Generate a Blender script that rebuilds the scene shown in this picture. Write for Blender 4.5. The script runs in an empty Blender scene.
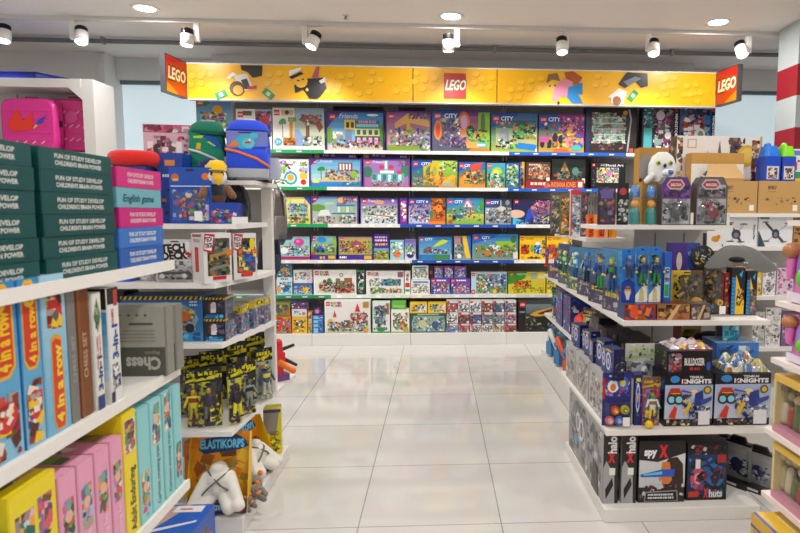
import bpy, math, random
from mathutils import Matrix, Vector as V
R = random.Random(11); SC = bpy.context.scene; COL = SC.collection; PI = math.pi
# ---------------------------------------------------------------- camera model (also used to measure the place)
FP, PITCH, YAW, ROLL, CX, CY, EYE = 592.51, .089553, .05909, -.0043526, 472.55, 266.5, 1.307
def _axes():
    cp, sp, cy, sy, cr, sr = math.cos(PITCH), math.sin(PITCH), math.cos(YAW), math.sin(YAW), math.cos(ROLL), math.sin(ROLL)
    fw = V((sy*cp, cy*cp, -sp)); rt = V((cy, -sy, 0)); dn = fw.cross(rt)
    return cr*rt+sr*dn, -sr*rt+cr*dn, fw
RT, DN, FW = _axes()
def ray(px, py): return RT*((px-CX)/FP)+DN*((py-CY)/FP)+FW
def P(px, py, Y):
    d = ray(px, py); p = d*(Y/d.y); return V((p.x, Y, p.z+EYE))
def PX(px, py, X):
    d = ray(px, py); p = d*(X/d.x); return V((X, p.y, p.z+EYE))
cam = bpy.data.objects.new('camera', bpy.data.cameras.new('camera')); COL.objects.link(cam)
cam.data.sensor_fit = 'HORIZONTAL'; cam.data.sensor_width = 36; cam.data.lens = FP*36/800
cam.data.shift_x = (400-CX)/800; cam.data.clip_start = .05
cam.matrix_world = Matrix(((RT.x, -DN.x, -FW.x, 0), (RT.y, -DN.y, -FW.y, 0), (RT.z, -DN.z, -FW.z, EYE), (0, 0, 0, 1)))
cam.data.dof.use_dof = True; cam.data.dof.focus_distance = 4.8; cam.data.dof.aperture_fstop = 5.6
SC.camera = cam
# ---------------------------------------------------------------- colours and materials
_hc = {}
def hx(s):
    if s in _hc: return _hc[s]
    t = s if len(s) == 6 else ''.join(ch*2 for ch in s)
    def l(c): return c/12.92 if c <= .04045 else ((c+.055)/1.055)**2.4
    _hc[s] = tuple(l(int(t[i:i+2], 16)/255) for i in (0, 2, 4))+(1.,)
    return _hc[s]
def newmat(name):
    m = bpy.data.materials.new(name); m.use_nodes = True; nt = m.node_tree
    return m, nt, nt.nodes['Principled BSDF'], nt.links
def attr_mat(name, rough=.4, spec=.5, metal=0, bump=0, bscale=60, vary=.06, sheen=0, coat=0):
    m, nt, b, L = newmat(name); N = nt.nodes.new
    at = N('ShaderNodeAttribute'); at.attribute_name = 'Col'
    tc = N('ShaderNodeTexCoord'); no = N('ShaderNodeTexNoise'); no.inputs['Scale'].default_value = bscale; no.inputs['Detail'].default_value = 3
    L.new(tc.outputs['Object'], no.inputs['Vector'])
    mr = N('ShaderNodeMapRange'); mr.inputs['To Min'].default_value = 1-vary; mr.inputs['To Max'].default_value = 1+vary
    L.new(no.outputs['Fac'], mr.inputs['Value'])
    mx = N('ShaderNodeVectorMath'); mx.operation = 'SCALE'
    L.new(at.outputs['Color'], mx.inputs[0]); L.new(mr.outputs['Result'], mx.inputs['Scale'])
    L.new(mx.outputs['Vector'], b.inputs['Base Color'])
    b.inputs['Roughness'].default_value = rough; b.inputs['Specular IOR Level'].default_value = spec; b.inputs['Metallic'].default_value = metal
    b.inputs['Sheen Weight'].default_value = sheen; b.inputs['Coat Weight'].default_value = coat
    if bump:
        bp = N('ShaderNodeBump'); bp.inputs['Strength'].default_value = bump; bp.inputs['Distance'].default_value = .004
        L.new(no.outputs['Fac'], bp.inputs['Height']); L.new(bp.outputs['Normal'], b.inputs['Normal'])
    return m
CARD = attr_mat('printed_card', .34, .45, vary=.05)
PLAST = attr_mat('moulded_plastic', .3, .5, vary=.03)
CLOTH = attr_mat('woven_cloth', .9, .2, bump=.5, bscale=220, vary=.12, sheen=.2)
PLUSH = attr_mat('plush_fur', .95, .1, bump=1, bscale=160, vary=.15, sheen=.5)
FOIL = attr_mat('foil_film', .22, .6, metal=.85, bump=.35, bscale=35, vary=.1)
METAL = attr_mat('painted_steel', .42, .45, vary=.02)
def clear_mat(name, tint, gl=.065):
    m, nt, b, L = newmat(name); N = nt.nodes.new
    nt.nodes.remove(b); o = nt.nodes['Material Output']
    tr = N('ShaderNodeBsdfTransparent'); tr.inputs[0].default_value = tint
    g = N('ShaderNodeBsdfGlossy'); g.inputs['Roughness'].default_value = .12
    no = N('ShaderNodeTexNoise'); no.inputs['Scale'].default_value = 45; bp = N('ShaderNodeBump'); bp.inputs['Strength'].default_value = .25; bp.inputs['Distance'].default_value = .004
    tc = N('ShaderNodeTexCoord'); L.new(tc.outputs['Object'], no.inputs['Vector']); L.new(no.outputs['Fac'], bp.inputs['Height']); L.new(bp.outputs['Normal'], g.inputs['Normal'])
    mx = N('ShaderNodeMixShader'); mx.inputs[0].default_value = gl
    L.new(tr.outputs[0], mx.inputs[1]); L.new(g.outputs[0], mx.inputs[2]); L.new(mx.outputs[0], o.inputs['Surface'])
    return m
CLEAR = clear_mat('clear_plastic', (.93, .95, .96, 1))
def emit_mat(name, col, st):
    m, nt, b, L = newmat(name)
    b.inputs['Base Color'].default_value = col; b.inputs['Emission Color'].default_value = col; b.inputs['Emission Strength'].default_value = st
    return m
LENS = emit_mat('lamp_lens', (1, .96, .9, 1), 14)
MATS = [CARD, PLAST, CLOTH, CLEAR, FOIL, METAL, PLUSH, LENS]
CA, PL, CL, CR, FO, ME, PU, LE = range(8)
def flat_mat(name, c, rough=.6, nscale=8, vary=.04, spec=.4, bump=0):
    m, nt, b, L = newmat(name); N = nt.nodes.new
    tc = N('ShaderNodeTexCoord'); no = N('ShaderNodeTexNoise'); no.inputs['Scale'].default_value = nscale; no.inputs['Detail'].default_value = 4
    L.new(tc.outputs['Object'], no.inputs['Vector'])
    cr = N('ShaderNodeValToRGB'); k = hx(c)
    cr.color_ramp.elements[0].color = tuple(x*(1-vary) for x in k[:3])+(1,); cr.color_ramp.elements[1].color = tuple(min(1, x*(1+vary)) for x in k[:3])+(1,)
    L.new(no.outputs['Fac'], cr.inputs[0]); L.new(cr.outputs[0], b.inputs['Base Color'])
    b.inputs['Roughness'].default_value = rough; b.inputs['Specular IOR Level'].default_value = spec
    if bump:
        bp = N('ShaderNodeBump'); bp.inputs['Strength'].default_value = bump; bp.inputs['Distance'].default_value = .003
        L.new(no.outputs['Fac'], bp.inputs['Height']); L.new(bp.outputs['Normal'], b.inputs['Normal'])
    return m
# ---------------------------------------------------------------- mesh builder
class MB:
    def __init__(s): s.v = []; s.f = []; s.c = []; s.m = []; s.s = []; s.M = Matrix()
    def add(s, vs, fs, c, m=CA, sm=False):
        b = len(s.v); s.v += [s.M @ V(p) for p in vs]
        for i, f in enumerate(fs):
            s.f.append([b+k for k in f]); s.c.append(c if isinstance(c, str) else c[i]); s.m.append(m); s.s.append(sm)
    def box(s, x0, y0, z0, x1, y1, z1, c, m=CA):
        vs = [(x0,y0,z0),(x1,y0,z0),(x1,y1,z0),(x0,y1,z0),(x0,y0,z1),(x1,y0,z1),(x1,y1,z1),(x0,y1,z1)]
        s.add(vs, [(0,1,5,4),(1,2,6,5),(2,3,7,6),(3,0,4,7),(4,5,6,7),(3,2,1,0)], c, m); return s
    def prism(s, pts, z0, z1, c, m=CA):      # pts ccw in xy
        n = len(pts); vs = [(x, y, z0) for x, y in pts]+[(x, y, z1) for x, y in pts]
        s.add(vs, [tuple(range(n))[::-1], tuple(range(n, 2*n))]+[(i, (i+1) % n, n+(i+1) % n, n+i) for i in range(n)], c, m); return s
    def loft(s, rings, c, m=PL, sm=True, caps=True):
        n = len(rings[0]); vs = [p for r in rings for p in r]; fs = []
        for k in range(len(rings)-1):
            for i in range(n): j = (i+1) % n; fs.append((k*n+i, k*n+j, (k+1)*n+j, (k+1)*n+i))
        s.add(vs, fs, c if isinstance(c, str) else [c[k] for k in range(len(rings)-1) for i in range(n)], m, sm)
        if caps:
            cc = c if isinstance(c, str) else c[0]; ce = c if isinstance(c, str) else c[-1]
            s.add(rings[0], [tuple(range(n))[::-1]], cc, m); s.add(rings[-1], [tuple(range(n))], ce, m)
        return s
    def cyl(s, p, q, r0, c, r1=None, n=12, m=PL, caps=True, sm=True):
        p, q = V(p), V(q); r1 = r0 if r1 is None else r1; d = (q-p).normalized()
        a = d.orthogonal().normalized(); b = d.cross(a)
        ring = lambda o, r: [o+(a*math.cos(2*PI*i/n)+b*math.sin(2*PI*i/n))*r for i in range(n)]
        return s.loft([ring(p, r0), ring(q, r1)], c, m, sm, caps)
    def ell(s, o, r, c, n=10, m=PL, k=None):
        if not hasattr(r, '__len__'): r = (r, r, r)
        k = k or max(5, n//2+1); rings = []
        for j in range(k+1):
            t = -PI/2+PI*j/k; q = max(math.cos(t), .02)
            rings.append([(o[0]+r[0]*q*math.cos(2*PI*i/n), o[1]+r[1]*q*math.sin(2*PI*i/n), o[2]+r[2]*math.sin(t)) for i in range(n)])
        return s.loft(rings, c, m)
    def cap(s, p, q, r0, r1, c, m=PL, n=10):
        s.cyl(p, q, r0, c, r1, n, m, False); s.ell(p, r0, c, n, m); s.ell(q, r1, c, n, m); return s
    def tube(s, pts, r, c, n=6, m=PL):
        pts = [V(p) for p in pts]; rings = []; a = None
        for i, p in enumerate(pts):
            d = (pts[min(i+1, len(pts)-1)]-pts[max(i-1, 0)]).normalized()
            a = d.orthogonal().normalized() if a is None else (a-d*a.dot(d)).normalized()
            b = d.cross(a); rr = r[i] if hasattr(r, '__len__') else r
            rings.append([p+(a*math.cos(2*PI*k/n)+b*math.sin(2*PI*k/n))*rr for k in range(n)])
        return s.loft(rings, c, m)
    def grid(s, nx, ny, pf, cf, m=CA, sm=True, flip=False):
        vs = [pf(i/nx, j/ny) for j in range(ny+1) for i in range(nx+1)]; fs = []; cs = []
        for j in range(ny):
            for i in range(nx):
                a = j*(nx+1)+i; q = (a, a+1, a+nx+2, a+nx+1); fs.append(q[::-1] if flip else q)
                cs.append(cf if isinstance(cf, str) else cf((i+.5)/nx, (j+.5)/ny))
        s.add(vs, fs, cs, m, sm); return s
    def build(s, name, parent=None, bev=0, seg=2):
        me = bpy.data.meshes.new(name); me.from_pydata([tuple(p) for p in s.v], [], s.f)
        used = sorted(set(s.m)); rm = {k: i for i, k in enumerate(used)}
        for k in used: me.materials.append(MATS[k] if isinstance(k, int) else k)
        me.polygons.foreach_set('material_index', [rm[k] for k in s.m]); me.polygons.foreach_set('use_smooth', s.s)
        at = me.color_attributes.new('Col', 'FLOAT_COLOR', 'CORNER'); buf = []
        for f, c in zip(s.f, s.c): buf += hx(c)*len(f)
        at.data.foreach_set('color', buf); me.update()
        o = bpy.data.objects.new(name, me); COL.objects.link(o)
        if parent: o.parent = parent
        if bev:
            md = o.modifiers.new('bevel', 'BEVEL'); md.width = bev; md.segments = seg; md.limit_method = 'ANGLE'; md.angle_limit = .6
        return o
def tag(o, label, cat, group=None, loc=None, rz=None):
    o['label'] = label; o['category'] = cat
    if group: o['group'] = group
    if loc is not None: o.location = loc
    if rz is not None: o.rotation_euler = (0, 0, rz)
    return o
def thing(name, label, cat, group=None, loc=(0,0,0), rz=0):
    o = bpy.data.objects.new(name, None); COL.objects.link(o); o.empty_display_size = .05
    return tag(o, label, cat, group, loc, rz)
def struct(name, mb, mat=None, bev=0):
    o = mb.build(name, None, bev); o['kind'] = 'structure'
    if mat: o.data.materials.clear(); o.data.materials.append(mat); o.data.polygons.foreach_set('material_index', [0]*len(o.data.polygons))
    return o
def dup(o, loc, rz, label=None, group=None):
    r = o.copy(); COL.objects.link(r); r.location = loc; r.rotation_euler = (0, 0, rz)
    if label: r['label'] = label
    if group: r['group'] = group
    for ch in list(o.children):
        c = ch.copy(); COL.objects.link(c); c.parent = r
        for g in list(ch.children):
            d = g.copy(); COL.objects.link(d); d.parent = c
    return r
# ---------------------------------------------------------------- lettering and printed art on a flat face
_tc = {}
def tmesh(t, bold):
    if (t, bold) in _tc: return _tc[t, bold]
    cu = bpy.data.curves.new('t', 'FONT'); cu.body = t; cu.resolution_u = 2; cu.offset = bold
    ob = bpy.data.objects.new('t', cu); COL.objects.link(ob); bpy.context.view_layer.update()
    me = bpy.data.meshes.new_from_object(ob.evaluated_get(bpy.context.evaluated_depsgraph_get()))
    vs = [(v.co.x, v.co.y) for v in me.vertices]; fs = [tuple(p.vertices) for p in me.polygons]
    x0 = min(v[0] for v in vs); x1 = max(v[0] for v in vs)
    vs = [((x-x0)/.69, y/.69) for x, y in vs]
    bpy.data.objects.remove(ob); bpy.data.curves.remove(cu); bpy.data.meshes.remove(me)
    _tc[t, bold] = (vs, fs, (x1-x0)/.69); return _tc[t, bold]
class Art:
    def __init__(s, mb, o, u, v, m=CA, base=.0004):
        s.mb = mb; s.o = V(o); s.u = V(u); s.v = V(v); s.n = s.u.cross(s.v).normalized(); s.m = m; s.ep = base
        s.W = s.u.length; s.H = s.v.length
    def q(s, a, b): return s.o+s.u*a+s.v*b+s.n*s.ep
    def p(s, pts, c, st=.00022):
        s.ep += st; s.mb.add([s.q(*x) for x in pts], [tuple(range(len(pts)))], c, s.m); return s
    def r(s, a, b, a1, b1, c, st=.00022): return s.p([(a, b), (a1, b), (a1, b1), (a, b1)], c, st)
    def g(s, a, b, a1, b1, c0, c1, n=6):
        h0, h1 = [int(x, 16) for x in (c0 if len(c0) == 6 else ''.join(k*2 for k in c0), c1 if len(c1) == 6 else ''.join(k*2 for k in c1))]
        s.ep += .00022
        for i in range(n):
            t = (i+.5)/n; c = ''.join('%02x' % round(((h0 >> k) & 255)*(1-t)+((h1 >> k) & 255)*t) for k in (16, 8, 0))
            s.r(a, b+(b1-b)*i/n, a1, b+(b1-b)*(i+1)/n, c, 0)
        return s
    def e_(s, a, b, ra, rb, c, n=12, st=.00022): return s.p([(a+ra*math.cos(2*PI*i/n), b+rb*math.sin(2*PI*i/n)) for i in range(n)], c, st)
    def e(s, a, b, r, c, k=1, n=12): return s.e_(a, b, r*s.H/s.W, r*k, c, n)     # round: r as a share of the height
    def s(s, a, b, a1, b1, pal, n=30, sz=(.03, .09)):
        pal = pal.split(); s.ep += .0001
        pal = [c if len(c) == 6 else ''.join(k*2 for k in c) for c in pal]
        dk = [''.join('%02x' % int(int(c[i:i+2], 16)*.45) for i in (0, 2, 4)) for c in pal]; md = [''.join('%02x' % int(int(c[i:i+2], 16)*.72) for i in (0, 2, 4)) for c in pal]
        for i in range(int(n*1.9)):
            x = R.uniform(a, a1); y = R.uniform(b, b1); w = R.uniform(*sz)*s.H; h = R.uniform(*sz)*s.H*.8; t = R.choice((0, 0, .4, -.4, .8, 1.2))
            ct, st = math.cos(t), math.sin(t); pts = []
            for dx, dy in ((-w, -h), (w, -h), (w, h), (-w, h)):
                pts.append((min(a1, max(a, x+(dx*ct-dy*st)/2/s.W)), min(b1, max(b, y+(dx*st+dy*ct)/2/s.H))))
            s.p(pts, R.choice(R.choice((pal, pal, pal, md, md, dk))), .000006)
        return s
    s_ = s
    def t(s, t, a, b, h, c, w=None, rot=0, sh=0, bold=.02, mid=False):
        vs, fs, tw = tmesh(t, bold); s.ep += .00025; k = h*s.H; kx = k if w is None else w*s.W/tw
        off = -tw*kx/2 if mid else 0; ca, sa = math.cos(rot), math.sin(rot); out = []
        for x, y in vs:
            X = x*kx+off+sh*y*k; Y = y*k
            out.append(s.q(a+(X*ca-Y*sa)/s.W, b+(X*sa+Y*ca)/s.H))
        s.mb.add(out, fs, c, s.m); return s
    def tv(s, t, a, b, h, c, w=None, up=True, bold=.02):                            # lettering running up the face, h = share of the width
        vs, fs, tw = tmesh(t, bold); s.ep += .00025; k = h*s.W; kx = k if w is None else w*s.H/tw; out = []
        for x, y in vs:
            out.append(s.q(a-y*k/s.W, b+x*kx/s.H) if up else s.q(a+y*k/s.W, b-x*kx/s.H))
        s.mb.add(out, fs, c, s.m); return s
    def ln(s, a, b, w, h, c, n=1):                                                   # unreadable small print
        for i in range(n):
            x = a; y = b-i*h*1.7
            while x < a+w: k = R.uniform(.5, 1.3)*h*s.H/s.W; s.r(x, y, min(x+k, a+w), y+h, c, .00001); x += k*1.35
        return s
    def lg(s, a=.03, b=.8, k=.15):                                                  # small red square brand mark
        w = k*s.H/s.W; s.r(a, b, a+w, b+k, 'd81e1e'); s.t('LEGO', a+w*.1, b+k*.32, k*.34, 'fff', w*.8, sh=.2); return s
    def fig(s, a, b, h, head, body, legs, rot=0, hair='321'):                       # little printed toy person
        k = h*s.H; ca, sa = math.cos(rot), math.sin(rot)
        def T(l): return [(a+(x*ca-y*sa)*k/s.W, b+(x*sa+y*ca)*k/s.H) for x, y in l]
        s.p(T([(-.2, 0), (-.02, 0), (-.02, .36), (-.17, .36)]), legs); s.p(T([(.02, 0), (.2, 0), (.17, .36), (.02, .36)]), legs)
        s.p(T([(-.2, .34), (.2, .34), (.15, .68), (-.15, .68)]), body)
        s.p(T([(-.15, .66), (-.3, .42), (-.2, .38), (-.1, .58)]), body); s.p(T([(.15, .66), (.32, .5), (.26, .42), (.1, .56)]), body)
        s.p(T([(.13*math.cos(q*PI/5), .82+.14*math.sin(q*PI/5)) for q in range(10)]), head)
        s.p(T([(-.15, .84), (.15, .84), (.13, .98), (0, 1.03), (-.13, .98)]), hair)
        s.p(T([(-.06, .76), (-.03, .76), (-.03, .8), (-.06, .8)]), '211'); s.p(T([(.03, .76), (.06, .76), (.06, .8), (.03, .8)]), '211')
        return s
def carton(name, label, cat, loc, w, d, h, rz=0, art=None, base='ccc', side=None, left=None, top=None, group=None, parent=None, bev=0, m=CA, extra=None):
    mb = MB(); b = bev
    if bev:                                                                         # softened long edges
        pts = [(-w/2+b, 0), (w/2-b, 0), (w/2, b), (w/2, d-b), (w/2-b, d), (-w/2+b, d), (-w/2, d-b), (-w/2, b)]
        mb.prism(pts, 0, h, base, m)
    else: mb.box(-w/2, 0, 0, w/2, d, h, base, m)
    if art: art(Art(mb, (-w/2+b, 0, 0), (w-2*b, 0, 0), (0, 0, h), m))
    if side: side(Art(mb, (w/2, b, 0), (0, d-2*b, 0), (0, 0, h), m))
    if left: left(Art(mb, (-w/2, d-b, 0), (0, -d+2*b, 0), (0, 0, h), m))
    if top: top(Art(mb, (-w/2+b, b, h), (w-2*b, 0, 0), (0, d-2*b, 0), m))
    if extra: extra(mb)
    o = mb.build(name, parent)
    if label: tag(o, label, cat, group, loc, rz)
    else: o.location = loc; o.rotation_euler = (0, 0, rz)
    return o
def vor(pal, K=14, seed=None, sx=1, sy=1):                                          # mosaic colouring of a u,v patch
    r = random.Random(seed if seed is not None else R.random()); pal = pal.split()
    S = [(r.random(), r.random(), r.choice(pal)) for i in range(K)]
    return lambda u, v: min(S, key=lambda q: ((q[0]-u)*sx)**2+((q[1]-v)*sy)**2)[2]
# ================================================================ THE SETTING
HC = 2.92; YW = 6.4
m, nt, b, L = newmat('polished_floor_tiles'); N = nt.nodes.new
tc = N('ShaderNodeTexCoord'); mp = N('ShaderNodeMapping'); mp.inputs['Location'].default_value = (.332, .011, 0)
br = N('ShaderNodeTexBrick'); br.offset = 0; br.squash = 1
for k, v in (('Scale', 1), ('Mortar Size', .0022), ('Mortar Smooth', .1), ('Brick Width', .6), ('Row Height', .6), ('Bias', 0)): br.inputs[k].default_value = v
br.inputs['Color1'].default_value = hx('dedad5'); br.inputs['Color2'].default_value = hx('d9d5cf'); br.inputs['Mortar'].default_value = hx('8f8a82')
L.new(tc.outputs['Object'], mp.inputs[0]); L.new(mp.outputs[0], br.inputs['Vector'])
no = N('ShaderNodeTexNoise'); no.inputs['Scale'].default_value = 1.4; no.inputs['Detail'].default_value = 6; L.new(tc.outputs['Object'], no.inputs['Vector'])
mr = N('ShaderNodeMapRange'); mr.inputs['To Min'].default_value = .93; mr.inputs['To Max'].default_value = 1.05; L.new(no.outputs['Fac'], mr.inputs['Value'])
sc = N('ShaderNodeVectorMath'); sc.operation = 'SCALE'; L.new(br.outputs['Color'], sc.inputs[0]); L.new(mr.outputs[0], sc.inputs['Scale'])
L.new(sc.outputs[0], b.inputs['Base Color']); b.inputs['Roughness'].default_value = .075; b.inputs['Specular IOR Level'].default_value = .65
FLOOR = m
CEIL = flat_mat('ceiling_paint', 'ece5df', .9, 3, .02); WALL = flat_mat('wall_paint', 'e2e0de', .8, 4, .02)
TRIM = flat_mat('trim_paint', 'dcdcdb', .5, 5, .02); GLASS = flat_mat('frosted_glazing_glow', 'e6f3f8', .25, 2, .04, .5)
gb = GLASS.node_tree.nodes['Principled BSDF']; gb.inputs['Emission Color'].default_value = hx('cfe6f0'); gb.inputs['Emission Strength'].default_value = .45  # glow added to the film so the panes look brighter; no lamp behind
STEEL = flat_mat('brushed_rail', '6f7c82', .35, 30, .1)
struct('floor', MB().box(-6, -4, -.1, 6, 7.6, 0, 'ddd'), FLOOR)
struct('ceiling', MB().box(-6, -4, HC, 6, 7.6, HC+.1, 'ddd'), CEIL)
xl0, xl1 = P(107, 90, YW).x, -2.32; xr0, xr1 = 2.76, 4.3
w = MB(); w.box(-6, YW, 0, xl0, YW+.35, HC, 'ddd'); w.box(xl1, YW, 0, xr0, YW+.35, HC, 'ddd'); w.box(xr1, YW, 0, 6, YW+.35, HC, 'ddd')
w.box(-6, YW+.36, 0, 6, YW+.5, HC, 'ddd'); struct('wall_back', w, WALL)
struct('wall_left', MB().box(-6.1, -4, 0, -6, 7.6, HC, 'ddd'), WALL); struct('wall_right', MB().box(6, -4, 0, 6.1, 7.6, HC, 'ddd'), WALL)
struct('window_1', MB().box(xl0+.002, YW+.3, 0, xl1-.002, YW+.33, 2.66, 'cde'), GLASS)
struct('window_2', MB().box(xr0+.002, YW+.3, 0, xr1-.002, YW+.33, 2.66, 'cde'), GLASS)
for i, (a, c) in enumerate(((xl0, xl1), (xr0, xr1))):
    struct('trim_%d' % (i*2+1), MB().box(a+.002, YW+.26, 2.66, c-.002, YW+.345, 2.7, 'aaa'), STEEL)
    struct('trim_%d' % (i*2+2), MB().box(a+.002, YW+.2, 2.7, c-.002, YW+.345, HC-.001, 'ddd'), TRIM)
struct('trim_5', MB().box(xl0-.06, YW-.03, 0, xl0, YW, HC-.02, 'ddd'), TRIM)
struct('trim_6', MB().box(3.02, YW+.22, 0, 3.09, YW+.29, 2.66, '889'), STEEL)
# striped column on the right
c = MB(); zz = [0, .2, .48, .74, 1.0, 1.26, 1.52, 1.78, 2.04, 2.305, 2.561, HC-.002]
for i in range(len(zz)-1): c.box(3.0, 4.9, zz[i], 3.6, 5.2, zz[i+1], '9c2230' if i % 2 else 'b9c2c3', PL)
o = c.build('trim_7'); o['kind'] = 'structure'
# ---------------------------------------------------------------- ceiling fittings
o = tag(MB().box(-6, 5.25, 2.885, 6, 5.29, HC-.0005, 'd9d6d2', ME).build('lighting_track'), 'long white lighting track running across the ceiling', 'track', loc=(0, 0, 0))
pm = MB(); pm.cyl((-6, 5.86, 2.885), (6, 5.86, 2.885), .021, '77777a', n=10, m=ME)
pt = thing('ceiling_pipe', 'grey conduit pipe hung under the ceiling behind the spotlights', 'pipe', None, (0, 5.86, 2.885))
for k in (pm,): k.M = Matrix()
o = MB(); o.cyl((-6, 0, 0), (6, 0, 0), .021, '77777a', n=10, m=ME); o.build('pipe', pt)
for x in (-3.1, -1.2, .55, 2.3):
    o = MB(); o.box(-.012, -.026, -.026, .012, .026, .0345, '8b8b8d', ME); o = o.build('pipe_clip', pt); o.location = (x, 0, 0)
def lamp(name, kind, loc, power, size=.15, angle=None, aim=None, blend=.6, col=(1, .975, .945)):
    l = bpy.data.lights.new(name, kind); l.energy = power; l.color = col
    if kind == 'AREA': l.shape = 'DISK'; l.size = size
    else: l.spot_size = math.radians(angle); l.spot_blend = blend; l.shadow_soft_size = size
    o = bpy.data.objects.new(name, l); COL.objects.link(o); o.location = loc
    if aim is not None: o.rotation_euler = (V(aim)-V(loc)).to_track_quat('-Z', 'Y').to_euler()
    return o
def downlight(x, y, label, power):
    t = thing('recessed_downlight', label, 'ceiling light', 'recessed downlights', (x, y, HC))
    mb = MB(); rg = []
    for r, z in ((.075, -.004), (.1, -.012), (.108, -.006), (.108, 0)): rg.append([(r*math.cos(2*PI*i/24), r*math.sin(2*PI*i/24), z) for i in range(24)])
    mb.loft(rg, 'f2f0ec', PL, True, False); mb.build('trim_ring', t)
    mb = MB(); mb.cyl((0, 0, -.001), (0, 0, -.005), .076, 'fff', n=24, m=LE); mb.build('lamp_lens', t)
    lamp('downlight_beam', 'AREA', (x, y, HC-.02), power, .15)
PD = 13
for px, py, lb in ((145, 8, 'round recessed downlight above the left glass wall'), (451, 16, 'round recessed downlight above the central yellow sign panel'), (718, 22, 'round recessed downlight above the right end of the yellow sign')):
    d = ray(px, py); k = (HC-EYE)/d.z; downlight(d.x*k, d.y*k, lb, PD)
for y in (3.1, 1.3, -.5, -2.3):
    for x in (-2.35, .115, 2.4):
        lamp('downlight_beam', 'AREA', (x, y, HC-.02), PD*(1.25 if y > 0 else 1), .15)
def spot(px, side, dr, label, tgt, hl=.13):
    p = P(px, 30, 5.27); x = p.x
    t = thing('track_spotlight', label, 'spotlight', 'white spotlights on the ceiling track', (x, 5.27, 2.885))
    mb = MB(); mb.box(-.024, -.018, -.15, .024, .018, 0, 'e9e7e2', ME); mb.build('adapter_box', t, .004)
    d = V(dr).normalized(); c = V((side*.075, -.02, -.12)); r = .052
    mb = MB(); mb.cyl((side*.02, 0, -.11), (side*.05, -.01, -.115), .012, 'ddd', m=ME); mb.build('arm', t)
    a = d.orthogonal().normalized(); bb = d.cross(a); ring = lambda o, q: [o+(a*math.cos(2*PI*i/20)+bb*math.sin(2*PI*i/20))*q for i in range(20)]
    mb = MB(); mb.loft([ring(c-d*.02, .042), ring(c-d*.02, r), ring(c+d*hl*.55, r), ring(c+d*hl*.55, r-.008), ring(c+d*hl*.45, r-.01)], 'eeece8', PL, True, False); mb.build('lamp_head', t)
    mb = MB()
    for k in range(4): mb.cyl(c-d*(.03+.012*k), c-d*(.024+.012*k), .047, '1c1b1b', n=16)
    mb.cyl(c-d*.075, c-d*.01, .03, '222', n=10); mb.build('heat_sink', t)
    mb = MB(); mb.cyl(c+d*hl*.45, c+d*hl*.5, r-.01, 'fff', n=20, m=LE); mb.build('lamp_lens', t)
    q = V((x, 5.27, 2.885))+c+d*.1
    lamp('spot_beam', 'SPOT', q, 36, .05, 95, tgt, .9)
S1 = 'white track spotlight with black fins '
spot(-4, 1, (.1, -.3, -1), S1+'at the far left end of the track', (-3.6, 4.6, 0))
spot(73, 1, (.2, -.45, -1), S1+'above the pink suitcases', (-2.4, 4.0, .5))
spot(197, -1, (0, -.1, -1), S1+'above the left end of the yellow sign', (-1.9, 6.0, 1.2))
spot(305, 1, (-.35, -.35, -1), S1+'above the printed policeman figure of the sign', (-1.0, 6.0, 1.2))
spot(457, -1, (0, .05, -1), S1+'above the central red logo of the sign', (.3, 6.0, 1.2))
spot(566, -.5, (0, -.3, -1), S1+'above the printed figure in the pink top', (1.2, 6.0, 1.2))
spot(649, .5, (-.1, -.4, -1), S1+'above the printed upside-down figure with black legs', (2.1, 6.0, 1.2))
spot(749, -1, (.05, -.5, -1), S1+'furthest right, beside the striped column', (2.1, 3.3, .5))
t = thing('fire_sprinkler', 'small metal fire sprinkler on the ceiling above the policeman figure', 'sprinkler', None, (-.75, 5.07, HC))
mb = MB(); mb.cyl((0, 0, 0), (0, 0, -.006), .03, 'ddd', n=14, m=ME); mb.build('escutcheon', t)
mb = MB(); mb.cyl((0, 0, -.006), (0, 0, -.03), .008, '999', m=ME); mb.cyl((0, 0, -.03), (0, 0, -.033), .018, '999', m=ME); mb.build('spray_head', t)
# hanging corner of a white sign at the top left
p = P(92, -3, 3.7)
t = thing('hanging_sign', 'white pointed hanging sign with a dark red edge, top left at the ceiling', 'sign', None, (p.x, 3.7, HC))
mb = MB(); mb.prism([(-.05, 0), (.055, 0), (.055, .02), (-.05, .02)], -.1, -.03, 'e6e3df', PL); mb.build('sign_panel', t)
mb = MB(); mb.prism([(-.03, -.003), (.03, -.003), (.03, -.0005), (-.03, -.0005)], -.07, -.05, '7c2128', PL); mb.build('sign_stripe', t)
mb = MB(); mb.cyl((0, .01, -.03), (0, .01, 0), .004, '999', m=ME); mb.build('hanger', t)
wd = bpy.data.worlds.new('World'); SC.world = wd; wd.use_nodes = True
wd.node_tree.nodes['Background'].inputs[0].default_value = (1, .985, .97, 1); wd.node_tree.nodes['Background'].inputs[1].default_value = .58
SC.view_settings.view_transform = 'Standard'; SC.view_settings.look = 'None'; SC.view_settings.gamma = 1; SC.view_settings.exposure = .08; SC.view_settings.use_curve_mapping = False
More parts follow.
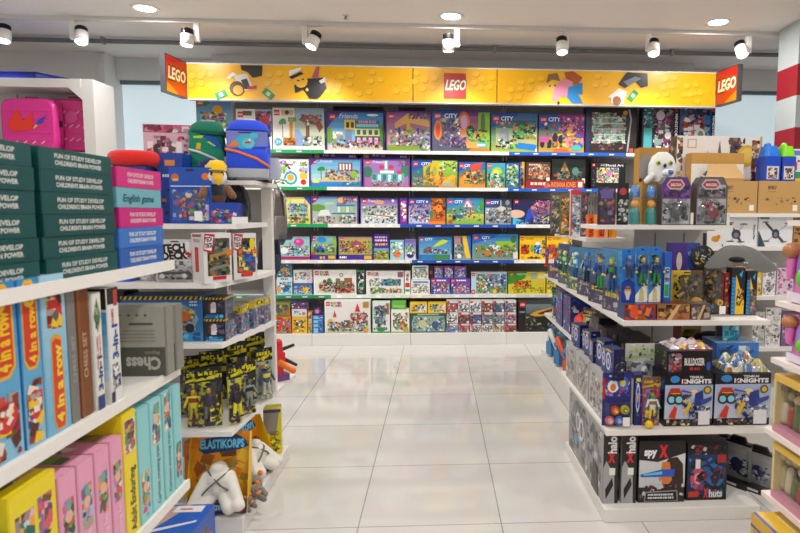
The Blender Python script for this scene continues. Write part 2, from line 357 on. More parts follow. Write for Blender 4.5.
# ================================================================ WALL DISPLAY WITH THE YELLOW HEADER
SZ = [1.915, 1.557, 1.193, .835, .484, .12]
x1, x2, x3 = P(312, 342, 5.82).x, P(410.5, 342, 5.82).x, P(506.5, 342, 5.82).x
BX = [x1-(x2-x1), x1, x2, x3, x3+(x3-x2), 2.69]
STR = [[(190, 270, 'e8e6e2'), (270, 324, '1fa05c'), (324, 509, 'e8e6e2'), (509, 626, '1f5fc4'), (626, 712, 'e8e6e2')],
       [(270, 327, '1fa05c'), (327, 508, 'e8e6e2'), (508, 599, '1f5fc4'), (599, 712, 'e8e6e2')],
       [(282, 328, '12a45a'), (328, 400, 'e8e6e2'), (400, 516, '1c4fb0'), (516, 700, 'e8e6e2')],
       [(200, 412, 'e8e6e2'), (412, 514, '1c4fb0'), (514, 700, 'e8e6e2')],
       [(200, 331, '2b9a5a'), (331, 409, 'dfe9de'), (409, 700, 'e8e6e2')], []]
STY = [154, 190, 227, 264, 299]
BN = ['leftmost bay behind the school backpacks', 'bay second from left', 'middle bay under the central red logo', 'bay just right of the middle', 'rightmost bay beside the glass wall']
for i in range(5):
    a, c = BX[i]+.001, BX[i+1]-.001; xm = (a+c)/2
    t = thing('display_shelving', 'white wall shelving full of construction toy boxes, '+BN[i], 'shelving', 'wall display shelving bays', (xm, 5.82, 0)); A, Z = a-xm, c-xm
    MB().box(A, 0, 0, Z, .53, .119, 'eae8e4', ME).build('plinth', t, .003)
    MB().box(A, .53, .0, Z, .56, 2.63, '918d8a', ME).build('back_panel', t)
    for q in (A, Z-.03):
        mb = MB(); mb.box(q, .5, .12, q+.03, .53, 2.63, 'a7a4a2', ME)
        for k in range(24): mb.box(q+.012, .4985, .2+k*.1, q+.018, .5, .24+k*.1, '333', ME)
        mb.build('upright', t)
    for j, z in enumerate(SZ[:5]):
        mb = MB(); mb.box(A, .15, z-.02, Z, .53, z, 'd8d5d1', ME); mb.box(A, .13, z-.026, Z, .15, z+.003, 'edebe7', ME)
        for q in (A+.01, Z-.02): mb.prism([(q, .3), (q+.008, .3), (q+.008, .5), (q, .5)], z-.07, z-.02, 'ccc', ME)
        sh = mb.build('shelf', t)
        for (p0, p1, cl) in STR[j]:
            xa = max(P(p0, STY[j], 5.95).x, a)-xm; xb = min(P(p1, STY[j], 5.95).x, c)-xm
            if xb-xa < .02: continue
            mb = MB(); mb.box(xa, .125, z-.03, xb, .1295, z+.004, cl, PL)
            ar = Art(mb, (xa, .125, z-.03), (xb-xa, 0, 0), (0, 0, .034), PL); n = int((xb-xa)/.16)
            for k in range(n):
                u = (k+.3)/n
                if cl in ('e8e6e2', 'dfe9de'): ar.r(u, .12, u+.05/(xb-xa), .88, 'fbfaf6')
                else: ar.r(u, .3, u+.05/(xb-xa), .65, 'e8eef4')
            mb.build('price_strip', sh)
# header sign
SY = 5.7; H0 = P(187, 97.5, SY); H1 = P(187, 63, SY); HR = P(716, 106, SY).x; ZB, ZT = 2.348, 2.658
t = thing('header_sign', 'long yellow lightbox sign with toy figures and red square logo', 'sign', None, ((H0.x+HR)/2, SY, ZB)); xm = (H0.x+HR)/2
def spx(px): return P(px, 85, SY).x-xm
fr = MB(); a, c = H0.x-xm, HR-xm
fr.box(a, .001, -.012, c, .07, 0, 'c8c6c2', ME); fr.box(a, .001, ZT-ZB, c, .07, ZT-ZB+.012, 'd8d6d2', ME); fr.box(a, .05, 0, c, .06, ZT-ZB, 'bbb', ME)
fr.build('sign_frame', t)
for q in (a+.3, (a+c)/2, c-.3): MB().box(q-.015, .06, .12, q+.015, .649, .15, 'b0aeac', ME).build('bracket', t)
def bumps(A, pts, k=.1):
    for x, y in pts:
        for i in range(2):
            for j in range(2):
                cx, cy = x+(i-.5)*.3*A.H/A.W+(j-.5)*.06*A.H/A.W, y+(j-.5)*.26+(i-.5)*.05
                if not .13 < cy < .88: continue
                A.e_(cx+.02*A.H/A.W, cy-.03, .105*A.H/A.W, .085, 'e0a008', 14, .00002); A.e_(cx, cy, .1*A.H/A.W, .08, 'fac22a', 14, .00002)
def panel(p0, p1, fn):
    q0, q1 = spx(p0)+.004, spx(p1)-.004; mb = MB(); mb.box(q0, 0, 0, q1, .05, ZT-ZB, 'f6b60a', PL)
    A = Art(mb, (q0, 0, 0), (q1-q0, 0, 0), (0, 0, ZT-ZB), PL); A.px = lambda x: (x-p0)/(p1-p0); fn(A, A.px); mb.build('sign_panel', t)
def bill(A, u, v, rot):
    k = A.H; ca, sa = math.cos(rot), math.sin(rot)
    A.p([(u+(x*ca-y*sa)*k/A.W, v+(x*sa+y*ca)) for x, y in ((-.17, -.1), (.17, -.1), (.17, .1), (-.17, .1))], '1f8a4a')
    A.p([(u+(x*ca-y*sa)*k/A.W, v+(x*sa+y*ca)) for x, y in ((-.06, -.06), (.06, -.06), (.06, .06), (-.06, .06))], 'a5d8a5')
def pan1(A, x):
    bumps(A, [(x(196), .55), (x(206), .8), (x(272), .62), (x(344), .6), (x(376), .75), (x(362), .12), (x(400), .2), (x(330), .15)])
    for k in range(14): A.e(R.random(), R.random(), .012, '8a5a10')
    # tumbling figure with curly hair, legs up
    A.p([(x(240), .98), (x(262), .98), (x(261), .68), (x(252), .62), (x(247), .78), (x(241), .84)], '211f1f')
    A.p([(x(233), .68), (x(246), .74), (x(253), .3), (x(240), .22)], 'e9e6e0'); A.p([(x(240), .55), (x(246), .6), (x(250), .3), (x(244), .28)], '333')
    A.e_(x(236), .3, .034, .22, '5b3a1c'); A.e_(x(237), .26, .022, .14, 'e8a532'); A.p([(x(246), .36), (x(256), .4), (x(255), .3), (x(247), .28)], 'c22')
    A.p([(x(229), .58), (x(236), .72), (x(232), .78), (x(226), .6)], 'eee')
    bill(A, x(220), .12, .4); bill(A, x(267), .16, -.7)
    # policeman lying in the air
    A.p([(x(293), .42), (x(306), .62), (x(322), .66), (x(326), .36), (x(318), .08), (x(308), .04), (x(302), .3), (x(294), .2)], '1d1c1e')
    A.p([(x(310), .04), (x(317), .04), (x(315), .28), (x(309), .25)], '1d1c1e'); A.e_(x(300), .55, .03, .2, 'f0b52a')
    A.p([(x(288), .68), (x(300), .86), (x(301), .96), (x(288), .84)], 'ece9e4'); A.p([(x(288), .66), (x(300), .82), (x(303), .76), (x(291), .6)], '1a1a1c')
    A.p([(x(311), .66), (x(316), .98), (x(319), .98), (x(317), .62)], 'b05a6a'); A.p([(x(318), .56), (x(325), .68), (x(325), .54), (x(320), .48)], 'e8e6e2')
    A.r(x(296), .54, x(298.5), .58, '222'); A.r(x(301), .58, x(303), .62, '222'); A.e_(x(306), .3, .006, .05, 'e8c54a')
def pan2(A, x):
    bumps(A, [(x(420), .75), (x(428), .55), (x(480), .75), (x(486), .6)]); A.r(x(443.5), .1, x(466), .86, 'd11f24')
    A.t('LEGO', x(444.3), .36, .31, '111', .255, sh=.18, bold=.07); A.t('LEGO', x(444.8), .37, .29, 'f6d21b', .245, sh=.18, bold=.045); A.t('LEGO', x(445), .375, .28, 'fff', .24, sh=.18, bold=.015)
    for k in range(7): A.e(R.random(), R.random()*.5, .014, '7a4c10')
def pan3(A, x):
    bumps(A, [(x(526), .78), (x(534), .6), (x(514), .3), (x(600), .75), (x(668), .7), (x(690), .5), (x(694), .25), (x(660), .2)])
    for k in range(12): A.e(R.random(), R.random(), .012, '8a5a10')
    A.p([(x(563), .95), (x(572), .98), (x(581), .8), (x(576), .55), (x(566), .62)], 'b0561c')
    A.e_(x(551), .55, .028, .2, 'f2b92c'); A.p([(x(545), .6), (x(547), .88), (x(556), .92), (x(559), .68), (x(551), .72)], '8a6a44')
    A.p([(x(553), .5), (x(563), .78), (x(572), .66), (x(567), .2), (x(556), .22)], 'e08aa0'); A.p([(x(553), .46), (x(558), .4), (x(557), .06), (x(551), .1)], 'e08aa0')
    A.p([(x(567), .5), (x(581), .66), (x(581.5), .3), (x(577), .3), (x(582), .03), (x(571), .02), (x(566), .2)], '2484c8')
    A.r(x(548), .5, x(549.5), .56, '222'); A.r(x(553), .52, x(554.5), .58, '222'); A.e_(x(557.5), .03, .006, .05, '222')
    A.p([(x(617), .62), (x(625), .98), (x(646), .96), (x(647), .58), (x(640), .52), (x(634), .72), (x(624), .5)], '24262a')
    A.p([(x(622), .7), (x(634), .86), (x(640), .8), (x(627), .56)], '777a80')
    A.p([(x(610), .3), (x(618), .5), (x(626), .4), (x(622), .02), (x(610), .04)], 'f1efea'); A.e_(x(616), .12, .02, .14, '9a5a24'); A.p([(x(606), .2), (x(611), .34), (x(613), .22)], 'eee')
    bill(A, x(632), .28, .9)
panel(187, 413, pan1); panel(413, 497, pan2); panel(497, 716, pan3)
def fin(px, sgn, label):
    x = P(px, 85, SY).x; t = thing('side_sign', label, 'sign', 'red end signs of the yellow header', (x, SY, ZB-.008))
    h = ZT-ZB+.02; ox, oy = sgn*.045, -.33; nx, ny = (.045, -.0) if sgn > 0 else (-.045, 0)
    mb = MB(); pts = [(0, 0), (ox, oy), (ox+sgn*.05, oy+.01), (sgn*.05, 0)] 
    mb.prism(pts if sgn > 0 else pts[::-1], 0, h, '4a4a4c', ME); mb.build('sign_case', t)
    mb = MB()
    if sgn > 0: o, u = (-.001, -.002, 0), (ox, oy, 0)
    else: o, u = (ox+.001, oy, 0), (-ox, -oy-.002, 0)
    A = Art(mb, o, u, (0, 0, h), PL); A.g(.03, .03, .97, .97, 'c9451c', 'd2201c', 5); A.p([(.03, .03), (.6, .03), (.03, .3)], 'd98a1e') if sgn < 0 else A.p([(.97, .03), (.97, .3), (.4, .03)], 'd98a1e')
    A.t('LEGO', .1, .38, .33, '111', .84, sh=.1, bold=.08); A.t('LEGO', .11, .395, .3, 'f6d21b', .82, sh=.1, bold=.05); A.t('LEGO', .115, .4, .29, 'fff', .8, sh=.1, bold=.015)
    mb.build('sign_face', t)
fin(187, -1, 'red square end sign projecting at the left end of the yellow header'); fin(716, 1, 'red square end sign projecting at the right end of the yellow header')
# ---------------------------------------------------------------- boxes on the wall display
YB = 6.0; G1 = 'construction toy boxes on the wall display'
def wb(row, p0, t0, p1, label, art, base='ccc', d=.1, zb=None, Y=YB, name='toy_set_box', group=G1, side=None, b0=None):
    if row == 5: Y = 5.845
    zz = SZ[row] if zb is None else (zb if zb < 3 else P((p0+p1)/2, zb, Y).z)
    tp = P((p0+p1)/2, t0, Y).z; a, c = P(p0, t0+15, Y).x+.002, P(p1, t0+15, Y).x-.002
    if row == 5 and zb is None: zz = .1195
    return carton(name, label, 'toy box', ((a+c)/2, Y, zz), c-a, d, max(tp-zz, .03), 0, art, base, side, side, group=group)
CITY = 'd33 e8a 2a7 fff 456 f90 39c 753 fd3'
def cityart(sky, gnd, extra=None, pal=CITY, n=46, box=(.1, .12, .95, .8), corner='1c4fa8'):
    def f(A):
        A.g(0, 0, 1, 1, gnd, sky, 7); A.p([(0, 1), (.62, 1), (.4, .8), (0, .62)], corner); A.lg(.04, .78, .15); A.t('CITY', .21, .81, .1, 'fff')
        A.s(*box, pal, n, (.03, .1))
        if extra: extra(A)
    return f
def framed(edge, fn):
    def f(A): fn(A); A.r(0, 0, .025, 1, edge); A.r(.975, 0, 1, 1, edge); A.r(0, .96, 1, 1, edge)
    return f
def palm(A, a, b, h, c='2a8a3c', tr='7a5a30'):
    A.r(a-.008, b, a+.008, b+h, tr); [A.e_(a+dx, b+h+dy, .035, .05, c) for dx, dy in ((-.04, 0), (.04, .01), (0, .05), (-.02, .03), (.03, .05))]
def tree(A, a, b, h, c, tr='6a4426'):
    A.r(a-.012, b, a+.012, b+h*.5, tr); [A.e(a+dx*h*A.H/A.W, b+h*(.6+dy), h*.22, c) for dx, dy in ((-.2, 0), (.2, .02), (0, .2), (0, 0), (.1, .15))]
# row 1 -----------------------------------------------------------
def b11(A): A.g(0, .35, 1, 1, '7fb5c4', '5b86c0'); A.r(0, 0, 1, .42, 'efe7dc'); A.p([(0, 1), (.45, 1), (.3, .86), (0, .84)], '2f8f3f'); A.lg(.03, .86, .12); A.e(.6, .78, .1, 'e8a62a'); A.s(.1, .45, .9, .75, 'e9a 8c5 d62 3a7 fd6 85a', 40); A.s(.1, .1, .9, .38, 'c44 eee ddd 7ab', 14); A.r(.0, 0, 1, .03, 'c8a')
wb(0, 196, 99, 232, 'pale box with animals and green top corner, partly behind the green school backpack', b11, 'e9e4dc')
def b12(A):
    A.g(0, 0, 1, 1, 'f2ede4', 'ece9ea'); A.lg(.05, .8, .13); A.r(.2, .84, .45, .95, '6b5a45'); A.r(.55, .35, 1, 1, '8ebfd6'); A.s(.55, .35, 1, .95, 'c33 24a b22 d66 57c e8e', 40, (.05, .14)); A.e(.48, .66, .08, 'd2559a'); A.s(.42, .1, .95, .4, 'c44 d93 358 a53', 20)
    A.p([(.62, .55), (.7, .85), (.86, .72), (.95, .9), (.92, .6), (.78, .48)], 'c02a2a')
wb(0, 236, 109, 271.5, 'white box with a red and blue climbing robot, right behind the blue school backpack', b12, 'eee')
def b13(A):
    A.r(0, 0, 1, 1, 'efece2'); A.r(.42, .72, 1, 1, '9fb9c8'); A.g(.42, .14, 1, .72, 'cfd6b0', 'a9bfae'); A.p([(.4, .1), (.7, .1), (.5, .5), (.42, .5)], '8fa8d8'); A.lg(.03, .82, .13); A.r(.17, .82, .4, .95, 'd8b48a'); A.e(.28, .89, .05, '332')
    palm(A, .19, .3, .35, '5d9a55', '6a8a50'); A.r(.32, .2, .4, .74, 'e3a63a'); A.r(.3, .68, .46, .78, '6a9a4a'); A.r(.34, .2, .37, .7, 'c8842a'); A.e(.36, .72, .05, '9aa050')
    A.r(.64, .3, .71, .66, '8a4a3a'); A.p([(.5, .72), (.62, .84), (.86, .82), (.98, .56), (.9, .42), (.84, .6), (.6, .66)], '9a4440'); A.e(.68, .66, .07, 'eee'); A.e(.65, .68, .03, '222'); A.e(.71, .68, .03, '222')
    A.s(.58, .12, .95, .34, 'eee 333 8a6 aaa 465 ddd', 24, (.04, .1)); A.s(.2, .12, .45, .3, 'd8762a e8a64a c86a30', 22, (.05, .12)); A.e(.1, .2, .09, '49b4d8'); A.t('3+', .065, .165, .07, 'fff')
    A.s(.55, .6, .95, .85, 'b55 733 5a6 c88', 16)
wb(0, 272.5, 108, 324.5, 'white box with giraffe and panda under jungle trees', b13, 'eceae2')
def b14(A):
    A.g(0, .12, 1, 1, '9fcbe0', '2b7fc0'); A.r(0, 0, 1, .14, 'd9cdb4'); A.p([(0, 1), (.3, 1), (.1, .72), (0, .5)], '4b2d82'); A.lg(.07, .78, .14); A.t('Friends', .23, .82, .11, 'd8c3ea', sh=.2)
    A.e_(.06, .38, .07, .2, '6a9a34'); A.e_(.96, .4, .05, .3, '4f9030'); A.r(.33, .16, .44, .72, '6f88a8'); A.r(.32, .54, .5, .78, 'f3c41c'); A.r(.35, .58, .4, .72, '333'); A.r(.43, .58, .48, .72, '444')
    A.r(.5, .58, .92, .76, '1f6f86'); A.r(.52, .6, .9, .68, '8ed0dc'); A.r(.5, .38, .92, .56, 'd7d858'); A.r(.5, .18, .92, .38, '3c4a68'); A.ln(.56, .7, .3, .06, 'f08ab0')
    for k in range(4): A.r(.53+k*.1, .41, .59+k*.1, .53, '2a5a88'); A.r(.53+k*.1, .21, .59+k*.1, .34, 'e8b0c0')
    A.s(.1, .08, .95, .28, 'd85 333 c5a fff 7a4 e93 95b', 46, (.03, .09)); A.s(.12, .3, .3, .48, 'ddc ccb eed', 12, (.06, .14)); A.e_(.8, .9, .1, .03, 'e8f2f8')
wb(0, 325.5, 111, 384.5, 'purple edged box with a yellow and teal three storey street shop', framed('3a2468', b14), '3a2468')
wb(0, 333, 106.5, 383, 'dark box behind the yellow and teal street shop, only its top edge showing', None, '231a30', zb=SZ[0]+.0, Y=6.105, d=.2)
def b15(A):
    A.g(0, .1, 1, 1, 'e0a69c', '8c4f9a'); A.r(0, 0, 1, .16, '86a838'); A.lg(.06, .8, .14); A.p([(.2, .7), (.5, .95), (1, .75), (1, .6), (.5, .72), (.2, .56)], 'e6b060'); A.s(.5, .8, 1, 1, '57326e 7a4a86 b88 462', 24)
    A.e_(.52, .5, .1, .12, 'd8a06a'); A.r(.46, .52, .54, .72, 'e8b82a'); A.r(.3, .28, .78, .4, '8a6a90'); A.s(.1, .2, .98, .56, 'eee 6a4 5cc 735 c95 fdd 888 59a', 80, (.03, .08)); A.e_(.3, .5, .03, .09, '5a3a9a'); A.e_(.72, .5, .03, .09, '5a3a9a')
    A.s(.2, .14, .9, .3, 'a44 eee 5a5 d8b 777', 40, (.03, .08)); A.s(.75, .02, 1, .5, '7b4fd0 9ad eee 5c8', 18)
wb(0, 385.5, 111, 431, 'box with a fairground carousel under a pink and gold sky', framed('5a3a86', b15), '4b2d72')
wb(0, 398, 107.5, 425, 'dark purple box behind the fairground carousel, only its top edge showing', None, '3a1a3c', Y=6.105, d=.2)
def b16x(A):
    A.g(.46, .1, .8, 1, 'f0b050', '6b2a7c'); A.r(.8, .1, 1, .95, '8fbf3a'); A.e_(.1, .52, .07, .24, 'f08a1c'); A.e_(.1, .52, .04, .17, 'e8402a'); A.e_(.88, .7, .04, .24, '557a40'); A.e_(.55, .72, .1, .25, 'e8792a'); A.e_(.55, .72, .06, .17, 'd8a8d8'); A.e_(.66, .5, .07, .14, '333')
    A.s(.18, .35, .5, .8, 'fff f5c542 d55 45a', 24); A.s(.28, .1, .6, .36, '336 57a 444 e8b', 30, (.05, .1)); A.s(.6, .25, .98, .55, '3a4 222 c93 7c5', 26); A.p([(.6, 0), (1, 0), (1, .1), (.68, .1)], 'f07a1c'); A.r(.78, .12, .95, .24, '5ab7c0'); A.ln(.79, .15, .13, .05, 'fff')
wb(0, 432, 110, 490, 'blue cornered box with orange rocket, stunt arch and green right strip', cityart('3a56a0', '5a5a6e', b16x), '2a4a90')
def b17x(A):
    A.g(.1, .1, 1, .62, 'cbb76a', '8fb89a'); A.e_(.28, .45, .11, .15, '9aa0a8'); A.e_(.35, .4, .05, .1, '8a9098'); A.r(.22, .22, .26, .38, '8a9098'); A.r(.34, .22, .38, .36, '8a9098'); A.p([(.5, .12), (.95, .06), (1, .2), (.6, .26)], '1a7ed0'); A.r(.4, .78, .98, .81, '34506e'); A.e_(.66, .72, .1, .07, '465a48')
    A.s(.46, .34, .97, .72, '3b6 c94 6a3 b55 234 ed9', 54, (.04, .1)); A.s(.1, .1, .55, .34, '4a8 eee a54 6c4 333', 30); A.r(.96, 0, 1, .1, 'fff')
wb(0, 491, 113, 537.5, 'blue cornered box with elephant, helicopter and safari rescue camp', cityart('2f62a4', '9fb64a', b17x), '2a5aa0')
def b18x(A):
    A.p([(.4, 1), (1, 1), (1, .3), (.6, .55)], '8a2a86'); A.e_(.72, .6, .12, .16, 'f0b41c'); A.s(.45, .5, 1, .95, 'b03a9a d85 f5c 6a3a9a eee', 40); A.s(.3, .15, .98, .5, 'f0a020 e8601c fd3 e8d 2a6fc0', 44, (.05, .12)); A.e_(.36, .4, .06, .12, '222'); A.e_(.48, .35, .05, .11, '222'); A.e_(.08, .24, .05, .11, '222'); A.e_(.24, .24, .05, .11, '222')
    A.r(.02, .28, .22, .4, 'd04a9a'); A.p([(.3, .02), (.7, .02), (.62, .12), (.36, .12)], 'f06a1c'); A.r(.72, .08, .92, .2, '4abcc0')
wb(0, 538.5, 114, 584.5, 'box with black wheeled monster trucks on a magenta and yellow arena', cityart('1f4fa0', 'c9a040', b18x, n=20), '2a3a80')
def b19(A):
    A.g(0, 0, 1, 1, '2a1f1c', '332622'); A.e_(.44, .55, .32, .34, '8fa89c'); A.s(.12, .22, .8, .88, '9cc 7b9 cdb b98 dcc 6a8', 90, (.04, .1))
    for k in range(5): A.r(.2, .28+k*.12, .78, .3+k*.12, 'dcd4cc')
    for k in range(5): A.r(.22+k*.13, .26, .225+k*.13, .86, '6a5248')
    A.r(.0, .0, .08, 1, '1c2a5e'); A.p([(.82, .95), (.86, .95), (.9, .75), (.84, .05), (.81, .05), (.87, .74)], 'aab0b8'); A.e(.77, .88, .05, 'd8a83a'); A.s(.25, .08, .75, .22, '433 a66 655', 14); A.r(.86, .03, .94, .12, 'c8553a')
wb(0, 585.5, 107, 637, 'dark brown box with a mint and white cutaway multi-deck spaceship', b19, '231a18')
def b1a(A):
    A.g(0, 0, 1, 1, '2a1c34', '3b2440'); A.r(.05, .1, .28, .55, '4fb0b4'); A.r(.08, .6, .3, .98, '2a6a8a'); A.s(.03, .55, .4, .98, '3a8a9a 244 9cc 2a5', 24); A.s(.3, .1, .85, .95, '6a2a5a ccd4d8 8a3a6a e0e4e6 432 9a4a7a', 70, (.05, .13)); A.e_(.5, .82, .12, .1, 'd8d4d8'); A.e_(.72, .4, .09, .08, 'e2e2dc'); A.r(.35, .2, .55, .32, '8fa8a0'); A.r(.87, 0, 1, 1, '161418'); A.tv('MINDSTORMS', .91, .86, .07, 'fff', .6, up=False); A.r(.89, .9, .98, .98, 'c8201c')
wb(0, 642, 107, 678.5, 'tall dark plum box with a white robot, standing left of the blue robot box', b1a, '1d1620', name='robot_kit_box')
def b1b(A):
    A.g(0, 0, 1, 1, '1c4a8a', '1f6ab8'); A.s(.05, .05, .85, .98, '2a7ed0 e86a3a e8eef4 134 6ab8e8 c84a2a 0f3a70', 80, (.06, .16)); A.r(.12, .5, .34, .56, 'eef'); A.r(.12, .42, .34, .47, 'eef'); A.e_(.58, .42, .16, .14, 'ecebe6'); A.e_(.6, .42, .08, .08, '7a9a8a'); A.r(.9, 0, 1, 1, '14203c'); A.tv('MINDSTORMS', .93, .82, .06, 'fff', .6, up=False); A.r(.9, .9, .99, .98, 'd03a20')
wb(0, 679.5, 107, 715, 'tall blue robot box at the right end of the top shelf', b1b, '1a3a6a', name='robot_kit_box')
# row 2 -----------------------------------------------------------
def b21(A):
    A.r(0, 0, 1, 1, 'edf2ee'); A.r(.7, .02, .73, .98, 'cdd'); A.s(.05, .5, .65, .95, 'e8d 9c4 d9e4ee f0c bde', 26, (.06, .14)); A.e(.32, .66, .09, '8bc834'); A.r(.3, .48, .35, .62, '6a9a3a'); A.e(.5, .32, .24, '2aa0b4'); A.e(.5, .32, .17, 'bfe0e4'); A.e(.5, .34, .12, 'f0a832'); A.e(.18, .34, .13, 'e8ecec'); A.e(.17, .36, .04, '333'); A.s(.05, .06, .4, .3, 'dde 7b5 556 fff', 18)
    A.e(.85, .18, .1, 'd8261c'); A.r(.76, .3, .95, .5, 'f0c040'); A.e(.85, .82, .07, '8a4'); A.r(.76, .55, .97, .7, 'aab4dc'); A.e(.12, .86, .06, 'e83'); A.s(.74, .5, .98, .98, 'e55 7b4 fd5 99c', 10); A.t('1+', .03, .03, .1, '2a8')
wb(1, 272, 159, 309, 'white box with a cow and a big teal ring on a toy farm', b21, 'e8ece8')
def b22(A):
    A.g(0, .2, 1, 1, 'bfe0d8', '4aa0d0'); A.g(0, 0, 1, .24, '1f74c4', '3a98d8'); A.p([(.2, .2), (.9, .2), (1, .3), (.6, .44), (.25, .36)], 'd8c48a'); A.lg(.05, .8, .15); A.t('Friends', .2, .86, .1, 'e0c8f0', sh=.2); A.p([(0, 1), (.15, 1), (0, .7)], '4b2d82'); palm(A, .22, .28, .34)
    A.r(.55, .56, .82, .86, '9a3a30')
    for k in range(4): A.r(.575+k*.06, .6, .61+k*.06, .82, 'd8e8ea')
    A.s(.3, .26, .95, .62, '6a8 c85 8ab ed9 735 a5b d94', 64, (.04, .1)); A.e_(.12, .2, .08, .05, 'f0e04a'); A.s(.6, .1, .95, .2, '48a fff 3b8', 12); A.e_(.85, .45, .07, .12, '8ac040')
wb(1, 309.5, 158.5, 362, 'box with a red framed beach house beside blue sea', framed('5a3a9a', b22), '4a2f8a')
def b23(A):
    A.g(0, 0, 1, 1, 'b86aa0', '9a7ac8'); A.e_(.1, .55, .1, .2, '3a7a5a'); A.e_(.9, .58, .1, .2, '3a8068'); A.lg(.05, .8, .15); A.t('Friends', .2, .85, .1, 'f4d0ec', sh=.2); A.r(.18, .16, .88, .5, '5fb0b4'); A.r(.36, .5, .66, .6, 'dfe6e2'); A.r(.45, .6, .53, .95, '8fc4c8'); A.r(.47, .66, .51, .92, 'eee'); A.e_(.4, .72, .06, .07, 'd03a5a'); A.e_(.6, .72, .06, .07, 'd03a5a'); A.e_(.78, .54, .06, .06, 'c83a4a')
    for k in range(6): A.r(.2+k*.11, .22, .27+k*.11, .46, 'd8eef0' if k % 2 else '2f7f8c')
    A.s(.18, .06, .9, .3, 'fff 8ab d8a 555 c4a 9dd', 44, (.03, .09)); A.r(.1, 0, .95, .05, 'c9485a'); A.s(.72, .7, 1, .98, '864 a69 c8a d9d', 16)
wb(1, 363, 159, 410, 'purple edged box with a teal hospital building and pink sky', framed('6a3a9a', b23), '5a2f86')
def tick(txt):
    def f(A): A.r(0, 0, 1, 1, '4f2a92'); A.r(.06, .1, .16, .9, 'e8b81c'); A.ln(.24, .35, .14, .35, 'e9dff4'); A.r(.42, .3, .5, .75, 'c8b088'); A.ln(.82, .2, .14, .3, 'fff'); A.r(.19, 0, .2, 1, '2a1860')
    return f
wb(1, 312, 152.5, 357.5, 'thin purple box lying behind and above the beach house box', tick('7+ FRIENDS'), '4f2a92', zb=158.3, Y=6.11, d=.12)
wb(1, 361, 152.5, 409, 'thin purple box lying behind and above the teal hospital box', tick('7+ HEART'), '4f2a92', zb=158.8, Y=6.11, d=.12)
# the two thin boxes rest on plain cartons hidden behind the front row
for a, c, tz, nm in ((312, 357.5, 158.5, 'beach house'), (361, 409, 159, 'teal hospital')):
    p, q = P(a, 170, 6.11), P(c, 170, 6.11)
    carton('toy_set_box', 'plain purple carton behind the '+nm+' box, carrying a thin purple box', 'toy box', ((p.x+q.x)/2, 6.112, SZ[1]), q.x-p.x-.01, .11, P((a+c)/2, tz-.1, 6.11).z-SZ[1]-.001, 0, None, '4f2a92', group=G1)
def b24x(A):
    A.g(.25, .08, 1, .78, '5a8a3a', 'a8cf3a'); A.g(.45, .78, 1, .98, 'a8cf3a', 'b4d83a', 2); A.e_(.46, .52, .18, .4, 'f0a018'); A.e_(.42, .5, .12, .3, '3a8a5a'); A.e_(.52, .6, .12, .34, 'f4b81c'); A.e_(.5, .6, .05, .2, '8cb83a'); A.p([(.3, .1), (.95, .1), (.95, .4), (.72, .42), (.55, .2)], 'f3951a'); A.p([(.6, .16), (.9, .5), (.98, .42), (.72, .12)], 'f6b42a'); A.s(.6, .6, 1, .98, '7c3 fff 435 a4c ce5', 26); A.s(.25, .1, .7, .6, 'f5b01c e8881a d87', 26, (.05, .12)); A.s(.02, .1, .3, .4, '4a6 8a8 d9b', 18); A.r(.6, .02, .98, .1, 'f07f1c'); A.r(.68, .1, .9, .2, '6cc0b8')
wb(1, 411.5, 160, 457.5, 'box with a big orange chimpanzee stunt loop', cityart('1f5aa8', '6a7a4a', b24x, n=12), '2252a0')
def b25x(A): A.e_(.3, .28, .26, .24, 'f0951c'); A.p([(.4, .9), (.9, .98), (.7, .6), (.5, .66)], 'd84a2a'); A.s(.2, .15, .98, .7, 'e8a832 3a6 d63 8b4 fd5 567 446', 60, (.05, .12)); A.r(.5, .02, .98, .12, 'f07f1c'); A.e(.35, .45, .07, '222')
wb(1, 458.5, 162, 485.5, 'small box with an orange jaw ramp between two larger city boxes', cityart('2260b0', 'd89028', b25x, n=10), '2252a0')
def b26(A): A.g(0, 0, 1, 1, '3a9a4a', '4a9ac0'); A.lg(.06, .82, .14); A.e_(.55, .6, .3, .24, '9ac83a'); A.e_(.5, .62, .16, .12, 'd8d060'); A.s(.05, .1, .95, .6, '2a7a3a 6cc eee 3a8 f94 2468a8 ac4', 50, (.06, .14)); A.s(.1, .02, .98, .2, 'f84 fff d86', 16)
wb(1, 486.5, 163, 505.5, 'narrow green jungle box left of the lime and blue box on the second shelf', b26, '3a8a4a')
def b27(A): A.g(0, 0, 1, 1, '2a6a9a', '2a5ab0'); A.e_(.4, .55, .36, .2, 'b8d82a'); A.s(.02, .08, .98, .95, '2a7ab8 cde 3a6 c8d832 246 8cc', 60, (.06, .15))
wb(1, 506, 163, 519, 'slim lime and blue box left of the yellow spined box', b27, '2a5a90')
def b28(A): A.r(0, 0, .45, 1, '1f4aa0'); A.r(.45, 0, 1, 1, 'f0a820'); A.s(.1, .1, .9, .9, 'f5c842 3a6ab0 d86a2a 222', 16, (.1, .2))
wb(1, 519.5, 162, 524.5, 'very slim box with a blue and yellow spine on the second shelf', b28, 'f0a820')
def b29(A): A.g(0, .3, 1, 1, '5a3428', '4a2c22'); A.r(0, 0, 1, .3, '9a1f1c'); A.e_(.55, .62, .36, .26, 'b88a6a'); A.s(.12, .35, .98, .92, 'd86a42 c8a888 7a4a3a e8d8c0 8a9a70 a53', 60, (.05, .13)); A.ln(.12, .87, .5, .06, 'e8c8a0'); A.ln(.2, .14, .6, .1, 'f0dcc0'); A.r(.84, .3, .97, .42, 'eee')
wb(1, 525.5, 162, 550.5, 'brown box with an orange dinosaur skeleton and dark red foot band', b29, '43281f')
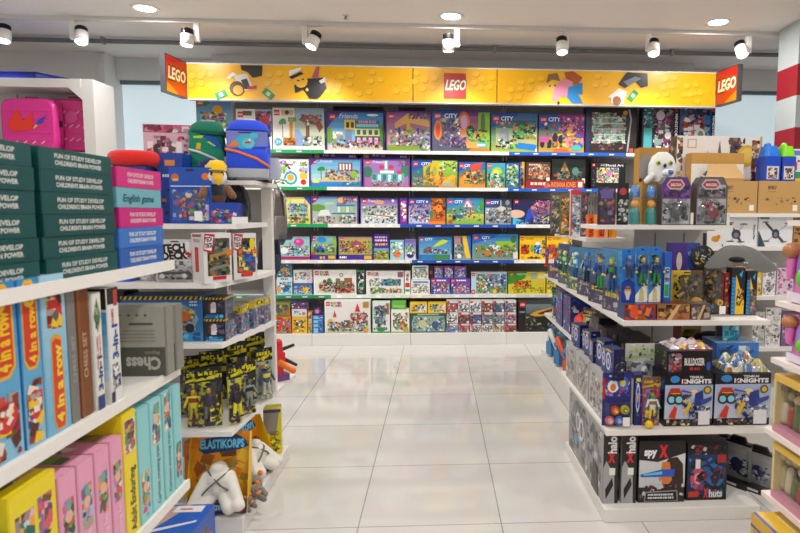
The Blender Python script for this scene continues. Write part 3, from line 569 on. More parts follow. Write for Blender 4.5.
def b2a(A): A.g(0, 0, 1, 1, '14201e', '23302c'); A.p([(.2, .42), (.38, .92), (.58, .42)], 'b8924a'); A.p([(.26, .42), (.38, .75), (.5, .42)], '8a6a34'); A.s(.1, .3, .9, .6, '2a4a44 476 3a3a30 a85 588', 44, (.04, .1)); A.e_(.7, .6, .1, .14, '5a8a80'); A.e(.1, .46, .05, 'c33'); A.r(.9, .2, .99, .36, 'eee')
wb(1, 551.5, 159, 585.5, 'black box with a golden pyramid, standing behind the red lettered box', b2a, '131816', Y=6.05, d=.07)
def b2b(A): A.r(0, 0, 1, 1, 'a02018'); A.t('INDIANA JONES', .2, .22, .55, 'd89a5a', .6); A.r(.85, .2, .96, .8, 'e8d8c8'); A.s(.02, .1, .2, .9, 'c54 d86 a43', 10, (.2, .5))
wb(1, 542.5, 180, 584, 'long low red box with golden lettering in front of the pyramid box', b2b, '8a1a14', d=.045)
def b2c(A): A.r(0, 0, 1, 1, '151416'); A.lg(.03, .87, .1); A.t('ART', .26, .88, .08, 'b8b4b4', .2); A.t('Floral Art', .42, .87, .09, 'f2f0ee', .52); A.r(.16, .25, .8, .82, 'cfd8b8'); A.s(.16, .25, .8, .82, 'e8c832 3a9ad0 d04a9a 7ac04a e85a3a 5a3a9a f0e8d8', 80, (.04, .09)); A.e(.5, .58, .1, 'e06ab0'); A.e(.36, .7, .06, 'f0d02a'); A.e(.6, .72, .05, '2a8ab0'); A.s(.04, .1, .1, .7, 'ccd4e8 334', 8, (.02, .04))
wb(1, 591, 163, 625.5, 'black mosaic art box with coloured flowers, behind the purple figure pack', b2c, '121113')
# row 3 -----------------------------------------------------------
def b31(A): A.g(0, 0, 1, 1, 'd9cf62', 'e4dc8a'); A.p([(.8, 1), (1, 1), (1, .7)], '2a4aa8'); A.e(.12, .64, .13, 'ef9a1c'); A.e(.1, .62, .07, 'd8452a'); A.p([(.32, .4), (.38, .95), (.44, .4)], '5ab0b8'); A.p([(.78, .4), (.84, .95), (.9, .4)], 'd85a6a'); A.r(.36, .3, .86, .68, '9fc4c0'); A.r(.4, .68, .82, .76, '2a9aa8'); A.e_(.6, .46, .12, .14, 'd8c480'); A.t('duplo', .04, .84, .09, '3a7a3a'); A.s(.3, .28, .92, .75, '4ab c9d8c8 8a6 2a8aa0 d8c', 44, (.05, .11)); A.s(.05, .02, .98, .26, 'e8a 5a3 fff d9a83a 345 8c4', 40, (.05, .11)); A.e(.54, .2, .08, '7a4a20')
wb(2, 278, 197, 310.5, 'yellow box with a pastel play castle', b31, 'd8cc60')
def b32(A): A.g(0, 0, 1, 1, 'c8c8a8', '7ab0d0'); A.p([(0, 1), (.2, 1), (.1, .8), (0, .7)], '5a3a9a'); A.lg(.04, .82, .14); A.e_(.14, .58, .16, .13, '6a9a2a'); A.r(.3, .7, .48, .76, 'd8d860'); A.p([(.14, .3), (.2, .5), (.36, .52), (.42, .3)], 'dfe4e4'); A.r(.54, .1, .92, .68, '8ab8b8'); A.r(.54, .64, .94, .7, '4a7ab0'); A.r(.44, .36, .94, .4, '3a5a9a')
_b32 = b32
def b32(A): _b32(A); [A.r(.56+k*.09, .12+j*.3, .62+k*.09, .34+j*.28, 'cfe4dc' if (k+j) % 2 else 'b8c46a') for k in range(4) for j in range(2)]; A.s(.05, .02, .95, .3, 'd8c 6a9 444 e8b a86 8bb eee', 50, (.04, .09)); A.s(.55, .72, .98, .98, 'c88 d8a 9a6a4a eca 86a', 28); A.e_(.62, .85, .06, .1, 'e8b080')
wb(2, 311, 196, 358.5, 'purple edged box with a pale blue glass house and white van', framed('5a3a9a', b32), '4a2f8a')
def b33(A): A.g(0, .7, 1, 1, 'b08ac0', '5a4a9a'); A.g(0, 0, 1, .7, 'dde4ea', 'a8b0b0'); A.lg(.06, .8, .15); A.t('Friends', .2, .84, .1, 'f0d8ec', sh=.2); A.e_(.5, .84, .14, .08, 'd8a078'); A.e(.86, .9, .05, 'e8f0f8'); A.p([(.28, .4), (.92, .46), (.86, .24), (.36, .24)], 'f0eee8'); A.p([(.28, .4), (.9, .3), (.86, .26), (.36, .34)], '9a7a5a'); A.s(.05, .35, .98, .72, '7a9a80 e8e4de 655 9ab5 dcc 8a6'.replace('9ab5 ', '9ab '), 46, (.04, .11)); A.s(.1, .04, .95, .3, 'f4f4f2 6a5a50 c8d4dc 5ab ddd', 34, (.04, .1))
wb(2, 360, 198, 398.5, 'purple topped box with a white winter chalet scene', framed('4a3a8a', b33), '3a2a6a')
wb(2, 399.5, 198, 407.5, 'box seen by its narrow purple spine beside the winter chalet box', lambda A: (A.r(0, 0, 1, 1, '6a2a9a'), A.s(.15, .1, .85, .9, 'e8b83a d85ab0 fff 8a4ac0', 20, (.08, .16))), '6a2a9a')
def b34x(A): A.g(0, .06, .6, .7, 'c8d0e8', '9a86c0'); A.p([(.6, 1), (1, 1), (1, 0), (.55, 0), (.62, .5)], 'c8642a'); A.s(.6, .2, 1, .98, 'e8701c a8502a f0901c 6a3a20 d83', 50, (.05, .14)); A.e(.82, .6, .14, 'f08a2a'); A.e(.82, .66, .03, '222'); A.e_(.62, .38, .05, .16, '3a8a4a'); A.s(.04, .1, .58, .75, 'fff 6a9ad0 435 d8a0b8 57a c55 9a7ac0', 54, (.04, .1)); A.r(.55, .0, 1, .12, 'f0801c'); A.e(.5, .86, .04, 'e8f0f8')
wb(2, 408.5, 198, 445.5, 'blue box with a snowy street and an orange autumn side', cityart('2a4fa8', '8a9ac8', b34x, n=10), '2248a0')
def b35x(A): A.g(0, 0, 1, .4, '6aa83a', 'e0c85a'); A.p([(.45, .66), (.52, .92), (.6, .94), (.7, .66)], 'eceaf0'); A.p([(.44, .68), (.54, .97), (.6, .98), (.72, .68), (.68, .66), (.58, .88), (.54, .88), (.47, .66)], 'c86a9a'); A.e_(.54, .72, .025, .06, 'c83a3a'); A.e_(.94, .76, .07, .2, '3a9a4a'); A.s(.05, .14, .95, .6, '3a8a3a e8e4c0 d84a3a 345 8ac83a 4ab0d8 b86', 44, (.04, .1)); A.r(.62, .34, .66, .62, 'd83a2a'); A.r(.15, .26, .45, .38, '2a6a8a'); A.e(.2, .26, .07, '222'); A.e(.1, .1, .08, 'c83a2a')
wb(2, 446.5, 198, 484, 'blue box with a white barn and tractor on a green farm', cityart('2a8ad0', '7ab04a', b35x, n=10, corner='2a7fc8'), '2a6ab0')
def b36x(A): A.g(0, 0, 1, .66, '8a929a', 'a8b0b4'); A.s(.04, .06, .98, .66, 'b8bec4 6a747c dde 8aa 555 a98', 66, (.05, .14)); A.r(.58, .6, .61, .95, 'ccc'); A.e_(.62, .62, .16, .1, 'c8ccca'); A.e_(.85, .86, .08, .1, '8a8a94'); A.s(.4, .3, .9, .6, 'eee c93 456', 16)
wb(2, 485, 199, 511.5, 'blue cornered box with a grey moon base', cityart('24304a', '888', b36x, n=6), '25365e')
def b37(A): A.g(0, 0, 1, 1, '1c2a66', '231f4a'); A.p([(0, .3), (.3, .15), (.4, 0), (0, 0)], '4ab8e0'); A.e_(.1, .42, .22, .16, 'e0b8a0'); A.lg(.05, .82, .14); A.e_(.78, .72, .2, .22, 'b05a86'); A.e_(.86, .5, .14, .16, '6a5a7a'); A.p([(.3, .06), (.4, .6), (.5, .7), (.64, .58), (.72, .06), (.6, .12), (.52, .3), (.42, .1)], '2450c0'); A.e_(.52, .66, .05, .08, 'c88a4a'); A.r(.49, .4, .55, .58, 'a83a2a'); A.s(.55, .35, .98, .95, 'd86a9a 8a3a5a e8a8b8 433 c9a', 40, (.04, .1)); A.s(.55, .05, .98, .4, 'd8b83a 3a8a9a 8aa 222 e8d', 40, (.04, .1)); A.s(.1, .03, .5, .2, '4a7ac8 8ad 224', 16)
wb(2, 512.5, 199, 551, 'dark blue box with a blue caped wizard and pink creature', b37, '1c2050')
# row 4 -----------------------------------------------------------
def b41(A): A.g(0, .14, 1, 1, 'a8d8d8', '8ac4c8'); A.r(0, 0, 1, .15, 'a82a6a'); A.p([(0, 1), (.45, 1), (.4, .86), (0, .84)], '4a2a5a'); A.lg(.02, .84, .12); A.e_(.64, .76, .18, .17, 'd8429a'); A.e_(.6, .8, .06, .06, 'f080c0'); A.s(.04, .18, .98, .6, 'eef4f0 5ab0b8 345 d8a8c8 8a8 c44 6ad', 60, (.05, .12)); A.r(.32, .6, .36, .74, 'c83a3a'); A.e_(.14, .4, .14, .14, 'f0f2ee')
wb(3, 280, 236.5, 310, 'pale teal box with a big pink balloon', b41, '9a2a66')
wb(3, 267.5, 244, 279.5, 'small blue and white box left of the pink balloon box', lambda A: (A.g(0, .12, 1, 1, '8aa8c8', 'a8c0d8'), A.r(0, 0, 1, .14, 'a82a6a'), A.e_(.5, .7, .4, .2, '3a6ab0'), A.s(.05, .2, .95, .9, '3a78b8 7ab 5a8a4a eee a9b', 30, (.07, .16))), '8a98b8')
def b42(A): A.g(0, .2, 1, 1, '7aa82a', '8ac0d8'); A.e_(.42, .84, .2, .12, '2a90d8'); A.e_(.94, .7, .08, .3, '8ab83a'); A.lg(.04, .78, .15); A.p([(0, 1), (.1, 1), (0, .6)], '5a2a8a'); A.s(.08, .3, .95, .66, 'd8d060 8ac 6a9a2a eee c8a 3a6ab0', 40, (.05, .11)); A.p([(.16, .36), (.2, .5), (.5, .52), (.56, .36)], '2462b0'); A.e(.26, .37, .06, '223'); A.e(.46, .37, .06, '223'); A.r(0, 0, 1, .22, '52288e'); A.r(.68, .05, .96, .18, 'e8b81c'); A.ln(.34, .05, .2, .1, 'f0c028'); A.e(.08, .28, .08, 'd83a3a')
wb(3, 311, 236, 336.5, 'box with a blue open car in a green park, purple foot band', b42, '52288e')
def b43(A): A.g(0, .2, 1, 1, 'a8b03a', 'c8a868'); A.lg(.05, .78, .15); A.r(.24, .36, .8, .6, 'c87a4a'); A.s(.05, .28, .95, .8, '8aa82a d8a04a 7a3a6a e8d0a0 b86a3a 5a7a2a 8a4ab0', 70, (.05, .11)); A.p([(.3, .62), (.52, .84), (.76, .62)], 'a84a6a'); A.e_(.95, .6, .06, .2, '8ab03a'); A.r(0, 0, 1, .22, '4a2a9a'); A.r(.75, .04, .96, .18, 'e8b81c'); A.ln(.04, .07, .2, .08, 'fff')
wb(3, 338, 236, 373, 'purple edged box with a brown tree house and purple foot band', framed('4a2a9a', b43), '4a2a9a')
def b44(A): A.r(0, 0, 1, 1, '56298e'); A.g(0, 0, 1, .45, '8a9a2a', '5ab0e0'); A.ln(.08, .84, .8, .07, 'e8d8f4', 2); A.ln(.1, .56, .8, .08, 'f0c028'); A.s(.02, .03, .98, .34, 'd8b83a b8742a 8a9a2a e8c86a', 24, (.05, .12))
wb(3, 373.5, 234, 389, 'small purple box with lines of white lettering above a meadow', b44, '56298e')
wb(3, 390, 240, 404, 'pale cyan toy pouch with an orange bottom spot, fourth shelf', lambda A: (A.g(0, 0, 1, 1, '9ad0d8', '7ab8e0'), A.e_(.5, .3, .3, .2, 'f07a4a'), A.s(.05, .3, .95, .9, 'dff 8ad8c8 e8f09a 6ab8e8 fff', 26, (.07, .14))), 'aaccdd', name='toy_pouch')
wb(3, 404.5, 239, 416, 'purple topped toy pouch with a white bottom, beside the cyan pouch', lambda A: (A.g(0, 0, 1, 1, 'd8dce4', '6a5ab0'), A.e_(.5, .24, .32, .16, '2a2f70'), A.s(.05, .25, .95, .75, 'eef 8ab8e0 c8d86a fff 5a9', 26, (.07, .14))), 'bbc', name='toy_pouch')
def b46(A): A.g(0, 0, 1, 1, '8ab8c8', '2a80c8'); A.r(0, 0, 1, .22, '2a7ab0'); A.lg(.05, .78, .14); A.t('CITY', .2, .82, .1, 'fff'); A.p([(.4, .52), (.56, .72), (.72, .86), (.88, .8), (.8, .7), (.6, .58)], 'c8d82a'); A.r(.5, .86, .98, .885, '345'); A.p([(.2, .32), (.26, .54), (.38, .56), (.4, .32)], '8a4a44'); A.e_(.24, .42, .08, .1, '9a5a50'); A.s(.15, .26, .9, .46, '567 a54 ddd 333 48a', 26, (.04, .1)); A.r(.46, .03, .9, .2, '3a8a3a'); A.r(.95, .02, 1, .24, 'eee')
wb(3, 418, 236, 452.5, 'blue box with a yellow-green helicopter over the sea', framed('1c3f90', b46), '1c3f90')
def b47(A): A.r(0, 0, 1, 1, '8a9a9a'); A.p([(.6, 1), (1, 1), (1, .2), (.85, .1)], '2a6ad0'); A.p([(.5, 1), (.72, 1), (.98, .1), (.75, .05), (.55, .5)], 'f0c82a'); A.r(.1, .7, .4, .98, 'c87a7a'); A.p([(.38, .95), (.5, .95), (.55, .2), (.42, .2)], '2a4a6a'); A.s(.05, .05, .6, .65, '6a8a9a c8d0c8 789 b55 3a5', 26, (.06, .15)); A.e(.3, .16, .1, 'eee')
wb(3, 454, 236, 471, 'narrow grey box with a yellow curved arrow, left of the blue zoo box', b47, '7a8a8a')
def b48x(A): A.g(.08, .06, .98, .55, '7a8a80', '6aa83a'); A.p([(.5, .72), (.95, .74), (.95, .52), (.55, .5)], '8ac02a'); A.p([(.34, .42), (.38, .56), (.6, .56), (.62, .4)], 'dfe6ea'); A.s(.08, .12, .98, .6, '3a8a3a d8702a 6a5a4a c85a2a 8a9a9a e8e4d8 2a6a3a', 70, (.04, .1)); A.e_(.34, .26, .07, .1, 'd8762a'); A.e_(.6, .3, .06, .08, 'c8562a'); A.e_(.9, .8, .06, .14, '3a6a4a'); A.r(.9, .05, 1, .3, 'ddd')
wb(3, 472, 234, 518, 'wide blue box with orange animals on a green zoo field', cityart('2a86d0', '8a9a8a', b48x, n=8, corner='1f62b8'), '1f52a0')
def b49(A): A.r(0, 0, 1, 1, 'f2c21a'); A.lg(.04, .82, .13); A.t('CLASSIC', .24, .85, .08, 'a86a10', .3); A.e_(.2, .44, .17, .22, 'd8362a'); A.s(.05, .25, .38, .65, 'c8241c e0502a b82', 24, (.06, .12)); A.e_(.68, .46, .13, .22, '2a72c8'); A.e_(.7, .66, .1, .1, 'eceae4'); A.s(.56, .24, .85, .62, '2a8ad8 1f5aa8 3ab0e0 fff', 26, (.06, .12)); A.e_(.48, .48, .07, .16, '6ab03a'); A.s(.86, .2, 1, .9, '444 eee 2a6 d54', 14); A.r(.3, .05, .8, .12, '8a6a10'); A.e(.12, .1, .08, 'e89a1a'); A.e(.46, .1, .05, '222'); A.e(.64, .1, .05, '222')
wb(3, 519.5, 236, 545.5, 'yellow box with red and blue block critters, the left one of two alike', b49, 'e8b818')
wb(3, 546.5, 236, 572, 'yellow box with red and blue critters, right one, half hidden by figure packs', b49, 'e8b818')
# row 5 -----------------------------------------------------------
wb(4, 270.5, 263, 275.5, 'slim red spined box at the left end of the fifth shelf', lambda A: (A.r(0, 0, 1, 1, 'b82a34'), A.s(.1, .1, .9, .9, 'd84a54 8a1f28 e8b0a8', 14, (.1, .2))), 'a8242e')
def b51(A): A.g(0, .2, 1, 1, '5a9ab0', '2f6f98'); A.r(0, 0, 1, .18, 'd8e4ec'); A.e_(.55, .5, .28, .26, 'e09a52'); A.s(.08, .2, .92, .9, '2a6a90 e8a862 d8e0dc 7ab0c0 b8642a 5a4', 46, (.05, .13)); A.ln(.25, .05, .5, .08, '2266aa')
wb(4, 276.5, 263, 292.5, 'teal box with an orange figure, upper of the stack at the left end', b51, '3a7a98', zb=280.5)
wb(4, 276.5, 280.5, 292.5, 'pale blue box with deep blue blobs, lower of the stack at the left end', lambda A: (A.g(0, 0, 1, 1, 'a8d8e4', 'cfe8f0'), A.e_(.6, .5, .26, .3, '2a7ab0'), A.s(.1, .1, .95, .9, '2a8ac0 e8a04a fff 5ab8d8 1f5a90', 36, (.06, .15)), A.e(.15, .4, .2, 'e8a060')), 'b0d8e4')
wb(4, 293.5, 270, 312.5, 'white box with small coloured pictures on top of the blue and yellow box', lambda A: (A.r(0, 0, 1, 1, 'e8e8e6'), A.s(.08, .25, .92, .85, 'a8c0d8 d89a6a 6ab0d0 e8c8b0 c44 9c8', 40, (.06, .16)), A.r(.7, 0, 1, 1, 'dcc'), A.s(.72, .1, .98, .9, 'c56 8ac e9a', 12)), 'e2e0de', zb=283)
wb(4, 293.5, 283.2, 312.5, 'blue and yellow box under the white picture box', lambda A: (A.g(0, 0, 1, 1, '7ac0e0', '2a5ab0'), A.e_(.65, .4, .26, .3, 'f0c832'), A.s(.05, .1, .98, .8, '2a90d0 f0d040 d8542a fff 1f4a90', 40, (.06, .15))), '2a5ab0')
LET = ['d8241c', '2a9a3a', 'f0b81c', '2a62c0', 'd8241c']
def mario(A, u, v, h, w=.2):
    A.lg(u, v, h)
    for i, ch in enumerate('SUPER'): A.t(ch, u+h*A.H/A.W*1.2+i*w/5, v+h*.4, h*.55, LET[i], w/5.5, bold=.05)
    for i, ch in enumerate('MARIO'): A.t(ch, u+h*A.H/A.W*1.3+i*w/5, v-.02, h*.42, LET[(i+1) % 5], w/5.5, bold=.05)
def b53(A): A.r(0, 0, 1, 1, 'eeedea'); A.r(.08, .06, .98, .12, 'd8dcd0'); mario(A, .03, .8, .16, .22); A.e(.65, .8, .07, '3a3a3a'); A.e(.65, .8, .045, 'f0efe8'); A.r(.52, .28, .62, .66, '8a6a50'); A.r(.72, .3, .9, .68, 'a8543a'); A.e_(.8, .5, .04, .12, '4a8a5a'); A.r(.6, .25, .74, .56, '6a7a70'); A.e_(.26, .48, .05, .14, '7a4a34'); A.e_(.37, .52, .06, .16, '3a8a3a'); A.s(.12, .12, .96, .5, '8a3a2a 5a8a50 c8b8a0 c83a2a 3a4a40 d8a04a eee', 90, (.04, .1)); A.s(.5, .08, .9, .24, 'd8452a e0622a b83a20', 30, (.04, .09))
wb(4, 313.5, 270, 356.5, 'white box with brown fortress towers and colourful lettering, fifth shelf', b53, 'e8e6e2')
wb(4, 357, 270, 365, 'slim white and black spine right of the fortress tower box', lambda A: (A.r(0, 0, 1, 1, '3a4240'), A.e_(.5, .76, .4, .14, 'eee'), A.e_(.5, .36, .38, .18, 'dfe0dc'), A.s(.1, .05, .9, .95, 'eee 222 4a6', 18, (.08, .16)), A.r(0, .93, 1, 1, '4a8a4a')), '3a4a3c')
def b55(A): A.r(0, 0, 1, 1, 'efeeec'); mario(A, .04, .82, .13, .2); A.e_(.62, .5, .2, .13, '2a6ab8'); A.e_(.62, .6, .08, .1, '8aa83a'); A.p([(.3, .44), (.46, .6), (.5, .42)], '7a8a9a'); A.s(.4, .38, .92, .66, '2a82c8 1f5490 3aa0d0 8ab83a 6a7a8a', 44, (.05, .11)); A.r(.84, .74, .98, .96, '9a5a7a'); A.s(.1, .06, .95, .3, '2a8ab0 d8a83a 8ab04a e8642a cde', 46, (.04, .1)); A.p([(.1, .04), (.4, .3), (.46, .26), (.2, .02)], '4a9a40'); A.s(.08, .35, .35, .7, 'c83a2a ccc 8a8 6a5', 16)
wb(4, 366, 271, 404, 'white box with a blue flying machine and colourful lettering', b55, 'e8e6e2')
wb(4, 404.5, 271, 410.5, 'slim white spine with red lower mark right of the blue flying machine box', lambda A: (A.r(0, 0, 1, 1, 'f0efec'), A.r(.1, .3, .9, .5, 'd0302a'), A.r(.1, .12, .9, .22, '3a9a4a'), A.s(.2, .55, .8, .9, 'e8a d55 aaa', 6, (.06, .1))), 'eee')
def b57(A): A.r(0, 0, 1, 1, 'e9ecea'); A.r(.1, .78, .9, .9, '3a8ac8'); A.s(.06, .08, .94, .74, 'e8d25a 6a9a7a c85a6a 8ab0c8 b8c86a 99a fff', 44, (.06, .15))
wb(4, 412, 265.5, 428.5, 'white box with small critters on top of a larger white critter box', b57, 'dfe2e0', zb=279.5)
wb(4, 411, 279.8, 430, 'larger white critter box carrying a smaller one', b57, 'dfe2e0')
def b58(A): A.g(0, 0, 1, 1, '5a6ab0', '6a3a8a'); A.e_(.5, .5, .3, .32, 'c8d0e8'); A.s(.08, .08, .94, .85, 'e8e8f4 4a5ac0 b85ab0 8ac f0d8e8', 26, (.08, .2)); A.r(.05, .82, .5, .97, 'c83a4a')
for i, (a, c) in enumerate(((434, 443.5), (444, 453.5), (454, 466.5))):
    wb(4, a, 266, c, ('first', 'second', 'third')[i]+' from left of the little violet packs above the purple figure boxes', b58, '4a3a7a', zb=278.2, group='little violet figure packs')
wb(4, 428.8, 265.5, 433.6, 'tiny dark pack beside the violet packs, with a red mark', lambda A: (A.r(0, 0, 1, 1, '221c2a'), A.r(.2, .4, .8, .62, 'b8303a')), '1c1822', zb=279.6)
def b59(A): A.g(0, 0, 1, 1, '6a7ac8', '7a3a9a'); A.r(0, .8, 1, 1, '7a3ab0'); A.lg(.02, .76, .22); A.ln(.3, .84, .5, .09, 'fff'); A.e_(.62, .45, .22, .26, 'c03a9a'); A.s(.04, .06, .96, .75, 'f0d83a e85a8a 3a6ad0 8a3ab0 eee 4ac0d8 d84', 60, (.06, .14)); A.r(.02, .04, .14, .5, '3a4a90')
wb(4, 431, 278.6, 450, 'purple figure box under the violet packs, left of its twin', b59, '5a3a8a', group='purple figure boxes')
wb(4, 450.5, 278.6, 470, 'purple figure box under the violet packs, right of its twin', b59, '5a3a8a', group='purple figure boxes')
def b5a(A): A.r(0, 0, 1, 1, 'c8d0d8'); A.r(.0, .0, .12, 1, 'b8d4ec'); A.lg(.02, .82, .14); A.g(.14, .04, .99, .9, '6ab04a', '5a9ad0'); A.s(.15, .05, .99, .9, '2a72c8 f0d03a eee d8452a 4a9a3a 3ab0d8 6a3aa0 e8b88a', 130, (.05, .11)); A.e(.06, .1, .1, 'd02a2a'); A.r(.03, .08, .09, .12, 'fff'); A.e(.66, .13, .09, 'f0d02a'); A.e_(.86, .56, .04, .14, '4a2a8a')
wb(4, 471, 272, 507, 'pale box crowded with many small figures, left of the yellow-green animal box', b5a, 'c8ccd0')
def b5b(A): A.g(0, 0, 1, 1, 'd8c82a', 'c8c43a'); A.p([(0, 1), (.5, 1), (.45, .72), (.2, .5), (0, .45)], '3a8a2a'); A.lg(.05, .82, .14); A.t('CREATOR', .22, .86, .08, 'dfe8c0', .3); A.e_(.36, .42, .2, .2, 'd8802a'); A.s(.15, .24, .62, .62, 'e08a2a c8642a f0b04a 8a4a20', 40, (.05, .12)); A.r(.6, .7, .76, .94, '9aa8b0'); A.r(.79, .7, .95, .94, 'e0d080'); A.r(.79, .42, .95, .66, 'd8b84a'); A.s(.1, .05, .98, .3, '7aa82a f0d83a a8b82a d8a03a', 34, (.05, .11))
wb(4, 508, 272, 545.5, 'yellow-green box with an orange wildcat', b5b, 'c8b82a')
wb(4, 546.5, 272, 556, 'slim yellow box right of the orange wildcat box', lambda A: (A.r(0, 0, 1, 1, 'e0c02a'), A.s(.1, .1, .9, .9, 'f0e04a a86a2a d8a02a 7a8', 20, (.08, .18))), 'd8b828')
# row 6 -----------------------------------------------------------
wb(5, 273, 316, 291.5, 'red and orange picture box at the left end of the bottom row', lambda A: (A.g(0, 0, 1, 1, 'd86a4a', 'd8542a'), A.s(.05, .05, .95, .95, 'e8302a f0a83a eee 2a82c8 d8642a 7ac 9a3', 70, (.07, .16)), A.p([(.2, .1), (.5, .9), (.62, .86), (.4, .1)], 'e83a20')), 'c84a2a')
wb(5, 275, 303, 290.5, 'yellow-green box on top of the red and orange picture box', lambda A: (A.r(0, 0, 1, 1, '8a8a2a'), A.s(.05, .1, .95, .9, 'c8b82a 5a8a3a d8502a 3a5a90 a83', 26, (.12, .3))), '6a7a2a', zb=315.6)
wb(5, 292.2, 317, 307.5, 'yellow box with small black figures in the bottom row', lambda A: (A.g(0, 0, 1, 1, 'f0c22a', 'e8b81c'), A.e_(.3, .6, .1, .14, '222'), A.e_(.65, .45, .1, .16, '223'), A.s(.08, .1, .92, .85, 'f5d84a d8452a 222 e8882a fff 3a6', 34, (.06, .15))), 'e8b81c')
wb(5, 292, 309, 307, 'white box on top of the yellow box with black figures', lambda A: (A.r(0, 0, 1, 1, 'dcdcdc'), A.r(.7, .2, .9, .6, 'd86a8a'), A.s(.1, .2, .6, .8, 'bbb ccd eee', 6, (.15, .3))), 'dcdcdc', zb=316.7)
wb(5, 291, 302.5, 309.5, 'dark red and blue box topping the white box, bottom row', lambda A: (A.r(0, 0, 1, 1, '2a3a6a'), A.s(.05, .1, .95, .9, 'b82a44 3a5ab0 e8d8d8 c8305a', 20, (.14, .3))), '2a2f5a', zb=308.8)
wb(5, 308, 312, 312.2, 'slim orange spined box left of the blue stack', lambda A: (A.r(0, 0, 1, 1, 'e0a04a'), A.s(.1, .05, .9, .95, 'f0c84a 3a6 d85 bcd', 16, (.1, .18))), 'd89a40')
zt = [335.6, 331.6, 327.6, 323.6, 319.6, 315.6]
for k in range(5):
    wb(5, 312.8, zt[k+1], 323.5, ('bottom', 'second from bottom', 'middle', 'second from top', 'topmost')[k]+' flat blue box of the little stack in the bottom row', lambda A: (A.r(0, 0, 1, 1, '3a8ad0'), A.r(.1, .15, .5, .8, '8ad0f0'), A.s(.5, .1, .95, .9, '2a5ab8 7a4ab0 c8e8f8', 8, (.15, .4))), '3a78c0', zb=None if k == 0 else zt[k]-.15, group='flat blue boxes in a stack')
t = thing('toy_camera', 'small purple and pink round toy on top of the flat blue stack', 'toy', None, (P(317.5, 315.4, 5.88).x, 5.88, P(317.5, 315.45, 5.845).z))
mb = MB(); mb.cyl((0, .03, .036), (0, -.01, .036), .036, '6a3a8a', n=14); mb.build('ring', t); mb = MB(); mb.cyl((0, -.01, .036), (0, -.018, .036), .02, 'e08ab8', n=12); mb.build('button', t)
def b64(A): A.r(0, 0, 1, 1, 'eceae6'); A.r(0, 0, 1, .06, 'c8d8c0'); mario(A, .03, .84, .12, .24); A.r(.84, .78, .97, .96, 'b88a4a'); A.p([(.18, .5), (.22, .7), (.26, .5)], 'd8342a'); A.p([(.66, .66), (.72, .92), (.78, .66)], 'd8342a'); A.p([(.8, .5), (.86, .68), (.92, .5)], 'd8342a'); A.r(.6, .26, .86, .62, 'e0d0c8'); A.e_(.72, .45, .06, .12, 'c83a30'); A.r(.42, .16, .56, .4, '6a5a60'); A.e_(.12, .36, .06, .08, 'f0b83a'); A.s(.06, .06, .95, .36, '3a8a4a c8b8d8 d86a4a eee 7a5a4a 3a9ac8 f0c83a 555', 90, (.03, .08)); A.s(.55, .3, .95, .62, 'd8423a f0e0d8 8a5a50 b8a0a0', 40, (.04, .09)); A.e_(.9, .1, .06, .06, 'e8a02a')
wb(5, 324.5, 300.5, 370.5, 'large white box with a red roofed castle, bottom row', b64, 'e6e6e0')
def b65(A): A.r(0, 0, 1, 1, 'e8eae4'); A.r(0, 0, 1, .05, '4a9a4a'); A.r(0, 0, .04, 1, '6ab06a'); A.r(.78, .6, .96, .96, 'a8643a'); A.e_(.45, .4, .3, .12, '6a7072'); A.s(.08, .1, .85, .9, '5a6062 8a9090 333 b8bcb8 6ab 7a5a9a', 60, (.05, .13)); A.e_(.5, .12, .26, .07, '3a8a4a')
wb(5, 372, 302, 390, 'tall white and green box with a grey machine, bottom row', b65, 'd8e4d4')
wb(5, 391.5, 301.5, 406, 'green box on top of the white box with orange flowers', lambda A: (A.r(0, 0, 1, 1, '6ab84a'), A.r(.1, .2, .9, .5, '8ad06a'), A.r(.1, .1, .5, .2, '3a8a3a')), '5aa83a', zb=309.2)
def b67(A): A.r(0, 0, 1, 1, 'f0eee8'); A.r(0, 0, 1, .05, '6ab84a'); A.r(.8, .62, .96, .88, 'b8c88a'); A.e_(.62, .4, .16, .1, 'e8622a'); A.e_(.2, .5, .1, .07, '4a9a40'); A.s(.1, .12, .9, .85, 'e8852a 3a9a4a d8382a f0c83a fff 6a8 c8b', 50, (.05, .12)); A.r(.66, .06, .95, .24, 'd8a83a')
wb(5, 391, 309.4, 409.5, 'white box with orange flowers under the green box', b67, 'e8e6dc')
for k, (a, c) in enumerate(((409.8, 427.3), (427.8, 446.2))):
    wb(5, a, 303, c, ('left', 'right')[k]+' one of two small yellow boxes topping the teal rounded box', lambda A: (A.r(0, 0, 1, 1, 'e8c83a'), A.r(.55, .15, .95, .85, 'e8e4c8'), A.e_(.35, .5, .14, .3, '3a8a9a'), A.s(.1, .1, .9, .9, 'f0d84a 5ac d85 eee 345', 22, (.1, .25))), 'd8b82a', zb=313.2)
def b69(A): A.r(0, 0, 1, 1, '3a5250'); A.p([(.06, .06), (.96, .06), (.98, .5), (.94, .86), (.1, .88), (.04, .5)], '8ab0a8'); A.s(.08, .08, .94, .82, '9ac0b0 5a8a7a d8d0a0 3a6a8a c8a85a eee 6aa', 80, (.05, .13)); A.r(.2, .92, .8, .97, 'b8c8b8'); A.e_(.7, .4, .1, .2, '4a5a8a'); A.e_(.35, .45, .12, .22, 'c8c8a0')
wb(5, 410, 313.4, 446, 'teal box with a rounded picture window under two yellow boxes', b69, '34484a')
PALS = ['e8d5c8 c44 6ab', '4a9a6a eee d8a', 'd8c88a 3a8ac8 fff', 'b83a3a e8c8a8 444', '8a9ad0 5a4a90 eee', '6a8a9a c8e0d8 d55']
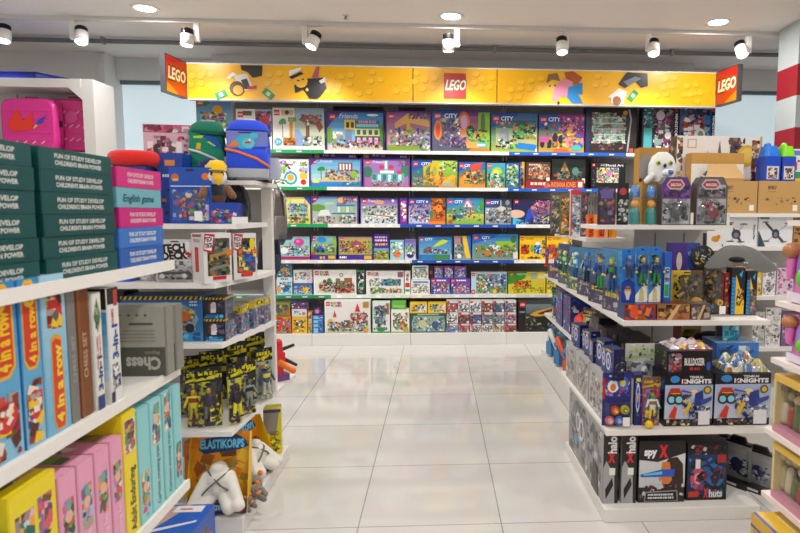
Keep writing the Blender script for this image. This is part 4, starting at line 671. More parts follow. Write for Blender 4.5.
for r in range(3):
    for cI in range(6):
        a = 446.6+cI*11.63; pal = PALS[(cI+2*r) % 6]
        def bm(A, pal=pal): A.r(0, 0, 1, 1, pal.split()[R.randrange(3)]); A.r(0, .8, 1, 1, 'd8dcd8'); A.r(.03, .8, .26, .98, 'd8241c'); A.s(.04, .05, .96, .8, pal+' 9ab 2a6ab0 c8542a 3a7a4a', 34, (.08, .2)); A.r(.78, .02, .96, .2, 'eee'); A.r(0, 0, 1, .03, '222')
        zt = (300.8, 312.2, 323.7, 335.2); j = r
        wb(5, a, zt[j], a+11.4, 'little mixed picture box, %s row, %s column of the six by three block' % (('top', 'middle', 'bottom')[r], ('first', 'second', 'third', 'fourth', 'fifth', 'sixth')[cI]), bm, 'b8bcb8', zb=None if r == 2 else zt[j+1]-.25, group='little mixed picture boxes', d=.12)
def b6z(A): A.g(0, 0, 1, 1, '2e2c2c', '3a4448'); A.r(0, 0, .18, 1, '241f20'); A.lg(.04, .8, .17); A.g(.2, .6, 1, .9, '5a646a', '7a8890', 4); A.p([(.3, .56), (.5, .68), (.95, .82), (1, .62), (.8, .52), (.45, .5)], 'd8a02a'); A.p([(.5, .6), (.9, .76), (.96, .7), (.6, .56)], '333'); A.p([(.22, .2), (.45, .48), (.8, .5), (1, .3), (.95, .16), (.4, .1)], '1c1a1c'); A.e(.36, .26, .12, '111'); A.e(.36, .26, .06, '777'); A.e(.82, .24, .12, '111'); A.e(.82, .24, .06, '777'); A.s(.2, .1, .98, .5, '333 555 222 8a8 b83', 40, (.03, .08)); A.t('TECHNIC', .03, .62, .05, 'cdd', .14)
wb(5, 518, 301, 556, 'large dark box with a yellow and black racing car, bottom row', b6z, '242224')
# ================================================================ HELPERS FOR TOYS AND PACKS
def sring(w, d, z, e=.5, cx=0, cy=0, n=20):
    o = []
    for i in range(n):
        t = 2*PI*(i+.5)/n; c, s = math.cos(t), math.sin(t)
        o.append((cx+w/2*abs(c)**e*(1 if c > 0 else -1), cy+d/2*abs(s)**e*(1 if s > 0 else -1), z))
    return o
def pouch(name, label, cat, loc, w, h, d, rz, head, pal, group=None, hole=True, K=0, fig=True):
    # hanging bag: printed card header and back card, a bulging clear pouch, the toy inside it
    t = thing(name, label, cat, group, loc, rz); hh = h*.24; q = [c if len(c) == 6 else ''.join(k*2 for k in c) for c in pal.split()]; y = d*.3
    mb = MB(); mb.box(-w/2, y, h-hh, w/2, y+.004, h, head[0]); c2 = head[1]
    A = Art(mb, (-w/2, y, h-hh), (w, 0, 0), (0, 0, hh)); A.p([(.0, .05), (1, .3), (1, .55), (.0, .2)], c2); A.ln(.1, .46, .75, .26, c2); A.ln(.2, .16, .5, .14, c2); A.s(.05, .02, .95, .98, ' '.join(head), 7, (.1, .26))
    if hole: A.e(.5, .86, .06, '888')
    mb.build('card_header', t)
    mb = MB(); mb.box(-w*.46, y, .004, w*.46, y+.004, h-hh, q[0]); A = Art(mb, (-w*.46, y, .004), (w*.92, 0, 0), (0, 0, h-hh-.004)); A.p([(0, .1), (.25, 0), (.55, 1), (.2, 1)], q[2]); A.p([(.7, .0), (1, .1), (1, .5)], q[3]); A.s(.02, .02, .98, .98, pal, 26, (.05, .13)); mb.build('back_card', t)
    mb = MB(); mb.M = Matrix.Translation((0, y*.55, 0))
    if fig: figure((R.choice(q), R.choice(q), R.choice(q), R.choice(q)))(mb, 0, (h-hh)*.56, w*.7, (h-hh)*.76, d*.5)
    bits(pal, 7, .26)(mb, 0, (h-hh)*.26, w*.8, (h-hh)*.4, d*.55); mb.build('toy', t)
    def pf(sg):
        def f(u, v):
            b = math.sin(PI*min(1, max(0, u)))**.5*math.sin(PI*min(1, v*.9+.06))**.5
            return ((u-.5)*w*(1-.06*v), y-.001+sg*d*.5*b, .003+v*(h-hh-.003))
        return f
    mb = MB(); mb.grid(8, 10, pf(-1), 'fff', CR); mb.build('clear_bag', t)
    return t
def blister(name, label, cat, loc, w, h, rz, card, art, bub, toy=None, d=.045, group=None, tab=True, tagged=False):
    # backing card with a clear moulded bubble over the toy; bub = (u0, v0, u1, v1)
    t = thing(name, label, cat, group, loc, rz); mb = MB(); r = min(w, h)*.12
    mb.prism([(-w/2, 0), (w/2, 0), (w/2, .004), (-w/2, .004)], 0, h, card)
    A = Art(mb, (-w/2, 0, 0), (w, 0, 0), (0, 0, h)); art(A)
    if tab: A.r(.4, .94, .6, .965, '222')
    mb.build('backing_card', t)
    a, b, a1, b1 = (bub[0]-.5)*w, bub[1]*h, (bub[2]-.5)*w, bub[3]*h
    if toy:
        mb = MB(); toy(mb, (a+a1)/2, (b+b1)/2, a1-a, b1-b, d); mb.build('toy', t)
    mb = MB(); q = .012
    rg = [[(x0, y, z0), (x1, y, z0), (x1, y, z1), (x0, y, z1)] for x0, x1, z0, z1, y in ((a, a1, b, b1, -.0015), (a+q*.3, a1-q*.3, b+q*.3, b1-q*.3, -d*.7), (a+q, a1-q, b+q, b1-q, -d))]
    mb.loft(rg, 'fff', CR, False, False); mb.add(rg[2], [(0, 1, 2, 3)], 'fff', CR); mb.build('clear_bubble', t)
    if tagged:
        mb = MB(); mb.box(w*.12, -d-.003, .012, w*.12+.03, -d-.001, .05, 'f4f2ee'); mb.build('price_tag', t)
    return t
def figure(cols):                                                     # a posed action figure: body one continuous mass with limbs
    def f(mb, x, z, w, h, d):
        k = h*.95; z0 = z-k/2; y = -d*.5; a, b, c, e = cols
        for s in (-1, 1):
            mb.cap((x+s*k*.06, y, z0+k*.42), (x+s*k*.1, y-.002, z0+k*.05), k*.06, k*.045, b, n=8); mb.ell((x+s*k*.11, y-k*.04, z0+k*.03), (k*.05, k*.08, k*.035), c, 8)
            mb.cap((x+s*k*.15, y, z0+k*.72), (x+s*k*.24, y-k*.05, z0+k*.5), k*.05, k*.035, a, n=8); mb.ell((x+s*k*.25, y-k*.07, z0+k*.47), k*.045, e, 8)
        mb.loft([sring(k*.2, k*.13, z0+k*.4, .8, x, y, 10), sring(k*.26, k*.15, z0+k*.58, .8, x, y, 10), sring(k*.34, k*.16, z0+k*.72, .8, x, y, 10), sring(k*.12, k*.1, z0+k*.79, .8, x, y, 10)], [a, c, a])
        mb.ell((x, y, z0+k*.89), (k*.085, k*.09, k*.11), e, 8)
        mb.loft([sring(k*.19, k*.2, z0+k*.9, .9, x, y+.002, 10), sring(k*.1, k*.12, z0+k*1.0, .9, x, y+.002, 10)], c)
    return f
def bits(pal, n=14, k=.3):
    pal = pal.split()
    def f(mb, x, z, w, h, d):
        for i in range(n):
            px, pz = x+R.uniform(-.42, .42)*w, z+R.uniform(-.42, .42)*h; r = min(w, h)*k*R.uniform(.3, .8)
            q = R.random(); c = R.choice(pal); y = -d*R.uniform(.35, .6)
            rx = min(r, w*.46-abs(px-x)+.003); rz_ = min(r, h*.46-abs(pz-z)+.003)
            if q < .4: mb.ell((px, y, pz), (max(rx, .004), d*.3, max(rz_, .004)), c, 8)
            elif q < .7: mb.cyl((px, y-d*.15, pz), (px, y+d*.2, pz), max(min(rx, rz_), .004), c, n=10)
            else: mb.box(px-max(rx, .004)*.7, y-d*.2, pz-max(rz_, .004)*.7, px+max(rx, .004)*.7, y+d*.2, pz+max(rz_, .004)*.7, c, PL)
    return f
def shelf_mb(pts, z, th=.022, c='eae7e1'):
    mb = MB(); mb.prism(pts, z-th, z, c, ME); return mb
# ================================================================ NEAR LEFT SHELVING (faces the aisle)
t = thing('gondola_shelving', 'white shelving unit nearest on the left, full of board game boxes', 'shelving', 'white gondola shelving units', (-1.15, 1.3, 0))
def LX(mb): mb.M = Matrix.Translation((1.15, -1.3, 0)); return mb
mb = LX(MB()); mb.box(-1.5, .3, 0, -.80, 1.88, .07, 'e4e1dc', ME); mb.build('base', t, .004)
mb = LX(MB()); mb.box(-1.5, .3, .12, -1.47, 1.88, 1.3, 'd8d5d0', ME); mb.build('back_panel', t)
mb = LX(MB()); mb.box(-1.469, 1.865, .12, -1.05, 1.88, 1.3, 'dedbd6', ME); mb.build('side_panel', t)
for z, x in ((.46, -.79), (.828, -.805), (1.158, -.81)):
    mb = LX(MB()); mb.box(-1.469, .3, z-.022, x, 1.863, z, 'ece9e3', ME); mb.box(x-.004, .3, z-.026, x+.004, 1.863, z+.003, 'f0ede6', ME); mb.build('shelf', t)
RQ = PI/2
def leaf(lines, c='d8dcd6', sub=None, w=.66):
    def f(A):
        for i, s in enumerate(lines): A.t(s, .5, .56-.32*i, .2, c, w, mid=True, bold=.03)
    return f
GL = ["FUN OF STUDY DEVELOP", "CHILDREN'S BRAIN POWER"]
GT = ['topmost', 'second from top', 'third from top', 'third from bottom', 'second from bottom', 'bottom']
def stack(y0, y1, n, zs, cols, labels, fr, d=.3, name='board_game_box', grp='dark green game boxes in stacks', X=-.825, jit=.006):
    for i in range(n):
        yc = (y0+y1)/2+R.uniform(-jit, jit)*.4; h = zs[i+1]-zs[i]-.0008
        carton(name, labels[n-1-i], 'board game', (X-R.uniform(0, jit), yc, zs[i]), y1-y0-.012, d, h, RQ, fr[i], cols[i], lambda A: A.r(.05, .1, .95, .9, 'b9c8bd') if 0 else None, group=grp, bev=.0025)
z0 = 1.1582
zb = [z0+.0478*i for i in range(7)]; gc = ['14504f', '174f4e', '124a4b', '164e4a', '134b4d', '15504e']
stack(1.296, 1.585, 6, zb, gc, [q+' dark green game box in the stack touching the pink boxes' for q in GT], [leaf(GL)]*6)
stack(.985, 1.286, 6, [z0+.0478*i for i in range(7)], ['18524f', '124a49', '15504c', '174d4d', '124c4a', '154f50'], [q+' dark green game box of the stack at the left photo edge' for q in GT], [leaf(GL)]*6)
pk = ['2c5fae', '3d74c4', 'c8287c', '6fb0bd', 'd0307f']
pl = ['pink game box on top of the pink, teal and blue stack', 'teal game box between two pink ones', 'pink game box directly above the blue ones', 'lighter blue game box with rounded edge, second from bottom of its stack', 'darker blue game box at the bottom of the pink, teal and blue stack']
stack(1.592, 1.85, 5, [z0+.0535*i for i in range(6)], pk, pl, [leaf(GL, 'e4ecf4', w=.62), leaf(GL, 'e4ecf4', w=.62), leaf(GL, 'f0d0dc', w=.6), lambda A: A.t('English game', .1, .3, .36, '1f4f5c', .7, sh=.3), leaf(GL, 'f0d0dc', w=.6)], .28, grp='coloured game boxes in a stack')
# middle shelf: upright boxes, spines to the aisle
zm = .8285
def up(name, y0, y1, h, base, art, label, d=.26, X=-.822, cat='board game', grp=None, **k):
    return carton(name, label, cat, (X, (y0+y1)/2, k.pop('z', zm)), y1-y0-.003, d, h, RQ, art, base, group=grp, bev=.0015, **k)
def row4(wd):
    def f(A):
        A.g(0, 0, 1, 1, '8ec4dc', '2a86c8', 8); A.p([(.1, .93), (.3, .99), (.7, .99), (.9, .93), (.9, .52), (.7, .46), (.3, .46), (.1, .52)], 'e8b01c'); A.p([(.16, .92), (.35, .965), (.65, .965), (.84, .92), (.84, .53), (.65, .48), (.35, .48), (.16, .53)], 'd2402a')
        A.e(.5, .88, .05, 'f0c82a'); A.t('4', .5, .86, .045, 'b8281c', mid=True); A.tv('4 in a row', .74, .5, .38, 'f5c62a', .34, bold=.04)
        A.s(.1, .02, .9, .4, 'd8302a f0c42a e8dcd0 3a5ab0 c8503a', 16, (.05, .1)); A.e_(.5, .25, .34, .09, 'd0352c'); A.s(.14, .2, .86, .32, 'e8e0d8 d8302a f0c42a', 12, (.03, .06))
    return f
up('board_game_box', 1.1, 1.196, .345, '2a80c0', row4(1), 'blue four-in-a-row game box, leftmost and cut by the photo edge', grp='four-in-a-row game boxes')
up('board_game_box', 1.199, 1.262, .345, '2a7ec0', row4(1), 'blue four-in-a-row game box, middle of three', grp='four-in-a-row game boxes')
def row4b(A):
    A.g(0, 0, 1, 1, '6fb4d8', 'a8d0e0', 8); A.s(.2, .66, .85, .93, 'c8352c e8c23a d8d0cc b02420', 26, (.05, .1)); A.p([(.3, .6), (.5, .63), (.75, .6), (.8, .1), (.75, .02), (.35, .02), (.26, .1)], 'e8a01c'); A.p([(.34, .58), (.5, .6), (.71, .58), (.75, .1), (.7, .03), (.4, .03), (.31, .1)], 'd2482a'); A.tv('4 in a row', .7, .06, .3, 'f6d23a', .5, bold=.04)
up('board_game_box', 1.264, 1.348, .345, '8cc0dc', row4b, 'pale blue four-in-a-row game box beside the grey chess set', grp='four-in-a-row game boxes')
up('board_game_box', 1.350, 1.384, .305, '7d7a74', lambda A: (A.tv('CHESS SET', .68, .3, .38, 'a8a49c', .36),), 'grey chess set box with faint lettering on its spine')
up('board_game_box', 1.386, 1.436, .305, '7a4420', lambda A: (A.r(0, 0, .2, 1, '8a5228'), A.tv('CHESS SET', .66, .3, .34, 'c8a888', .36)), 'brown chess set box with pale lettering on its spine')
def tri(A):
    A.r(0, 0, 1, 1, 'e4e2da'); A.p([(.5, .66), (.95, .8), (.5, .96), (.05, .8)], '5f8a5a'); A.s(.25, .7, .75, .9, '7aa070 e0dcc8 4a6a48', 16, (.03, .06)); A.tv('3-in-1', .8, .16, .5, '1c3a8a', .3, bold=.04); A.tv('TRAVEL GAMES', .42, .35, .18, 'c83a34', .28); A.tv('magnetic', .7, .44, .16, 'c83a34', .2); A.r(.1, 0, .9, .12, '2a3a78')
up('board_game_box', 1.438, 1.478, .285, 'dcdad2', tri, 'white three-in-one game box with a green checkered diamond', X=-.818)
def tri2(A):
    A.r(0, 0, 1, 1, 'e4e4e0'); A.r(0, .86, 1, 1, '2a2220'); A.r(.55, .84, .9, .98, 'b8443a'); A.tv('3-in-1', .8, .38, .5, '1f4a9a', .3, bold=.04); A.tv('GAMES', .5, .68, .2, 'c8443a', .14); A.s(.2, .1, .9, .34, '2a3a70 e8e8e8 7a86a8', 24, (.03, .05)); A.r(0, 0, .3, .1, '2a2f50')
def tri2s(A): A.r(0, .82, 1, 1, '2a201e'); A.g(0, .2, 1, .8, 'c8e0ec', '3a90c8'); A.r(0, 0, 1, .2, 'e0e0dc'); A.r(.3, .05, .8, .14, '2a3a70')
up('board_game_box', 1.49, 1.545, .29, 'dedcd8', tri2, 'white three-in-one game box with black top and blue fading side', X=-.812, left=tri2s)
def chess(A):
    A.r(0, 0, 1, 1, 'a7a79b'); A.p([(0, 0), (1, 0), (1, .42), (.22, .42), (0, .2)], '55564c'); A.t('Chess', .93, .27, .17, 'b9b9ae', .5, rot=PI, bold=.04); A.t('Magnetic', .92, .36, .05, '8f8f84', .22, rot=PI)
    for k in range(4): A.r(.25+.05*k, .5+.05*k, .86, .515+.05*k, '8d8d82')
    A.r(.5, .74, .84, .77, '5a5a52'); A.r(.3, .87, .4, .89, '77776c'); [A.e(.5+.12*k, .88, .02, '6a6a62') for k in range(3)]
def chess_s(A): A.r(0, 0, .12, 1, '6f7068')
carton('board_game_box', 'large grey chess box facing the aisle mouth, lettering upside down', 'board game', (-.892, 1.75, zm), .2, .055, .205, 0, chess, '8b8b81', chess_s, bev=.0015)
carton('board_game_box', 'second grey chess box standing behind the upside-down chess box', 'board game', (-.889, 1.807, zm), .2, .055, .2, 0, chess, '83837a', chess_s, bev=.0015)
# lowest visible shelf: children's puzzle boxes
zl = .4605
def kid(bg, txt, seed, ink='fff', top=.7):
    def f(A):
        A.r(0, 0, 1, 1, bg); A.r(.16, top-.2, .84, top+.1, '9ac8d8' if bg != 'f0d81c' else '6ab0c8'); A.s(.16, top-.22, .84, top+.14, '3a82b8 e8a23a d84a5a 6ab04a f0e4c8 c87ab0', 16, (.04, .1)); A.e_(.5, top, .22, .05, 'e8b8a0'); A.e_(.52, top+.09, .14, .05, '6ab0a0')
        A.tv(txt, .66, .04, .28, ink, top-.28, bold=.01)
    return f
def ktop(bg):
    def f(A): A.r(0, 0, 1, 1, bg); A.s(.05, .1, .95, .9, '8a9a4a c8a85a d88aa0 5a6a4a e8c8d0', 14, (.12, .4))
    return f
def pz(y0, y1, h, bg, txt, label, ink='fff', X=-.80, grp=None, top=.66, art=None, d=.34):
    up('puzzle_box', y0, y1, h, bg, art or kid(bg, txt, 0, ink, top), label, d, X, 'puzzle', grp, top=ktop(bg), z=zl)
def yb(A): A.r(0, 0, 1, 1, 'f0d81c'); A.s(.1, .55, .5, .85, '6ab8d8 e8b8c8 3a8a6a f0a83a c8d8e0', 22, (.05, .12)); A.s(.58, .6, .9, .88, 'e8a0b8 8a6aa0 f0b86a d85a6a', 18, (.04, .1)); A.s(.12, .1, .85, .4, '6ab8d8 e8b8c8 9ac85a', 20, (.06, .14))
pz(.98, 1.1, .25, '4a9ac0', ' . ', 'blue puzzle box at the left photo edge beside the yellow box')
pz(1.106, 1.246, .312, 'f0d81c', '', 'broad yellow puzzle box with little drawings, left of the pink ones', art=yb)
for i, (a, c) in enumerate(((1.25, 1.313), (1.316, 1.38), (1.383, 1.446), (1.449, 1.506))):
    pz(a, c, .285, 'eaa2c0', ('Animal friends', 'Little garden', 'Counting fun', 'Listening fun')[i], 'pink puzzle box, '+('leftmost', 'second from left', 'third from left', 'rightmost')[i]+' of the four', 'f6dce6', grp='pink puzzle boxes')
def tall(A): A.r(0, 0, 1, 1, 'f0d81c'); A.r(.1, .68, .9, .94, 'e8e8d8'); A.s(.12, .68, .9, .94, '6aa04a b85a8a e8a24a 7a4a3a', 22, (.03, .07)); A.tv('Adult Enduring', .74, .03, .4, '2a2a2a', .52, bold=.02)
def tallL(A): A.r(0, 0, 1, 1, 'f0d81c'); A.r(0, .9, 1, 1, '7a6a2a'); A.t('wear', .35, .905, .07, '222', .3); A.e(.82, .94, .025, '444')
pz(1.509, 1.578, .33, 'f0d81c', '', 'tall yellow puzzle box with black lettering, right of the pink ones', art=tall)
for i, (a, c) in enumerate(((1.581, 1.648), (1.651, 1.722), (1.727, 1.79), (1.794, 1.85))):
    pz(a, c, .318, '8ed2d5' if i != 1 else '97d8da', ('Cartoon cruising train', 'Cartoon cruising train', 'Cartoon moving train', 'Game train')[i], 'teal puzzle box, '+('leftmost, beside the tall yellow one', 'second from left', 'third from left', 'rightmost, at the shelf end')[i], '3a6a72', grp='teal puzzle boxes', top=(.3, .82, .86, .3)[i])
def bt(A): A.r(0, 0, 1, 1, '1f62c8'); A.p([(0, .1), (.5, .3), (.75, 1), (.3, .9), (0, .6)], 'c8a8a0'); A.s(.02, .2, .5, .95, '3a6a3a d8542a 8a2a3a e8c8b8 2a5a2a', 26, (.08, .2)); A.r(.6, .8, .92, .96, 'f0f0f0'); A.r(.66, .86, .8, .89, 'c83a3a'); A.p([(.1, .1), (.95, .55), (.95, .6), (.1, .2)], 'e8e4f0')
def bs(A): A.r(0, 0, 1, 1, '2456b8'); A.s(.1, .1, .9, .8, 'e8b088 d86a4a 6a9ad0 f0d8c8', 14, (.1, .25))
carton('toy_box', 'glossy blue toy box on the floor between the two left shelving units', 'toy box', (-1.01, 1.92, 0), .32, .3, .2, 0, bs, '1f5cc0', bs, top=bt)
# ================================================================ LEFT GONDOLA END
t = thing('gondola_shelving', 'white end shelving on the left with school backpacks on top', 'shelving', 'white gondola shelving units', (-1.2, 2.6, 0))
def LG(mb): mb.M = Matrix.Translation((1.2, -2.6, 0)); return mb
mb = LG(MB()); mb.box(-1.7, 2.36, 0, -.792, 3.12, .07, 'e6e3de', ME); mb.build('base', t, .004)
for z, pts in ((.43, [(-1.7, 2.36), (-.825, 2.36), (-.775, 3.22), (-1.7, 3.22)]), (.79, [(-1.7, 2.36), (-.85, 2.36), (-.775, 2.86), (-1.7, 2.86)]), (1.036, [(-1.7, 2.3), (-.85, 2.3), (-.77, 2.68), (-.77, 2.85), (-1.7, 2.85)]), (1.26, [(-1.7, 2.42), (-.8, 2.42), (-.8, 2.85), (-1.7, 2.85)])):
    mb = LG(MB()); mb.prism(pts, z-.02, z, 'ebe8e2', ME); mb.build('shelf', t)
mb = LG(MB()); mb.box(-1.7, 2.862, .12, -1.0, 2.88, 1.435, 'cfccc6', ME); mb.build('back_panel', t)
mb = LG(MB()); mb.box(-.83, 2.862, .44, -.785, 2.9, 1.437, 'e2dfda', ME); mb.build('upright', t)
mb = LG(MB()); mb.box(-1.7, 2.56, 1.422, -.765, 2.9, 1.44, 'e9e6e1', ME); mb.build('top_ledge', t)
# --- backpacks on the ledge
def backpack(name, label, loc, rz, w, h, d, c):
    t = thing(name, label, 'backpack', 'school backpacks', loc, rz); m = CL
    mb = MB(); prof = [(0, .88, .9), (.06, .97, 1), (.3, 1, 1), (.6, .98, .96), (.8, .92, .86), (.93, .78, .66), (1, .5, .36)]
    mb.loft([sring(w*a, d*b, h*q, .55, 0, 0) for q, a, b in prof], [c['low'], c['main'], c['main'], c['main'], c['lid'], c['lid']], m); mb.build('body', t)
    mb = MB(); mb.loft([sring(w*.92, .05, h*.06, .5, 0, -d*.5), sring(w*.94, .075, h*.2, .5, 0, -d*.5), sring(w*.92, .07, h*.44, .5, 0, -d*.5), sring(w*.86, .03, h*.52, .5, 0, -d*.48)], [c['low'], c['pocket'], c['pocket']], m); mb.build('front_pocket', t)
    mb = MB(); mb.tube([(-w*.47, -d*.5-.036, h*.5), (-w*.2, -d*.5-.034, h*.46), (w*.2, -d*.5-.036, h*.36), (w*.47, -d*.5-.03, h*.24)], .006, c['trim'], m=m); mb.build('piping', t)
    mb = MB(); mb.loft([sring(w*1.01, d*1.06, h*.78, .55), sring(w*.98, d*1.02, h*.84, .55), sring(w*.84, d*.76, h*.945, .55), sring(w*.55, d*.42, h*1.012, .55)], [c['lid2'], c['lid'], c['lid']], m); mb.build('lid', t)
    for s in (-1, 1):
        mb = MB(); mb.loft([sring(.06, d*.6, h*.05, .6, s*(w*.5+.005), 0, 14), sring(.075, d*.66, h*.2, .6, s*(w*.5+.008), 0, 14), sring(.06, d*.6, h*.4, .6, s*(w*.5+.004), 0, 14)], c['side'], m); mb.build('side_pocket', t)
        mb = MB(); mb.tube([(s*w*.3, d*.5, h*.92), (s*w*.36, d*.62, h*.7), (s*w*.38, d*.62, h*.35), (s*w*.36, d*.5, h*.1)], .014, c['strap'], m=m); mb.build('shoulder_strap', t)
    mb = MB(); mb.tube([(-.03, d*.3, h*.97), (-.025, d*.34, h*1.05), (.025, d*.34, h*1.05), (.03, d*.3, h*.97)], .006, c['strap'], m=m); mb.build('grab_handle', t)
    mb = MB()
    A = Art(mb, (-w*.45, -d*.5-.002, h*.45), (w*.9, 0, 0), (0, 0, h*.36), CL); c['emb'](A); mb.build('emblem', t)
    mb = MB(); mb.loft([sring(w*.9, d*.92, 0, .5), sring(w*.93, d*.95, .018, .5)], '24242c', m); mb.build('bottom', t)
    return t
def emb1(A): A.r(0, 0, 1, 1, '7a8ad0'); A.p([(0, 0), (.4, .1), (1, .0), (1, .35), (.5, .3), (0, .2)], '2a55d8'); A.e_(.45, .5, .24, .36, '49bcd8'); A.e_(.52, .46, .15, .22, '6fd0dc'); A.e_(.66, .82, .1, .14, '58c4dc'); A.p([(.02, .28), (.2, .62), (.3, .3)], 'f08a2a'); A.p([(.85, .0), (.98, .3), (.99, .05)], 'e06a2a'); A.r(.44, .46, .58, .54, 'd8344a'); A.e(.56, .62, .05, 'f0f4f4')
def emb2(A): A.p([(0, 1), (.3, .9), (.7, .6), (1, .1), (.6, 0), (0, 0)], '1f8a6a'); A.p([(.35, .9), (.75, .8), (.95, .3), (.7, .3)], '2a5aa8'); A.p([(.2, .5), (.32, .5), (.3, .1), (.16, .05)], 'e8b02a'); A.p([(.1, .8), (.4, .85), (.36, .72), (.12, .7)], 'b8d84a'); A.p([(.55, .6), (.75, .4), (.72, .36), (.5, .55)], 'c8dc5a')
p0 = P(249, 185, 2.66)
backpack('school_backpack', 'royal blue school backpack with orange piping and turquoise creature patch', (-.83, 2.70, 1.441), .22, .185, .262, .13, dict(low='b8bcc4', main='2448d0', lid='2b4fe0', lid2='1a2a78', pocket='2f50d8', trim='f07a2a', side='b8c0cc', strap='c8ccd4', emb=emb1))
backpack('school_backpack', 'dark green school backpack with a pale green figure patch', (-1.005, 2.70, 1.441), .3, .15, .255, .12, dict(low='2a3a88', main='16705a', lid='127058', lid2='0d5544', pocket='1a7a62', trim='c8ccc8', side='c0c4c8', strap='a8acb0', emb=emb2))
# black backpack hanging below, and a grey satin bag on the end
def hung(name, label, loc, rz, w, h, d, c, c2, cat='backpack', m=CL):
    t = thing(name, label, cat, None, loc, rz); mb = MB()
    mb.loft([sring(w*.7, d*.6, 0, .7), sring(w, d, h*.12, .6), sring(w*.98, d*.95, h*.5, .6), sring(w*.8, d*.8, h*.8, .7), sring(w*.45, d*.5, h*.97, .8), sring(w*.2, d*.3, h, .9)], c, m); mb.build('body', t)
    mb = MB(); mb.loft([sring(w*.7, .03, h*.1, .6, 0, -d*.47), sring(w*.78, .04, h*.3, .6, 0, -d*.47), sring(w*.6, .02, h*.5, .6, 0, -d*.45)], c2, m); mb.build('front_pocket', t)
    mb = MB(); mb.tube([(-w*.2, -d*.1, h*.95), (-w*.25, -d*.45, h*.9), (-w*.3, -d*.52, h*.5), (-w*.3, -d*.5, h*.14)], .008, c2, m=m); mb.tube([(w*.2, -d*.1, h*.95), (w*.3, -d*.45, h*.85), (w*.36, -d*.5, h*.4), (w*.3, -d*.45, h*.14)], .008, c2, m=m); mb.build('strap', t)
    mb = MB(); mb.tube([(-.015, 0, h*.98), (0, 0, h+.03), (.015, 0, h*.98)], .004, c2, m=m); mb.build('hanging_loop', t); return t
hung('backpack', 'black backpack on the shelf below the royal blue school backpack', (-.865, 2.62, 1.2605), .3, .125, .16, .12, '242427', '38383c')
hung('satin_bag', 'silvery grey satin bag hanging on the post, in front of the toy wall', (-.80, 3.0, 1.145), .9, .11, .29, .05, '8f8784', 'a39c9a', 'bag', FO)
hung('backpack', 'dark navy backpack hanging behind the shelf post beside the skateboard boxes', (-.83, 2.96, 1.0), .9, .1, .2, .08, '1c2434', '2a3448')
# --- upper shelf packs
def cards(A):
    A.r(0, 0, 1, 1, '1f4fae'); A.e(.14, .82, .07, 'c8643a'); A.r(.08, .76, .22, .8, 'd8b84a'); A.e(.86, .84, .065, 'e0702a'); A.r(.03, .66, .97, .675, 'dfe4f0'); A.s(.06, .06, .94, .62, '3a6ac0 8a9ad8 b8c8e8 2a4a98', 22, (.04, .1)); A.s(.1, .1, .9, .6, 'e08a4a d8483a 5aa04a e8d8c8 7a4ab0 f0c03a', 30, (.03, .07)); A.r(.66, .04, .78, .2, 'f2f2f2'); A.r(.84, .06, .95, .34, 'e8d8d8'); A.p([(.42, .1), (.62, .1), (.58, .3), (.46, .3)], '3a9a4a'); A.e(.5, .32, .05, 'd84a3a')
blister('sticker_play_pack', 'blue hanging play pack of little figures with an orange badge', 'toy', (-.99, 2.46, 1.2605), .165, .225, 0, '1c4aa6', cards, (.04, .04, .96, .62), bits('e08a4a d8483a 5aa04a e8d8c8 7a4ab0 3a6ac0', 16, .14), .02, tagged=True)
carton('toy_box', 'deep blue box standing left behind the blue hanging play pack', 'toy box', (-1.085, 2.5, 1.2605), .1, .1, .285, .0, lambda A: (A.r(0, 0, 1, 1, '1c409a'), A.r(.3, .82, .7, .9, 'd8843a'), A.ln(.2, .66, .5, .04, 'd8e0f0'), A.s(.1, .1, .9, .5, '2a5ab8 1a3a8a c85a3a', 10, (.05, .1))), '1a3e98')
carton('toy_box', 'blue patterned box under the plush eagle', 'toy box', (-.86, 2.45, 1.2605), .11, .11, .085, .12, lambda A: (A.r(0, 0, 1, 1, '2448a8'), A.s(.05, .05, .95, .7, 'd84a5a e8a23a 3a6ad0 6ab04a f0d0d8 7a3aa0', 26, (.1, .22))), '20429c')
t = thing('plush_eagle', 'white headed plush bird with yellow beak and yellow cap on the blue box', 'plush toy', None, (-.905, 2.50, 1.3465), .5); t.scale = (.84, .84, .9)
mb = MB(); mb.loft([sring(.07, .07, 0, 1), sring(.1, .09, .03, 1), sring(.085, .08, .075, 1), sring(.06, .06, .09, 1)], ['6a4a2a', '30333c', '30333c'], PU); mb.ell((0, -.005, .115), (.052, .05, .045), 'ecebe6', 14, PU)
mb.cap((-.05, -.01, .06), (-.07, -.04, .03), .02, .016, '8a5a34', PU); mb.cap((.05, -.01, .06), (.07, -.04, .03), .02, .016, '8a5a34', PU); mb.build('body', t)
mb = MB(); mb.loft([sring(.05, .04, .13, 1, .0, -.05, 10), sring(.05, .045, .115, 1, 0, -.066, 10), sring(.03, .03, .092, 1, 0, -.082, 10), sring(.008, .008, .075, 1, 0, -.085, 10)], 'f0b81c', PU); mb.build('beak', t)
mb = MB(); [mb.ell((s*.024, -.048, .128), (.008, .006, .01), '161616', 8) for s in (-1, 1)]; mb.build('eyes', t)
mb = MB(); mb.loft([sring(.1, .1, .142, 1, .0, 0, 14), sring(.098, .095, .165, 1, .005, 0, 14), sring(.06, .055, .188, 1, .008, .005, 14), sring(.01, .01, .193, 1, .008, .005, 14)], 'f2c81c', PU); mb.prism([(-.035, -.045), (.035, -.045), (.025, -.085), (-.025, -.085)], .142, .147, 'f2c81c', PU); mb.build('cap', t)
t = thing('navy_hat', 'dark blue soft hat with a white band behind the plush bird', 'hat', None, (-.955, 2.585, 1.2605), .3)
